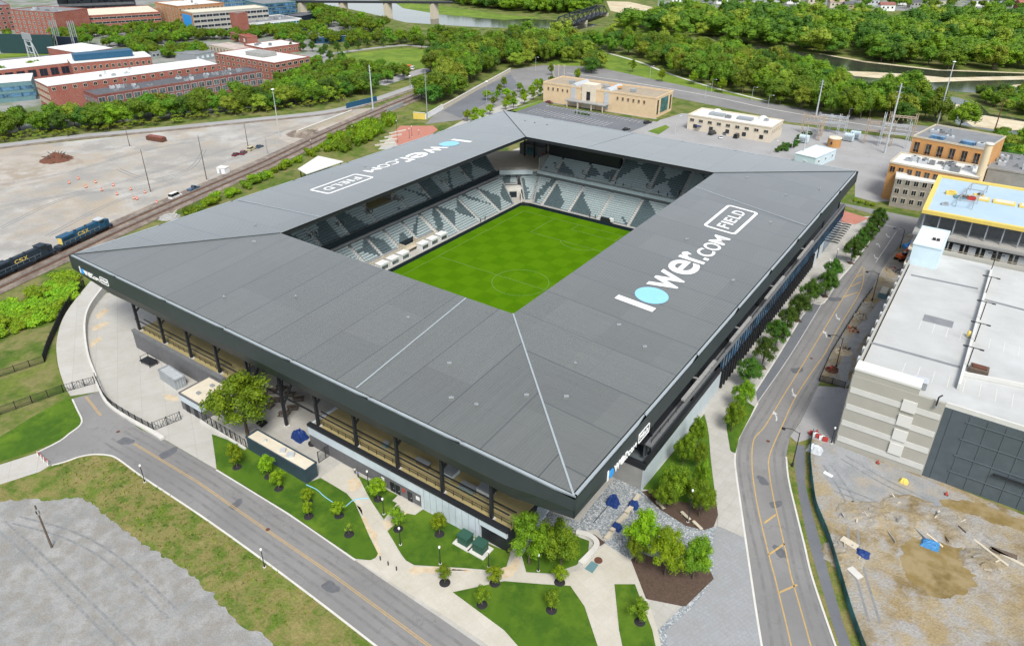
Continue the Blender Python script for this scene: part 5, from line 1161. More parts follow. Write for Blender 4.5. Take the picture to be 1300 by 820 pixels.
for b, ty, kw in (((191.6, 244.7), 190, dict(mat='wood', name='utility_pole', lb='dark wooden mast by the white van at the tracks')), ((262.7, 229.5), 172, dict(mat='wood', name='utility_pole', lb='tall dark wooden mast left of the white cabin')), ((315, 187), 157, dict(mat='wood', name='utility_pole', lb='wooden mast behind the sand coloured car')), ((165, 187), 165, dict(mat='wood', name='utility_pole', lb='slim mast at the left of the rusty skip')), ((340, 197), 175, dict(mat='steel', name='utility_pole', lb='short mast beside the dark blue car')),
    ((355, 174), 114, dict(mat='steel_light', head='lamp', name='lamp_mast', lb='tall pale lamp mast beside the brown soil heap', r=.26)), ((473.6, 140), 83, dict(mat='steel_light', name='steel_pole', lb='thick pale steel pole beside the blue rail girder', r=.5, head='cross')), ((542.6, 152), 89, dict(mat='steel', name='steel_pole', lb='slim steel pole beside the yellow retaining wall', r=.3, head='cross')), ((618, 136), 104, dict(mat='steel', name='steel_pole', lb='slim steel pole among the young street trees', r=.22, head='lamp')), ((521, 112), 97, dict(mat='steel', name='signal_pole', lb='short railway signal pole where tracks meet trees', head='lamp'))):
    mast(b, ty, cat='pole', **kw)
for i, (x, t0, b0) in enumerate(((297, 213, 225), (402, 163, 178), (504, 640/3.94-2, 640/3.94+15))): pass
for b, ty, lb in (((505, 182), 153, 'slim black lamp at the left of the brick plaza'), ((520, 177), 163, 'slim black lamp in the middle of the brick plaza'), ((523, 174), 160, 'slim black lamp just right of the middle one on the brick plaza'), ((532, 172), 168, 'low black lamp at the right of the brick plaza'), ((448, 172), 160, 'slim black lamp in the hedge by the tracks'), ((396, 193), 178, 'slim black lamp in the hedge nearer the white pavilion')): lamp_post(U(*b), max(3, HT(*b, ty)), lb, 'globe', 'slim black lamps around the brick plaza')
# blue girder, walls by the underpass
def girder(a, b, h, mat, lb):
    a, b = U(*a), U(*b); t = thing('rail_girder', lb, 'bridge girder', a); MB().bar(a+Vector((0, 0, h/2)), b+Vector((0, 0, h/2)), .5, h).build('plate', mat, t)
    mb = MB(); L = (b-a).length; n = int(L/2.2); d_ = (b-a)/L; nn = Vector((d_.y, -d_.x, 0))
    for i in range(n+1): q = a+d_*(L*i/n)+nn*.32; mb.bar(q, q+Vector((0, 0, h)), .18)
    mb.build('stiffener', mat, t)
girder((440, 138), (478, 128.5), 3.0, 'train_blue', 'dark blue plate girder beside the steel pole on the service line'); girder((492, 143.5), (511, 135), 2.4, 'steel', 'grey plate girder beside the tracks near the yellow wall')
def wall(a, b, h, th, mat, lb, name='wall', cap=None):
    a, b = U(*a), U(*b); t = thing(name, lb, 'wall', a); MB().bar(a+Vector((0, 0, h/2)), b+Vector((0, 0, h/2)), th, h).build('wall_face', mat, t); MB().bar(a+Vector((0, 0, h+.1)), b+Vector((0, 0, h+.1)), th+.2, .2).build('coping', cap or 'concrete', t)
wall((525, 151), (540, 152), 3.6, .6, 'yellow', 'bright yellow wall at the corner of the street and brick plaza'); wall((540.5, 152), (562, 139), 2.8, .6, 'white', 'white retaining wall running up the street from the yellow wall'); wall((562.5, 139), (648, 91), 2.2, .8, 'stone', 'long pale stone wall under the trees along the street'); wall((378, 173), (447, 146), 2.6, .8, 'stone', 'long tan retaining wall below the service line')
slab('brick_plaza', [(496, 172), (508, 160), (550, 160), (556, 165), (535, 180), (505, 185)], .07, 'brick_plaza'); slab('forecourt', [(480, 190), (497, 172), (505, 184), (540, 178), (590, 152), (650, 130), (660, 140), (560, 190)], .05, 'pavement')
for i in range(4): wall((476+i*6, 186-i*5), (500+i*5, 183-i*5.5), .6, .5, 'stone', ('lowest', 'second lowest', 'second highest', 'highest')[i]+' pale terrace kerb in the grass beside the hedge', 'terrace_kerb')
# white pavilion
h = 5; A, B, Cc, Dd = U(378, 214.5, h), U(389, 221, h), U(436, 205, h), U(404, 198, h)
t = thing('pavilion', 'white flat roofed pavilion tucked beside the roof edge and hedge', 'pavilion', (A.x, A.y, 0)); MB().prism([A.xy, B.xy, Cc.xy, Dd.xy], h-.35, h).build('roof', 'roof_white', t)
for q in (A, B, Cc, Dd): q = q+((A+B+Cc+Dd)/4-q)*.12; MB().bar((q.x, q.y, 0), (q.x, q.y, h-.35), .3).build('post', 'black_metal', t)
# ================================================================ STREETS NORTH, PARK, RIVER
slab('yard', [(640, 142), (690, 127), (760, 136), (840, 152), (866, 144), (1000, 158), (1100, 171), (1165, 180), (1140, 255), (1085, 258), (1086, 221), (970, 200), (818, 171)], .02, 'asphalt_light')
struct('parking_lot', [(642, 141), (692, 129), (833, 152), (820, 160), (800, 168), (740, 158)], .05, 'asphalt_dark')
mb = MB(); a, b = U(700, 133), U(826, 155.5); nn = Vector((-(b-a).y, (b-a).x, 0)).normalized()*-1
for i in range(26):
    p = a+(b-a)*(i/25); strip(mb, [p+nn*.5, p+nn*5.4], .14, .056)
    if i % 1 == 0 and i < 20: strip(mb, [p+nn*14, p+nn*24], .14, .056)
tag(mb.build('bay_marking', 'paint_white'), kind='structure')
for i, (x, y) in enumerate(((731, 144), (735, 144.6), (739, 145.2), (743, 145.9), (747, 146.5))): pass
slab('lawn', [(648, 141), (690, 127), (692, 129), (656, 142)], .1, 'park_grass'); slab('lawn', [(822, 167), (845, 159), (850, 162), (836, 171)], .1, 'park_grass'); slab('lawn', [(696, 131), (833, 152), (862, 133), (862, 138), (834, 155), (697, 134)], .1, 'meadow')
struct('street', [(540, 158), (561, 136), (599, 112), (647, 89), (690, 83), (755, 85), (820, 99), (900, 116), (970, 129.5), (1060, 145), (1130, 155), (1240, 168), (1240, 178), (1180, 176), (1100, 167), (1000, 155), (970, 147), (870, 127), (790, 109), (740, 101), (700, 100), (665, 118), (650, 130), (590, 152)], .035, 'asphalt')
mb = MB(); mark(((720, 93), (800, 104.5), (900, 122), (980, 139), (1100, 159), (1180, 170)), .8, None, .045, mb=mb); tag(mb.build('median', 'concrete'), kind='structure')
struct('parking_lot', [(563, 141), (602, 117), (648, 95), (660, 110), (600, 140), (585, 150)], .045, 'asphalt_dark')
slab('pavement', [(592, 153), (650, 128), (692, 108), (700, 112), (668, 130), (640, 142), (600, 160)], .08, 'pavement')
struct('verge', [(741, 61), (805, 75), (843, 90), (900, 109), (970, 127), (1060, 144), (1060, 146), (970, 131), (900, 117), (820, 100), (755, 86), (690, 84), (700, 78)], .03, 'park_grass')
mb = MB(); mark(((730, 57), (805, 77), (843, 91.5), (900, 110), (975, 129)), 2.4, None, .05, mb=mb); tag(mb.build('riverside_path', 'concrete'), kind='structure')
slab('crossroad_verge', [(1078, 256), (1170, 275), (1168, 272), (1085, 250)], .1, 'meadow')
struct('district_ground', [(-400, 195), (0, 170), (330, 140), (440, 122), (430, 90), (415, 60), (470, 35), (420, 14), (330, -30), (-400, -60)], .01, 'town_ground')
struct('park_lawn', [(430, 70), (470, 66), (509, 62), (537, 62), (555, 74), (539, 87), (491, 86), (454, 78)], .04, 'park_grass')
mb = MB(); mark(((395, 73), (440, 66), (509, 58), (545, 60), (600, 58)), 7, None, .03, mb=mb); mark(((480, 108), (510, 98), (545, 88)), 12, None, .03, mb=mb); tag(mb.build('park_road', 'asphalt_light'), kind='structure')
struct('river', [(880, 40), (940, 53), (985, 62), (1050, 71), (1100, 80), (1190, 90), (1300, 94), (1450, 98), (1450, 125), (1300, 117), (1250, 119), (1200, 116), (1130, 109), (1090, 105), (1056, 93), (1000, 75), (930, 60)], .04, 'water')
struct('river', [(380, -14), (455, -2), (520, 5), (560, 11), (605, 19), (660, 24), (735, 28), (760, 32), (735, 38), (660, 36), (610, 35), (560, 32), (515, 29), (480, 20), (440, 11), (360, -2)], .04, 'water')
struct('river', [(1190, 119), (1215, 124), (1245, 134), (1256, 145), (1290, 150), (1330, 158), (1450, 168), (1450, 182), (1330, 176), (1265, 168), (1215, 158), (1204, 148), (1215, 140)], .05, 'water')
struct('river_bank', [(1040, 68), (1100, 78), (1190, 88.5), (1300, 92.5), (1450, 96), (1450, 97.2), (1300, 93.6), (1190, 89.8), (1100, 79.6), (1040, 69)], .055, 'sand')
struct('sandbar', [(1062, 90), (1110, 92), (1160, 95), (1200, 99), (1300, 97), (1400, 98.5), (1400, 102.5), (1300, 101.5), (1230, 103), (1180, 105), (1130, 101), (1085, 97)], .07, 'sand'); struct('sandbar', [(1280, 109), (1330, 104), (1400, 106), (1380, 116), (1300, 113)], .07, 'sand'); struct('sandbar', [(1200, 131), (1238, 136), (1232, 145), (1206, 143)], .08, 'sand'); struct('sandbar', [(1222, 152), (1250, 147), (1300, 155), (1325, 165), (1275, 166), (1235, 161)], .08, 'sand'); struct('sandbar', [(1105, 108), (1130, 110), (1190, 117), (1160, 121), (1112, 116)], .08, 'sand')
struct('meadow_island', [(500, 3), (560, 8), (640, 19), (690, 23), (640, 26), (560, 19), (512, 11)], .07, 'park_grass')
struct('sand_yard', [(770, 2), (800, 3), (830, 10), (850, 20), (830, 24), (800, 20), (775, 14)], .06, 'sand')
struct('meadow_strip', [(755, 36), (800, 34), (840, 38), (880, 44), (860, 48), (800, 44), (765, 42)], .05, 'park_grass')
# truss bridge and viaduct
def truss(a, b, h, w, lb):
    a, b = U(*a), U(*b); d_ = (b-a).normalized(); nn = Vector((-d_.y, d_.x, 0)); L = (b-a).length; t = thing('truss_bridge', lb, 'bridge', a); z0 = 4.0; n = 10
    MB().bar(a+nn*w/2+Vector((0, 0, z0)), b+nn*w/2+Vector((0, 0, z0)), w, .8).build('bridge_deck', 'black_metal', t)
    for s in (0, 1):
        mb = MB(); o = nn*(w*s); P = lambda k, z: a+d_*(L*k/n)+o+Vector((0, 0, z0+z))
        mb.bar(P(0, .3), P(n, .3), .7); mb.bar(P(1, h), P(n-1, h), .7); mb.bar(P(0, 0), P(1, h), .7); mb.bar(P(n, 0), P(n-1, h), .7)
        for k in range(1, n): mb.bar(P(k, 0), P(k, h), .5)
        for k in range(1, n-1): mb.bar(P(k if k < n/2 else k+1, h), P(k+1 if k < n/2 else k, 0), .4)
        mb.build('truss_side', 'navy', t)
    mb = MB()
    for k in range(1, n): q = a+d_*(L*k/n)+Vector((0, 0, z0+h)); mb.bar(q, q+nn*w, .5)
    mb.build('top_bracing', 'navy', t)
    for k in (0, .5, 1): q = a+d_*(L*k)+nn*w/2; MB().box((q.x, q.y, 1.8), (3, w+2, 3.6), rz=math.atan2(d_.y, d_.x)).build('pier', 'stone', t)
truss((713, 42), (771, 21), 9, 9, 'dark steel truss railway bridge crossing the river between woods')
z = HT(497, 25, 4); a, b = U(335, 2, z), U(575, 3.5, z); t = thing('viaduct', 'long dark railway viaduct along the top edge over the bright river', 'bridge', (a.x, a.y, 0))
MB().bar(a, b, 8, 2.2).build('bridge_deck', 'black_metal', t)
for k in (.2, .42, .655, .9): q = a+(b-a)*k; MB().box((q.x, q.y, z/2-.6), (5, 9, z-1.2)).build('pier', 'stone', t)
# ================================================================ BUILDINGS
WM = {}
def winmesh(ww, wh, gm, fm):
    k = (round(ww, 2), round(wh, 2), gm, fm)
    if k not in WM:
        mb = MB(); mb.box((0, .02, 0), (ww, .06, wh), mi=0); f = min(.16, ww*.12)
        for s in (-1, 1): mb.box((s*(ww/2), .07, 0), (f, .18, wh+f), mi=1); mb.box((0, .07, s*wh/2), (ww-f, .18, f), mi=1)
        mb.box((0, .06, 0), (f*.5, .1, wh-f), mi=1)
        me = mb.build('tmp', [gm, fm]); WM[k] = me.data; bpy.data.objects.remove(me)
    return WM[k]
def rect3(a, b, c, h):
    A, B, Cc = U(*a, h), U(*b, h), U(*c, h); u = (B-A).normalized(); n = Vector((-u.y, u.x, 0)); dd = (Cc-B).dot(n)
    if dd < 0: n, dd = -n, -dd
    return [A, B, B+n*dd, A+n*dd]
def bld(px, h, label, wallm, roofm='roof_white', cat='building', name='building', par=.7, wins=(), group=None, z0=0, units=0, seed=0, trim=None, corners=None):
    """wins: (edge, rows, cols, w, h, first centre height, storey, glass, frame)"""
    c = corners or rect3(*px, h); ctr = sum(c, Vector())/len(c); t = thing(name, label, cat, (ctr.x, ctr.y, z0), group)
    if sum(a.x*b.y-b.x*a.y for a, b in zip(c, c[1:]+c[:1])) < 0: c = [c[1], c[0], c[3], c[2]]
    MB().prism([p.xy for p in c], z0, h-par).build('wall', wallm, t)
    mb = MB()
    for i in range(len(c)): a, b = c[i], c[(i+1) % len(c)]; d_ = (b-a).normalized()*.18; mb.bar((a.x-d_.x, a.y-d_.y, h-par/2), (b.x-d_.x, b.y-d_.y, h-par/2), .36, par)
    mb.build('parapet', trim or wallm, t)
    k = [p+(ctr-p).normalized()*.3 for p in c]; ro = MB().prism([p.xy for p in k], h-par-.1, h-par+.12).build('roof', roofm, t)
    for (e, rows, cols, ww, wh, zc, dz, gm, fm) in wins:
        a, b = c[e].copy(), c[(e+1) % len(c)].copy(); a.z = b.z = 0; d_ = (b-a).normalized(); L = (b-a).length; out = Vector((d_.y, -d_.x, 0)); me = winmesh(ww, wh, gm, fm); rz = math.atan2(-d_.y, -d_.x)
        for r in range(rows):
            for q in range(cols):
                o = bpy.data.objects.new('window', me); COL.objects.link(o); o.parent = t; KIDS.setdefault(t.name, []).append(o)
                p = a+d_*(L*(q+.5)/cols)+out*.01; o.location = (p.x-ctr.x, p.y-ctr.y, zc+r*dz-z0); o.rotation_euler = (0, 0, rz)
    rd = random.Random(seed+len(label))
    for i in range(units):
        u_, v_ = rd.uniform(.1, .9), rd.uniform(.2, .8); p = c[0]+(c[1]-c[0])*u_+(c[3]-c[0])*v_; s = rd.uniform(1.2, 3.2); hh = rd.uniform(.9, 2.2); an = math.atan2((c[1]-c[0]).y, (c[1]-c[0]).x)
        mb = MB(); mb.box((p.x, p.y, h-par+.1+hh/2), (s, s*rd.uniform(.5, 1), hh), rz=an); mb.lathe((p.x, p.y, h-par+.1+hh), [(s*.2, 0), (s*.2, .15)], 10, mi=1); mb.build('rooftop_unit', [('steel_light', 'steel', 'roof_grey')[rd.randrange(3)], 'black_metal'], t)
    return t, c
GD, BM = 'glass_dark', 'black_metal'
# cream office and its neighbour
t, c = bld(((690, 104), (833.5, 124), (858.5, 115.5)), 12, 'cream two storey office block with arched roof lights north of the stadium', 'tan', 'roof_tan', wins=((0, 1, 0, 1, 1, 1, 1, GD, BM),), units=0, par=.9)
u = (c[1]-c[0]).normalized(); L = (c[1]-c[0]).length; n = Vector((-u.y, u.x, 0)); rz = math.atan2(u.y, u.x); ctr = Vector((t.location.x, t.location.y, 0))
me = winmesh(1.3, 2.0, GD, 'tan')
for f in [.05+.045*i for i in range(6)]+[.68+.045*i for i in range(6)]:
    o = bpy.data.objects.new('window', me); COL.objects.link(o); o.parent = t; p = c[0].xy.to_3d()+u*(L*f)-n*.02; o.location = (p.x-ctr.x, p.y-ctr.y, 8.4); o.rotation_euler = (0, 0, math.atan2(-u.y, -u.x))
for f in (.285, .585):
    p = c[0].xy.to_3d()+u*(L*f); mb = MB(); q = p-n*.15; mb.box((q.x, q.y, 6.2), (3.0, .3, 9.5), rz=rz); mb.build('glazed_bay', 'steel_light', t)
    mb = MB(); k = 10
    for i in range(k): a0, a1 = math.pi*i/k, math.pi*(i+1)/k; v = [p+u*(2.2*math.cos(x))+n*y+Vector((0, 0, 11+2.4*math.sin(x))) for x in (a0, a1) for y in (0, 16)]; mb.add(v, [(0, 2, 3, 1)])
    v = [p+u*(2.2*math.cos(math.pi*i/k))+Vector((0, 0, 11+2.4*math.sin(math.pi*i/k))) for i in range(k+1)]; mb.add(v, [tuple(range(k+1))]); mb.build('roof_vault', 'steel_light', t)
p = c[0].xy.to_3d()+u*(L*.43); q = p+n*2.5; MB().box((q.x, q.y, 7.2), (9, 7, 14), rz=rz).build('entrance_tower', 'tan_light', t); q = p-n*1.1; MB().box((q.x, q.y, 7.5), (2.4, .3, 5), rz=rz).build('tall_window', GD, t)
q = p-n*3.2; MB().box((q.x, q.y, 4.2), (L*.36, 5, .5), rz=rz).build('porch_roof', 'concrete_grey', t)
for f in (-.16, -.06, .06, .16): q = p+u*(L*f)-n*5.2; MB().box((q.x, q.y, 2), (.5, .5, 4), rz=rz).build('porch_post', 'stone', t)
e = c[1].xy.to_3d(); v = (c[2]-c[1]).normalized(); Lr = (c[2]-c[1]).length; q = e+v*(Lr*.5)+u*.1; MB().box((q.x, q.y, 6.3), (.4, Lr*.42, 8), rz=math.atan2(v.y, v.x)-math.pi/2).build('corner_window', 'glass_teal', t)
for f in (.12, .88): q = e+v*(Lr*f)+u*.1; MB().box((q.x, q.y, 6), (.3, 1.6, 8), rz=math.atan2(v.y, v.x)-math.pi/2).build('corner_window', GD, t)
for f, g, s in ((.2, .5, 3), (.52, .6, 4), (.75, .6, 3)): q = c[0]+u*(L*f)+n*(9); MB().box((q.x, q.y, 12.2), (s, 2.4, 1.6), rz=rz).build('rooftop_unit', 'steel', t)
q = c[0]+u*(L*.58)+n*11; MB().box((q.x, q.y, 12.4), (8, 3.5, .9), rz=rz).build('rooftop_hatch', 'brick_ochre', t)
h19 = HT(979, 181, 161)
t, c = bld(((874, 145), (980, 161.5), (996.6, 152.5)), h19, 'small cream two storey building with white roof by the substation', 'tan_light', 'roof_white', wins=((0, 1, 9, 2.3, 1.6, h19*.66, 1, GD, 'stone'), (0, 1, 5, 1.8, 1.8, h19*.28, 1, GD, BM), (1, 1, 6, 1.1, 2.2, h19*.64, 1, GD, 'stone')), units=3)
u = (c[1]-c[0]).normalized(); n = Vector((-u.y, u.x, 0)); L = (c[1]-c[0]).length
for f in (.28, .62): q = c[0]+u*(L*f)+n*9; MB().box((q.x, q.y, h19+.1), (8, 4, 1.0), rz=math.atan2(u.y, u.x)).build('roof_light', 'steel', t)
for f in (.22, .78): q = c[0]+u*(L*f)+n*16; mb = MB(); mb.lathe((q.x, q.y, h19-.6), [(2.6, 0), (2.4, .7), (1.4, 1.5), (.2, 1.8)], 16); mb.build('roof_dome', 'roof_white', t)
q = c[0].xy.to_3d()+u*(L*.15)-n*1; MB().box((q.x, q.y, 2.9), (3, 2, .2), rz=math.atan2(u.y, u.x)).build('awning', 'tarp_blue', t)
bld(((1010, 194.5), (1036, 200.5), (1049.5, 187)), 5, 'pale blue shed with white roof inside the substation yard', 'pale_blue', 'roof_white', name='shed', cat='shed', par=.3, wins=((1, 1, 3, 1.6, 1.4, 2.6, 1, GD, 'white'), (0, 1, 1, 1.4, 2.4, 1.3, 1, 'steel', 'white')))
p = U(1058, 186); t = thing('brick_hut', 'small round ochre brick hut in the substation', 'hut', p); mb = MB(); mb.lathe(p, [(3.2, 0), (3.2, 4.2)], 8); mb.build('wall', 'brick_ochre', t); MB().lathe(p, [(3.4, 4.2), (3.4, 4.6), (2.6, 4.8)], 8).build('roof', 'roof_cream', t); MB().box(p+Vector((-.6, -2.95, 2.2)), (.9, .3, 1.5)).build('window', GD, t)
for q, lb in (((1020, 181), 'pale blue power transformer beside the hedge in the substation'), ((1077, 179), 'pale blue power transformer right of the ochre brick hut'), ((1085, 176), 'pale blue power transformer farthest right in the substation yard')):
    p = U(*q); t = thing('power_transformer', lb, 'transformer', p); MB().box(p+Vector((0, 0, 2)), (4.5, 3, 3.4)).build('tank', 'pale_blue', t)
    for k in range(6): MB().box(p+Vector((-1.9+k*.75, -1.9, 1.9)), (.25, .8, 2.6)).build('radiator_fin', 'steel_light', t)
    for k in (-1, 0, 1): MB().lathe(p+Vector((k, .4, 3.7)), [(.28, 0), (.12, .3), (.25, .6), (.1, .9), (.1, 1.4)], 8).build('bushing', 'steel', t)
M('gantry_tan', (.42, .34, .26), .7, .2, 1)
def gantry(p, w, h, rz, lb, mat):
    t = thing('substation_gantry', lb, 'gantry', p, 'lattice gantries in the substation', rz); o = Vector(p)
    def lat(a, b, s):
        mb = MB(); a = o+Vector(a); b = o+Vector(b); d_ = (b-a).normalized(); x = Vector((1, 0, 0)) if abs(d_.x) < .8 else Vector((0, 0, 1)); y = d_.cross(x); L = (b-a).length; n = max(3, int(L/1.6))
        for i in (-1, 1):
            for j in (-1, 1): mb.bar(a+(x*i+y*j)*s, b+(x*i+y*j)*s, .2)
        for k in range(n):
            q, r = a+d_*(L*k/n), a+d_*(L*(k+1)/n); sg = 1 if k % 2 else -1
            for j in (-1, 1): mb.bar(q+(x*sg+y*j)*s, r+(x*-sg+y*j)*s, .12); mb.bar(q+(y*sg+x*j)*s, r+(y*-sg+x*j)*s, .12)
        return mb
    for s in (-1, 1): lat((s*w/2, 0, 0), (s*w/2, 0, h*1.18), .45).build('lattice_tower', mat, t)
    lat((-w/2, 0, h), (w/2, 0, h), .4).build('lattice_beam', mat, t); lat((-w/2, 0, h*.62), (w/2, 0, h*.62), .3).build('lattice_beam', mat, t)
    for k in range(5): MB().lathe(o+Vector((-w/2+w*(k+1)/6, 0, h-1.9)), [(.08, 0), (.2, .3), (.08, .5), (.2, .8), (.08, 1.1), (.08, 1.5)], 6).build('insulator', 'stone', t)
for i, (q, w, h, rz) in enumerate(((1028, 171), 10, 9, .2) if False else ((q, w, h, rz) for q, w, h, rz in (((1030, 170), 10, 9, .2), ((1050, 169), 10, 9, .2), ((1040, 176), 9, 8, 1.7), ((1062, 168), 8, 8, .2), ((1113, 184), 12, 11, .2), ((1132, 187), 12, 11, .2), ((1140, 178), 12, 12, .2), ((1118, 174), 10, 10, 1.7)))):
    gantry(U(*q), w, h, rz, 'lattice gantry '+('in the left group, nearest the hedge', 'in the left group, right of the tall pole', 'in the left group, turned side on', 'in the left group, closest to the road', 'in the right group, left front', 'in the right group, right front', 'in the right group, tallest at the back', 'in the right group, turned side on')[i], ('gantry_tan', 'steel_light')[i % 2])
for b, ty, r, lb in (((1036, 147), 102, .5, 'thick pale steel pole behind the left substation gantries'), ((1123, 194.6), 106, .55, 'thickest pale steel pole in the right substation gantries'), ((1017.6, 204.4), 159.5, .35, 'pale steel pole at the corner of the blue shed'), ((1150, 178), 151, .35, 'short pale steel pole beside the ochre building corner'), ((1190, 157.6), 122, .3, 'slim pale pole behind the ochre building'), ((1262, 168), 124, .35, 'brown leaning pole behind the ochre building right end')): mast(b, ty, name='steel_pole', lb=lb, r=r, mat='steel_light' if 'pale' in lb else 'rust', head='cross', cat='pole')
mast((1190, 157), 79, 'floodlight_mast', 'very tall mast with a ring of floodlights by the river', r=.45, mat='steel_light', head='lamp', cat='mast')
for b, ty, lb in (((732, 146), 117, 'steel lamp mast in the northern parking lot nearest the office block'), ((857, 171), 147, 'steel lamp mast at the yard left of the small cream building'), ((978, 196), 178, 'thin lamp mast just above the roof left of the shed'), ((1005, 190), 177, 'thin lamp mast beside the substation hedge'), ((895, 125), 107, 'curved road lamp nearest the small cream building'), ((903, 118), 101, 'road lamp standing on the grass verge'), ((825, 99), 84, 'road lamp by the verge behind the office block'), ((954, 128), 111, 'road lamp before the woodland edge'), ((1076, 153), 138, 'road lamp behind the left substation gantries'), ((680, 90), 73, 'road lamp beside the woodland at the street bend'), ((975, 135), 121, 'road lamp at the far right of the road before the substation')): mast(b, ty, 'road_lamp', lb, r=.12, mat='steel_light', head='arm', cat='street lamp', group='road lamps north of the stadium', hmax=13)
for x, lb in ((703, 'left'), (709, 'middle'), (716, 'right')): mast((x, 97), 82, 'timber_pole', lb+' of three timber poles behind the office block', r=.16, mat='chimney', head='cross', cat='pole', group='three timber poles at the street corner')
# ochre building, annex, chimney
t, c = bld(((1160, 172), (1252, 189), (1260.6, 170)), 22, 'ochre brick building with tall windows and flat grey roof', 'brick_ochre', 'roof_grey', wins=((0, 1, 6, 2.2, 4.4, 17.5, 1, GD, 'brick_ochre'), (0, 1, 6, 2.2, 3, 11.5, 1, GD, 'brick_ochre')), units=5, seed=3, trim='stone')
u = (c[1]-c[0]).normalized(); n = Vector((-u.y, u.x, 0)); L = (c[1]-c[0]).length
for f in (.3, .72): q = c[0]+u*(L*f)+n*4; MB().box((q.x, q.y, 22), (5, 3, 1.4), rz=math.atan2(u.y, u.x)).build('roof_light', 'glass_blue', t)
bld(((1130, 205), (1243, 225.5), (1250, 211)), 15.5, 'lower ochre brick block with many rooftop fans before the tall ochre building', 'brick_ochre', 'roof_white', wins=((0, 1, 10, 2.0, 2.4, 12.6, 1, GD, 'brick_ochre'), (3, 3, 3, 1.6, 2.2, 5, 4.6, GD, 'brick_ochre')), units=14, seed=5, trim='stone')
hA = HT(1132, 262, 225); bld(((1137.5, 225), (1192, 232.5), (1200, 226.5)), hA, 'grey stone annex with three rows of windows before the ochre brick', 'stone_grey', 'roof_white', wins=((0, 3, 5, 1.7, 2.1, 3, 3.7, GD, 'stone'), (3, 3, 1, 1.5, 2, 3, 3.7, GD, 'stone')), trim='concrete')
p = U(1243, 226, 14).xy.to_3d(); t = thing('chimney', 'round cream concrete chimney rising behind the blue roof', 'chimney', p); MB().tube(p, p+Vector((0, 0, 27)), 1.5, 1.3, n=16).build('shaft', 'chimney', t); MB().lathe(p+Vector((0, 0, 27)), [(1.6, 0), (1.6, .5), (1.2, .5)], 16).build('rim', 'concrete', t)
bld(((1255, 212), (1340, 226), (1350, 205)), 13, 'low industrial building with white rooftop plant right of the chimney', 'concrete_grey', 'roof_grey', units=16, seed=9)
# ================================================================ PARKING GARAGE AND THE UNFINISHED BUILDING
P0, P1 = U(1060, 563), U(1170, 602.5); gu = (P1-P0).normalized(); gn = Vector((-gu.y, gu.x, 0)); grz = math.atan2(gu.y, gu.x)
G = lambda a, b, z=0: P0+gu*a+gn*b+Vector((0, 0, z))
GL = (P1-P0).length; e = U(1196, 322, 17)-P0; GDp = e.dot(gn); LIM = 95
PG = thing('parking_garage', 'pale concrete parking garage with an empty rooftop deck', 'parking garage', (G(30, 30)))
def gbox(nm, a, b, z, da, db, dz, mat, par=None): return MB().box(G(a, b, z), (da, db, dz), rz=grz).build(nm, mat, par or PG)
gbox('rooftop_deck', LIM/2, GDp/2, 16.6, LIM-1, GDp-1, .6, 'deck_conc')
gbox('core_wall', LIM/2, GDp/2, 8.1, LIM-3, GDp-3, 16.2, 'concrete_dark')
for z in (4.2, 8.4, 12.6): gbox('floor_slab', LIM/2, GDp/2, z, LIM-1.2, GDp-1.2, .5, 'garage_light')
f = gbox('facade', GL/2, 0, 9, GL, .6, 18, 'garage_light')
for i in range(4): gbox('band', GL/2, -.34, 2.0+i*4.2, GL-.4, .12, 1.3, 'garage_band', f)
for i in range(4): MB().box(G(GL*.66, -.5, 4.2+i*3.6), (2.6, .25, 2.6), rz=grz).build('panel', 'roof_white', f)
MB().box(G(GL*.36, 1.5, 19.6), (GL*.72, 3.6, .5), rz=grz).build('stair_roof', 'roof_white', PG); MB().box(G(GL*.36, 1.4, 18.2), (GL*.72-.2, 3.2, 2.6), rz=grz).build('stair_head', 'garage_light', PG)
s = gbox('screen_facade', (GL+LIM)/2, .1, 8.6, LIM-GL, .5, 17.2, 'garage_mesh')
for i in range(4): MB().box(G((GL+LIM)/2+1.5, -.25, 3.4+i*4), (LIM-GL-5, .12, .18), rz=grz).build('screen_rail', 'mesh_rail', s)
for i in range(20): MB().box(G(GL+1.5+i*3, -.2, 8.6), (.12, .12, 16.6), rz=grz).build('screen_post', 'mesh_rail', s)
MB().box(G((GL+LIM)/2+6, -.5, 6.2), (LIM-GL-10, .5, .25), rz=grz).build('ledge', 'black_metal', s)
for a, b, da, db in ((0, GDp/2, .4, GDp), (LIM, GDp/2, .4, GDp), (LIM/2, GDp, LIM, .4)): MB().box(G(a, b, 9), (da, db, 18), rz=grz).build('outer_wall' if da < 1 else 'rear_wall', 'garage_light', PG)
mb = MB(); mb.box(G((GL+LIM)/2, .1, 17.6), (LIM-GL, .4, 1.2), rz=grz); mb.build('parapet', 'garage_band', PG)
for i in range(14): b = 8+i*(GDp-14)/14; mb = MB(); mb.box(G(-.35, b, 17.2), (.7, 1.2, 1.4), rz=grz); mb.build('wall_light', 'steel_light', PG)
for q0, q1 in (((1106, 435), (1218.7, 466)), ((1156.6, 349), (1241.6, 366.5)), ((1249, 380), (1310, 396))): MB().bar(U(*q0, 16.93), U(*q1, 16.93), .9, .05).build('deck_joint', 'roof_grey', PG)
dv0, dv1 = U(1216, 494, 17), U(1258, 344, 17)
MB().bar(dv0+Vector((0, 0, .6)), dv1+Vector((0, 0, .6)), .5, 1.3).build('ramp_wall', 'garage_band', PG)
MB().bar(U(1222, 474, 17.4), U(1302, 490, 17.4), .5, .9).build('ramp_wall', 'garage_band', PG)
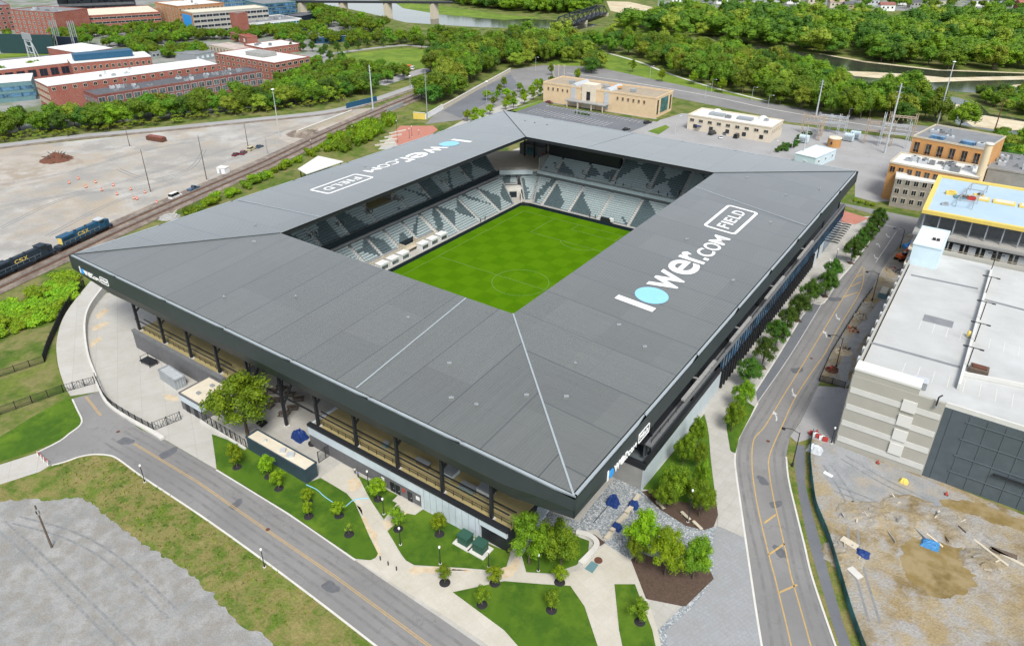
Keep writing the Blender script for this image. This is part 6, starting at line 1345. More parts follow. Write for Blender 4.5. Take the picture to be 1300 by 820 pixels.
for i, q in enumerate(((1257, 347), (1250, 377), (1243, 410), (1235.5, 438), (1226, 470))):
    p = U(*q, 17); t = thing('deck_lamp', 'double armed black lamp on the garage roof, '+('farthest', 'second farthest', 'middle', 'second nearest', 'nearest')[i]+' on the ramp wall', 'street lamp', p, 'double armed lamps on the garage roof')
    MB().tube(p+Vector((0, 0, .9)), p+Vector((0, 0, 5.6)), .11).build('pole', 'black_metal', t); MB().bar(p+gu*-1.4+Vector((0, 0, 5.6)), p+gu*1.4+Vector((0, 0, 5.6)), .14).build('arm', 'black_metal', t)
    for s_ in (-1.5, 1.5): MB().box(p+gu*s_+Vector((0, 0, 5.55)), (.8, .4, .18), rz=grz).build('lamp_head', 'black_metal', t)
mb = MB()
for k in range(22):
    for r0 in (8, 30): strip(mb, [G(8+k*2.8+ (0), r0+0, 0), G(8+k*2.8, r0+5.2, 0)], .14, 16.93)
mb.build('bay_marking', 'garage_band', PG)
MB().box(U(1191, 407.5, 16.93), (6.2, 3.6, .05), rz=grz).build('deck_patch', 'roof_grey', PG)
p = U(1242, 472, 17); t = thing('pallet_stack', 'dark brown pallet stack on the garage roof deck', 'pallet stack', p); MB().box(p+Vector((0, 0, .6)), (3.4, 2.6, 1.0), rz=grz).build('stack', 'wood', t); MB().box(p+Vector((0, 0, 1.2)), (2.6, 1.4, .4), rz=grz).build('timber', 'rust', t)
p = U(1167, 490, 17); t = thing('roof_plant_box', 'grey steel box behind the white stair roof on the garage', 'plant box', p); MB().box(p+Vector((0, 0, .8)), (2.6, 2.2, 1.5), rz=grz).build('cabinet', 'steel', t); MB().box(p+Vector((0, 0, 1.62)), (2.8, 2.4, .14), rz=grz).build('lid', 'steel_light', t)
p = U(1188, 516, 17); t = thing('vent_pipe', 'black bent vent pipe at the garage front parapet', 'pipe', p); MB().path([p, p+Vector((0, 0, 2.2)), p+Vector((.5, .5, 2.6))], .16).build('pipe', 'black_metal', t); MB().lathe(p, [(.35, 0), (.35, .2)], 10).build('flange', 'steel', t)
p = U(1229, 427, 17); t = thing('bollard', 'yellow safety bollard beside the garage ramp wall', 'bollard', p); MB().lathe(p, [(.35, 0), (.35, 1.3), (.2, 1.4)], 10).build('post', 'yellow', t); MB().box(p+Vector((0, 0, .06)), (1, 1, .12)).build('base_plate', 'steel', t)
# white stair tower at the garage far end
zt = 17; A, B = U(1153, 330, zt), U(1193.5, 341, zt); h = 5.6
cs = rect3((1153, 334), (1188, 342), (1198, 318), 17)
t, c = bld(None, 23, 'windowless pale stair tower between the garage and unfinished building', 'pale_blue', 'roof_white', name='stair_tower', cat='tower', corners=cs, par=.3)
for k in (.6, .75): q = c[0]+(c[1]-c[0])*k+(c[3]-c[0])*.4; MB().box((q.x, q.y, 23.1), (.8, .8, .6), rz=grz).build('rooftop_unit', 'black_metal', t)
# unfinished building
cr = rect3((1170.5, 268), (1330, 297.5), (1357, 250), 22); u = (cr[1]-cr[0]).normalized(); n = Vector((-u.y, u.x, 0)); L = (cr[1]-cr[0]).length; D = (cr[3]-cr[0]).length; rz = math.atan2(u.y, u.x); Q = lambda a, b, z: (cr[0]+u*a+n*b).xy.to_3d()+Vector((0, 0, z))
UB = thing('unfinished_building', 'unfinished building with pale blue roof sheathing edged in yellow', 'building', Q(L/2, D/2, 0))
MB().box(Q(L/2, D/2, 21.6), (L-2.4, D-2.4, .5), rz=rz).build('roof', 'roof_blue', UB)
for a, b, da, db in ((L/2, .6, L, 1.3), (L/2, D-.6, L, 1.3), (.6, D/2, 1.3, D-2.6), (L-.6, D/2, 1.3, D-2.6)): MB().box(Q(a, b, 21.9), (da, db, 1.1), rz=rz).build('roof_edge', 'yellow', UB)
for z in (15.6, 10.4, 5.2): MB().box(Q(L/2, D/2-1.5, z), (L+1.5, D+3, .6), rz=rz).build('floor_slab', 'tan_light' if z < 15 else 'concrete_grey', UB)
MB().box(Q(L/2, D/2+2, 10.5), (L-6, D-8, 20), rz=rz).build('core', 'concrete_dark', UB)
for i in range(int(L/4.2)+1):
    for b in (1.2, -2.4): MB().box(Q(1+i*4.2, b, (21 if b > 0 else 15.4)/2), (.35, .35, 21 if b > 0 else 15.4), rz=rz).build('steel_column', 'steel', UB)
for i in range(int(D/6)): MB().box(Q(.8, 2+i*6, 10.5), (.4, .4, 21), rz=rz).build('steel_column', 'steel', UB)
for i in range(int(L/4.2)):
    for z in (6.8, 12.0): mb = MB(); mb.box(Q(3.1+i*4.2, -1.9, z+1.0), (1.9, .2, 2.9), rz=rz); mb.build('wall_stud_panel', 'steel_light', UB)
for z in (7, 12.2, 16.6): rl = MB(); rl.bar(Q(0, -2.9, z), Q(L, -2.9, z), .1); rl.bar(Q(0, -2.9, z+.5), Q(L, -2.9, z+.5), .1); rl.build('guard_rail', 'stone', UB)
for i, (a, b, w, d_, h, mt) in enumerate(((.22, .55, 3, 2, .9, 'yellow'), (.36, .5, 5, 2.4, .5, 'teal_wall'), (.45, .5, 2.4, 1.6, .9, 'red_paint'), (.52, .62, 3, 2, .6, 'yellow'), (.2, .25, 2, 1.5, .6, 'steel'))):
    p = Q(a*L*.8, b*D, 21.85); t = thing('material_stack', ('yellow material stack left of the steel frame on the blue roof', 'teal sheet stack inside the steel frame on the blue roof', 'red material stack on the blue roof', 'yellow material stack farther right on the blue roof', 'grey material stack alone on the blue roof')[i], 'material stack', p); MB().box(p+Vector((0, 0, h/2)), (w, d_, h), rz=rz+.2).build('bundle', mt, t); MB().box(p+Vector((.3, 0, h+.2)), (w*.5, d_*.6, .4), rz=rz-.3).build('crate', 'wood' if i % 2 else mt, t)
p0, p1 = Q(L*.25, D*.25, 21.85), Q(L*.33, D*.75, 21.85); t = thing('scaffold', 'open steel frame standing on the blue roof', 'scaffold', p0); mb = MB()
for o in (Vector(), u*4.5): mb.bar(p0+o+Vector((0, 0, 2.4)), p1+o+Vector((0, 0, 2.4)), .25); [mb.bar(p0+(p1-p0)*k+o, p0+(p1-p0)*k+o+Vector((0, 0, 2.4)), .22) for k in (0, .33, .66, 1)]
mb.build('frame', 'steel', t); mb = MB(); [mb.bar(p0+(p1-p0)*k+Vector((0, 0, 2.4)), p0+(p1-p0)*k+u*4.5+Vector((0, 0, 2.4)), .2) for k in (0, .33, .66, 1)]; mb.build('crossbeam', 'steel', t)
for i in range(3): a = D*.3*i; p = Q(L*.42+i*7, D*.55, 21.85); t = thing('roof_trench', ('first', 'second', 'third')[i]+' yellow framed opening from the steel frame on the blue roof', 'roof opening', p); MB().box(p+Vector((0, 0, .3)), (6, 3.4, .5), rz=rz).build('curb', 'yellow', t); MB().box(p+Vector((0, 0, .58)), (5, 2.6, .08), rz=rz).build('cover', 'tan_light', t)
# digger, bin, clutter on the building strip
p = U(1143, 330); t = thing('excavator', 'orange excavator beside the stair tower on the building strip', 'excavator', p, rz=1.0)
for s in (-1, 1): MB().box(p+Vector((0, s*1.0, .45)), (3.4, .6, .9)).build('track', 'rubber', t)
MB().box(p+Vector((-.2, 0, 1.5)), (2.6, 2.2, 1.1)).build('body', 'orange', t); MB().box(p+Vector((.5, -.6, 2.5)), (1.3, 1.0, 1.1)).build('cab', 'glass_dark', t)
mb = MB(); mb.bar(p+Vector((.8, .4, 1.7)), p+Vector((3.4, .4, 4.4)), .45); mb.bar(p+Vector((3.4, .4, 4.4)), p+Vector((5.4, .4, 2.0)), .35); mb.build('boom', 'orange', t); MB().box(p+Vector((5.4, .4, 1.4)), (.9, 1.0, 1.0)).build('bucket', 'steel', t)
p = U(1121, 375); t = thing('waste_skip', 'teal waste skip at the garage wall on the building strip', 'skip', p); MB().box(p+Vector((0, 0, .9)), (2.2, 5.4, 1.6), rz=grz).build('body', 'teal_wall', t); MB().box(p+Vector((0, 0, 1.6)), (1.8, 5, .5), rz=grz).build('load', 'stone', t)
p = U(1151, 316); t = thing('site_lift', 'blue boom lift behind the orange excavator', 'lift', p); MB().box(p+Vector((0, 0, .8)), (2, 3.4, 1), rz=.5).build('chassis', 'sign_blue', t); MB().bar(p+Vector((0, 0, 1.2)), p+Vector((1.2, 2.5, 4)), .35).build('boom', 'sign_blue', t); MB().box(p+Vector((1.2, 2.5, 4)), (1.4, .9, 1)).build('basket', 'steel', t)
for i, (q, s, h, mats, lb) in enumerate((((1134, 345), 2.4, .8, ['site_dirt', 'red_paint', 'wood', 'steel'], 'red and brown clutter heap behind the garage wall lights'), ((1101, 388), 2.0, .7, ['site_dirt', 'steel', 'stone'], 'metal and stone clutter heap in the trench middle'), ((1092, 403), 2.2, .8, ['site_dirt', 'wood', 'stone'], 'brown timber heap halfway down the building trench'), ((1083, 420), 2.0, .7, ['site_dirt', 'rust', 'orange'], 'rusty heap beside the second curved street lamp'), ((1071, 447), 2.4, .9, ['stain', 'stone', 'wood'], 'sandy heap with pale stones in the trench'), ((1056, 470), 1.8, .6, ['rust', 'rust', 'red_paint'], 'red brown heap at the trench end near the black hoarding'))): heap(U(*q), s, h, mats, lb, 'clutter_heap', 20+i, 24)
picket_fence(Pw((1040, 484), (1056, 488), (1072, 493)), 1.9, 'site_hoarding', 'dark hoarding closing the end of the building trench', slat=.12, post=3)
picket_fence(Pw((1040, 482), (1054, 450), (1074, 417), (1092, 389), (1107, 368)), 1.2, 'site_fence', 'low dark mesh fence between the road and the building trench', slat=.8, post=3)
picket_fence(smooth_path(Pw((1031, 553), (1027, 581), (1029.6, 614), (1033.5, 642), (1041, 662), (1051, 687), (1064, 730), (1082, 790), (1105, 850)), 3), 1.9, 'mesh_fence', 'teal screened fence between the dark path and the muddy site', mat='glass_teal', slat=.11, post=3.2)
p = U(1040, 551); t = thing('road_barrier', 'long red and white barrier across the garage driveway', 'barrier', p)
a, b = U(1030, 552), U(1047, 560)
for i in range(5): q = a+(b-a)*(i/4); MB().box(q+Vector((0, 0, .55)), (1.1, .5, 1.0), rz=.2).build('block', 'red_paint' if i % 2 == 0 else 'white', t)
for i, (q, l, w, mat, lb, nm) in enumerate((((1257, 702), 6.5, .5, 'stone', 'long pale board lying on the mud beside dark planks', 'timber_board'), ((1281, 709), 6, .6, 'stone', 'second long pale board nearest the right edge of the mud', 'timber_board'), ((1274, 703), 4, 1.2, 'wood', 'dark plank pile between the two pale boards', 'timber_board'), ((1178, 680), 6.0, .3, 'chimney', 'thin tan plank beside the blue sheet', 'timber_board'), ((1078, 690), 3.0, 1.5, 'stone', 'pale slab lying on the mud near the teal fence', 'concrete_slab'), ((1166, 668), 2.2, .8, 'concrete', 'small pale slab on the mud above the pond', 'concrete_slab'), ((1085, 728), 2.4, 1.4, 'concrete', 'pale slab at the bottom of the muddy site', 'concrete_slab'), ((1051, 603), 1.8, .8, 'white', 'white panel on the gravel beside the teal fence top', 'concrete_slab'))):
    p = U(*q); mb = MB(); mb.box(p+Vector((0, 0, .2)), (l, w, .25), rz=-.55+.3*(i % 3)); tag(mb.build(nm, mat), lb, 'board' if 'timber' in nm else 'slab')
tarp(U(1181, 692), 1.6, .8, 'crumpled bright blue sheet beside the muddy pond', seed=12, mat='sheet_blue'); tarp(U(1095, 703), 1.3, .5, 'crumpled dark sheet on the mud left of the pond', seed=13, mat='tarp_blue'); tarp(U(1034, 572), 1.6, 1.2, 'heap of pale sheets inside the teal fence corner', seed=14, mat='steel_light'); tarp(U(1147, 612), .9, .7, 'yellow bag on the gravel near the garage', seed=15, mat='yellow')
for i, (q, s, h, lb) in enumerate((((1115, 660), 5.5, 1.1, 'brown dirt mound at the left of the muddy pond'), ((1160, 655), 6.5, 1.2, 'largest brown dirt mound above the muddy pond'), ((1205, 668), 6, .9, 'long dirt mound right of the blue sheet'), ((1090, 655), 4.5, .8, 'low dirt mound close to the teal fence'), ((1246, 715), 4, .8, 'grey rubble mound below the pale boards'), ((1070, 705), 4, .7, 'low sandy mound in the lower left of the site'))): heap(U(*q), s, h*.7, ['site_dirt', 'wood', 'stone', 'concrete_grey'], lb, 'dirt_mound', 50+i, 5, 'dirt mound')
for i, q in enumerate(((1114, 588), (1201, 628), (1037, 549))): p = U(*q); t = thing('traffic_cone', ('red cone on the gravel under the garage wall', 'red cone beside the muddy strip under the dark garage screen', 'red cone by the red and white barrier')[i], 'traffic cone', p); MB().lathe(p, [(.3, .08), (.05, .95)], 10).build('cone', 'red_paint', t); MB().box(p+Vector((0, 0, .05)), (.7, .7, .1)).build('base', 'rubber', t)
# ================================================================ DISTRICT AT THE TOP LEFT
BR, BO, BB = 'brick_red', 'brick_orange', 'brick_brown'
bld(((122, 121), (332, 89), (318, 83.5)), 12, 'long red brick building with dark roof full of machinery behind the tree row', BB, 'roof_dark', wins=((0, 2, 21, 3.6, 3.0, 4.6, 4.2, 'glass_grey', 'steel_light'), (3, 2, 5, 2, 2.4, 4, 4.2, 'glass_grey', 'steel')), units=34, seed=1)
bld(((60, 109), (275, 81), (262, 74)), 15, 'long brick building with bright white roof behind the dark roofed one', BR, 'roof_white', wins=((0, 1, 18, 2, 1.8, 12.6, 1, GD, 'stone'), (3, 3, 8, 1.6, 2.2, 4, 4, GD, 'stone')), units=5, seed=2, par=.4, trim='white')
bld(((-60, 110), (39, 102), (42, 93)), 12, 'teal glass building with white roof at the left edge', 'teal_wall', 'roof_white', wins=((0, 2, 12, 4.6, 2.2, 4, 4, 'glass_blue', 'teal_wall'),), par=.4, trim='white')
t, c = bld(((90, 80.5), (191.5, 71.5), (172, 66.5)), 12, 'brick building with long blue roof monitor beside the ballpark', BR, 'roof_white', wins=((0, 1, 13, 1.8, 2.4, 8, 1, GD, 'stone'), (1, 1, 4, 1.8, 2.4, 8, 1, GD, 'stone')), par=.4, trim='white')
u = (c[1]-c[0]).normalized(); n = Vector((-u.y, u.x, 0)); L = (c[1]-c[0]).length; D = (c[3]-c[0]).length; q = c[0]+u*(L*.43)+n*(D*.55); MB().box((q.x, q.y, 14), (L*.74, D*.45, 4), rz=math.atan2(u.y, u.x)).build('roof_monitor', 'train_blue', t)
t, c = bld(((-60, 95), (140, 73.5), (136, 64)), 9, 'long white roofed ballpark grandstand with dark bays', BR, 'roof_white', wins=((0, 1, 14, 5, 5, 4, 1, 'navy', 'brick_red'),), par=.4, trim='white', name='grandstand')
bld(((98, 67), (142, 61), (105, 54.5)), 8, 'white roofed ballpark wing with brick wall near the scoreboard', BR, 'roof_white', par=.4, trim='white')
struct('ballpark_field', [(-60, 79), (0, 75), (75, 69), (70, 66), (0, 69), (-60, 72)], .05, 'park_grass')
a, b = U(2, 68), U(72, 69.5); t = thing('batters_eye', 'wide dark green outfield screen of the ballpark', 'screen', a); MB().bar(a+Vector((0, 0, 8)), b+Vector((0, 0, 8)), 1.2, 15).build('panel', 'screen_dark', t)
for k in (.1, .5, .9): q = a+(b-a)*k; MB().bar(q, q+Vector((0, 1.5, 14)), .8).build('post', 'steel', t)
def lattice_tower(p, h, w, lb, head=True):
    t = thing('light_tower', lb, 'light tower', p); p = Vector(p)
    for s in (-1, 1):
        mb = MB(); mb.bar(p+Vector((s*w, 0, 0)), p+Vector((s*w*.8, 0, h)), .8); mb.bar(p+Vector((s*w, 3, 0)), p+Vector((s*w*.8, 0, h)), .5); mb.build('leg', 'steel_light', t)
    mb = MB()
    for k in (.35, .65, .9): mb.bar(p+Vector((-w*.9, 0, h*k)), p+Vector((w*.9, 0, h*k)), .5)
    mb.build('crossbeam', 'steel_light', t); MB().box(p+Vector((0, 0, h+2)), (w*2.3, 1, 5)).build('light_panel', 'steel', t)
lattice_tower(U(42, 76), HT(42, 76, 50), 6, 'steel floodlight tower in front of the ballpark screen')
p = U(88, 67); h = HT(88, 67, 47); t = thing('ballpark_scoreboard', 'dark ballpark scoreboard carried by two lattice towers', 'scoreboard', p); MB().box(p+Vector((0, 0, h*.55)), (22, 2, h*.9), rz=.4).build('panel', 'navy', t)
for s in (-8, 8):
    mb = MB(); q = p+Vector((s, s*.4, 0))
    for i in (-1, 1):
        for j in (-1, 1): mb.bar(q+Vector((i*1.6, j*1.6, 0)), q+Vector((i*1.6, j*1.6, h*2)), .5)
    for k in range(6): mb.bar(q+Vector((-1.6, -1.6, h*k/3)), q+Vector((1.6, -1.6, h*(k+1)/3)), .4)
    mb.build('lattice_tower', 'steel', t)
bld(((11, 12.5), (68, 16), (60, 8)), 22, 'five storey red brick block at the top left corner', BR, 'roof_grey', wins=((0, 5, 9, 2.2, 2.6, 3, 4.1, 'glass_teal', 'stone'), (3, 5, 4, 2, 2.6, 3, 4.1, GD, 'stone')), units=8, seed=4)
bld(((88, 21.5), (203, 15), (170, 8)), 15, 'wide brick parking garage with beige roof behind the ballpark', BR, 'roof_cream', wins=((0, 3, 12, 7, 1.9, 3, 4.4, 'navy', 'stone'), (3, 3, 6, 5, 1.9, 3, 4.4, 'navy', 'stone')), name='brick_garage')
bld(((70, -10), (166, -13), (160, -20)), 27, 'long dark glass hall along the top left edge', 'roof_dark', 'roof_grey', wins=((0, 2, 16, 6, 8, 7, 11, GD, 'black_metal'),), trim='stone')
bld(((-40, 9), (12, 6), (10, -4)), 24, 'brick tower block cut by the top left picture corner', BB, 'roof_grey', wins=((0, 5, 6, 2.4, 2.4, 3, 4.3, GD, 'stone'),))
t, c = bld(((196, 3), (225, 8), (274, 2)), 22, 'orange brick block with arched rows of windows at the top', BO, 'roof_white', wins=((0, 4, 7, 2, 3, 4, 4.6, GD, 'stone'), (1, 4, 11, 2, 2.6, 4, 4.6, GD, 'stone')), units=3)
t, c = bld(((229.5, 13), (244, 16.5), (333, 8)), 21, 'open deck parking garage with a blue banner on its brick end', 'garage_light', 'roof_cream', wins=((1, 4, 12, 6, 2.4, 3.4, 4.7, 'navy', 'garage_band'),), name='deck_garage')
u = (c[1]-c[0]).normalized(); out = Vector((u.y, -u.x, 0)); m = (c[0]+c[1])/2
q = m.xy.to_3d()+out*.3; MB().box((q.x, q.y, 10.2), ((c[1]-c[0]).length, .5, 20.2), rz=math.atan2(u.y, u.x)).build('brick_end', BO, t); q = m.xy.to_3d()+out*.7; bn = MB().box((q.x, q.y, 12.5), ((c[1]-c[0]).length*.75, .3, 11), rz=math.atan2(u.y, u.x)).build('banner', 'sign_blue', t)
t, c = bld(((291, 16.5), (300.5, 17.5), (304, 15)), 22, 'slim plain red brick stair tower beside the deck garage', BR, 'roof_grey', name='brick_tower', cat='tower'); bld(((292, 41), (313, 47), (320, 44)), 7, 'low red brick entrance hall with small windows below the slim tower', BR, 'brick_red', wins=((0, 1, 3, 2.6, 3, 3.4, 1, 'white', 'stone'),))
bld(((309, 30.5), (382.5, 23.5), (374, 17)), 10, 'two storey building banded in white and teal glass', 'white', 'roof_grey', wins=((0, 2, 10, 6, 2.3, 2.8, 4.2, 'glass_teal', 'white'),), units=12, seed=6)
bld(((303, 22), (340, 18.5), (338, 14)), 13, 'small brick block with grey bands behind the teal glass building', BR, 'roof_grey', wins=((0, 2, 6, 3, 1.8, 5, 4, GD, 'stone'),))
bld(((333, 5), (375, 2), (370, -3)), 20, 'dark glass office along the top edge', 'teal_wall', 'roof_grey', wins=((0, 5, 9, 4.4, 2.6, 3, 3.6, 'glass_blue', 'black_metal'),)); bld(((278, -2), (333, -6), (330, -10)), 24, 'blue glass office just cut by the top edge', 'teal_wall', 'roof_grey', wins=((0, 5, 12, 4, 3, 3, 4.4, 'glass_blue', 'steel'),)); bld(((381.5, 21), (402, 17), (396, 13.5)), 10, 'plain dark windowless box at the end of the teal glass building', 'navy', 'roof_dark', par=.3)
t, c = bld(((272, 67.5), (348, 80), (392, 72)), 12.5, 'three storey red brick office with white roof beside the park', BR, 'roof_white', wins=((0, 3, 11, 2.6, 2.0, 2.6, 3.7, GD, 'stone'), (1, 3, 6, 3.4, 2.0, 2.6, 3.7, GD, 'stone')), par=.5, trim='brick_red')
ctr = sum(c, Vector())/4; u = (c[1]-c[0]).normalized(); MB().box((ctr.x, ctr.y, 13.6), (20, 12, 2.4), rz=math.atan2(u.y, u.x)).build('plant_screen', 'concrete_grey', t)
bld(((334, 61.5), (381.5, 55.5), (366, 49.5)), 6.5, 'low brick building with white roof before the blue pavilion', BR, 'roof_white', wins=((0, 1, 8, 1.8, 2.4, 3, 1, GD, 'stone'),), par=.4, units=3); bld(((401, 48.5), (452, 45), (447, 41)), 5, 'low dark blue building with pale roof by the park trees', 'train_blue', 'roof_grey', wins=((0, 1, 6, 3, 2, 2.4, 1, GD, 'black_metal'),), par=.3)
bld(((192, 67), (250, 61), (247, 58)), 4.5, 'long low grey roofed shed between rows of trees', 'steel', 'roof_grey', par=.3, wins=((0, 1, 12, 2, 1.6, 2.2, 1, GD, 'steel'),), name='shed', cat='shed'); bld(((247, 69.5), (272, 65), (262, 59.5)), 6, 'pale blue grey clapboard building with small windows', 'steel', 'roof_grey', par=.3, wins=((0, 1, 4, 2, 1.8, 3, 1, 'pale_blue', 'white'),)); bld(((182, 50.5), (239, 44.5), (236, 41.5)), 4.5, 'long grey flat roofed shed behind the round tree row', 'concrete_grey', 'roof_grey', par=.3, wins=((0, 1, 12, 2, 1.6, 2.2, 1, GD, 'steel'),), name='shed', cat='shed'); bld(((266, 57), (303, 64.5), (314, 58.5)), 5, 'terracotta roofed arcade beside the brick office', 'stone', 'brick_red', par=.2, wins=((0, 1, 9, 2, 3, 2, 1, GD, 'stone'),), name='arcade')
p = U(518, 89); t = thing('food_truck', 'orange and white food truck at the park edge', 'truck', p, rz=.35); MB().box(p+Vector((-.8, 0, 2.1)), (6.5, 2.6, 3.0)).build('body', 'orange', t); MB().box(p+Vector((3.6, 0, 1.7)), (2.4, 2.5, 2.2)).build('cab', 'white', t); MB().box(p+Vector((3.9, 0, 2.3)), (1.9, 2.54, .8)).build('windscreen', GD, t); MB().box(p+Vector((-.8, -1.35, 2.5)), (3.4, .1, 1.1)).build('serving_hatch', 'white', t)
for x in (-2.6, 3.2):
    for y in (-1.2, 1.2): MB().tube(p+Vector((x, y-.12, .45)), p+Vector((x, y+.12, .45)), .45, n=12).build('wheel', 'rubber', t)
struct('district_ground', [(835, -20), (835, 8), (900, 11), (1060, 13), (1300, 16), (1450, 16), (1450, -20)], .03, 'town_ground')
# houses on the far bank
def house(p, w, d_, h, rz, wall_, roof_, lb):
    t = thing('far_house', lb, 'house', p, 'houses beyond the far wood', rz); o = Vector(p); MB().box(o+Vector((0, 0, h/2)), (w, d_, h)).build('wall', wall_, t)
    mb = MB(); e = .5; vs = [o+Vector(v) for v in ((-w/2-e, -d_/2-e, h), (w/2+e, -d_/2-e, h), (w/2+e, d_/2+e, h), (-w/2-e, d_/2+e, h), (-w/2-e, 0, h+d_*.32), (w/2+e, 0, h+d_*.32))]; mb.add(vs, [(0, 1, 5, 4), (2, 3, 4, 5), (0, 4, 3), (1, 2, 5), (3, 2, 1, 0)]); mb.build('roof', roof_, t)
    for k in (-.3, 0, .3): MB().box(o+Vector((w*k, -d_/2-.02, h*.6)), (w*.12, .1, h*.3)).build('window', GD, t)
hs = [(860, 5, 16, 10, 8, 'white', 'roof_white', 'bright white house at the left end of the far row'), (925, 5, 46, 14, 7, 'white', 'roof_cream', 'longest white shed in the far row'), (962, 7.5, 18, 10, 6, 'white', 'roof_grey', 'white house with grey roof right of the long shed'), (985, 4, 16, 10, 8, 'steel_light', 'roof_grey', 'pale grey house behind the white one'), (1005, 5, 18, 10, 7, 'white', 'roof_dark', 'white house with dark roof in the far row'), (1033, 6, 20, 12, 8, 'stone', 'roof_grey', 'stone coloured house before the far lots'), (1060, 10, 18, 11, 7, 'stone', 'brick_tan', 'tan roofed house nearest the wood'), (1078, 12, 16, 10, 6, 'brick_tan', 'roof_dark', 'small tan house with dark roof at the wood edge'), (1105, 7, 18, 11, 7, 'steel_light', 'roof_grey', 'grey roofed house left of the red brown one'), (1124, 14, 18, 10, 7, 'white', 'brick_brown', 'white house with red brown roof standing forward in the trees'), (1143, 6, 30, 14, 8, 'white', 'roof_white', 'large white house with white roof in the far row'), (1160, 10, 14, 9, 7, 'concrete_grey', 'roof_dark', 'dark roofed house right of the large white one'), (1192, 8, 22, 12, 7, 'stone', 'roof_grey', 'wide grey roofed house between two round trees'), (1240, 8, 22, 12, 7, 'white', 'roof_grey', 'white house with grey roof near the blue one'), (1276, 8, 24, 12, 7, 'pale_blue', 'roof_grey', 'pale blue house in the far row'), (1298, 12, 18, 12, 8, 'brick_red', 'brick_red', 'red brick house at the top right corner')]
for x, y, w, d_, h, wl_, rf, lb in hs: house(U(x, y), w, d_, h, .6, wl_, rf, lb)
# ================================================================ TREES
import numpy as np
def crown_data(seed, R_, z0, z1, nc, nl, leaf, pointy=0.0, core=.74, flat=1.0, cr=(.30, .46)):
    rd = random.Random(seed); vs = []; fs = []; cz = (z0+z1)/2; hz = (z1-z0)/2; clumps = []
    while len(clumps) < nc:
        d = Vector((rd.gauss(0, 1), rd.gauss(0, 1), rd.gauss(.25, 1))).normalized(); k = rd.uniform(.40, .88) if len(clumps) > 2 else .2
        taper = 1-pointy*max(0, d.z); c = Vector((d.x*R_*k*taper, d.y*R_*k*taper, cz+d.z*hz*k)); clumps.append((c, R_*rd.uniform(*cr)*(1-pointy*.4*max(0, d.z))))
    for c, r in clumps:
        if core:
            o = len(vs); n = 7; rings = (-.75, -.2, .35, .8)
            for zz in rings:
                rr = math.sqrt(1-zz*zz)*r*core
                for i in range(n): a = 2*math.pi*i/n+zz; j = rd.uniform(.8, 1.15); vs.append((c.x+rr*j*math.cos(a), c.y+rr*j*math.sin(a), c.z+zz*r*core))
            for k in range(len(rings)-1):
                for i in range(n): fs.append((o+k*n+i, o+k*n+(i+1) % n, o+(k+1)*n+(i+1) % n, o+(k+1)*n+i))
            o2 = o+(len(rings)-1)*n; fs.append((o2, o2+2, o2+4, o2+6)); fs.append((o2, o2+1, o2+2, o2+2)[:3]); fs.append((o2+2, o2+3, o2+4)); fs.append((o2+4, o2+5, o2+6))
        for i in range(nl):
            d = Vector((rd.gauss(0, 1), rd.gauss(0, 1), rd.gauss(.3, 1))).normalized(); p = c+d*r*rd.uniform(.70, 1.12)
            nrm = (d+Vector((rd.gauss(0, .45), rd.gauss(0, .45), rd.gauss(.25, .45)))).normalized(); a = nrm.orthogonal().normalized(); b = nrm.cross(a); t = rd.uniform(0, 3.14); a, b = a*math.cos(t)+b*math.sin(t), b*math.cos(t)-a*math.sin(t); s = leaf*rd.uniform(.6, 1.25); o = len(vs)
            vs += [tuple(p-a*s*.5), tuple(p+b*s*.34), tuple(p+a*s*.6), tuple(p-b*s*.34)]; fs.append((o, o+1, o+2, o+3))
    return vs, fs, clumps
def tree_proto(name, seed, H, D, trunk, mat, nc, nl, leaf, pointy=0, limbs=7, cr=(.30, .46), core=.7, squash=1):
    t = thing(name, 'x', 'tree', (0, 0, 0)); vs, fs, cl = crown_data(seed, D/2, trunk, H*.98, nc, nl, leaf, pointy if squash >= 1 else pointy+.35, cr=cr, core=core)
    mb = MB(); mb.v = vs; mb.f = fs; mb.m = [0]*len(fs); mb.smooth = [False]*len(fs); mb.build('crown', mat, t)
    mb = MB(); r = max(.1, H*.018); mb.tube((0, 0, -.1), (0, 0, trunk*1.1), r*1.25, r*.85, 8); mb.tube((0, 0, trunk*1.1), (0, 0, trunk+(H-trunk)*.5), r*.85, r*.35, 7)
    for c, rr in cl[3:3+limbs]: mb.tube((0, 0, trunk*.95), tuple(c), r*.5, r*.15, 5)
    mb.build('trunk', 'bark', t); return t
POOL = {}; USED = set()
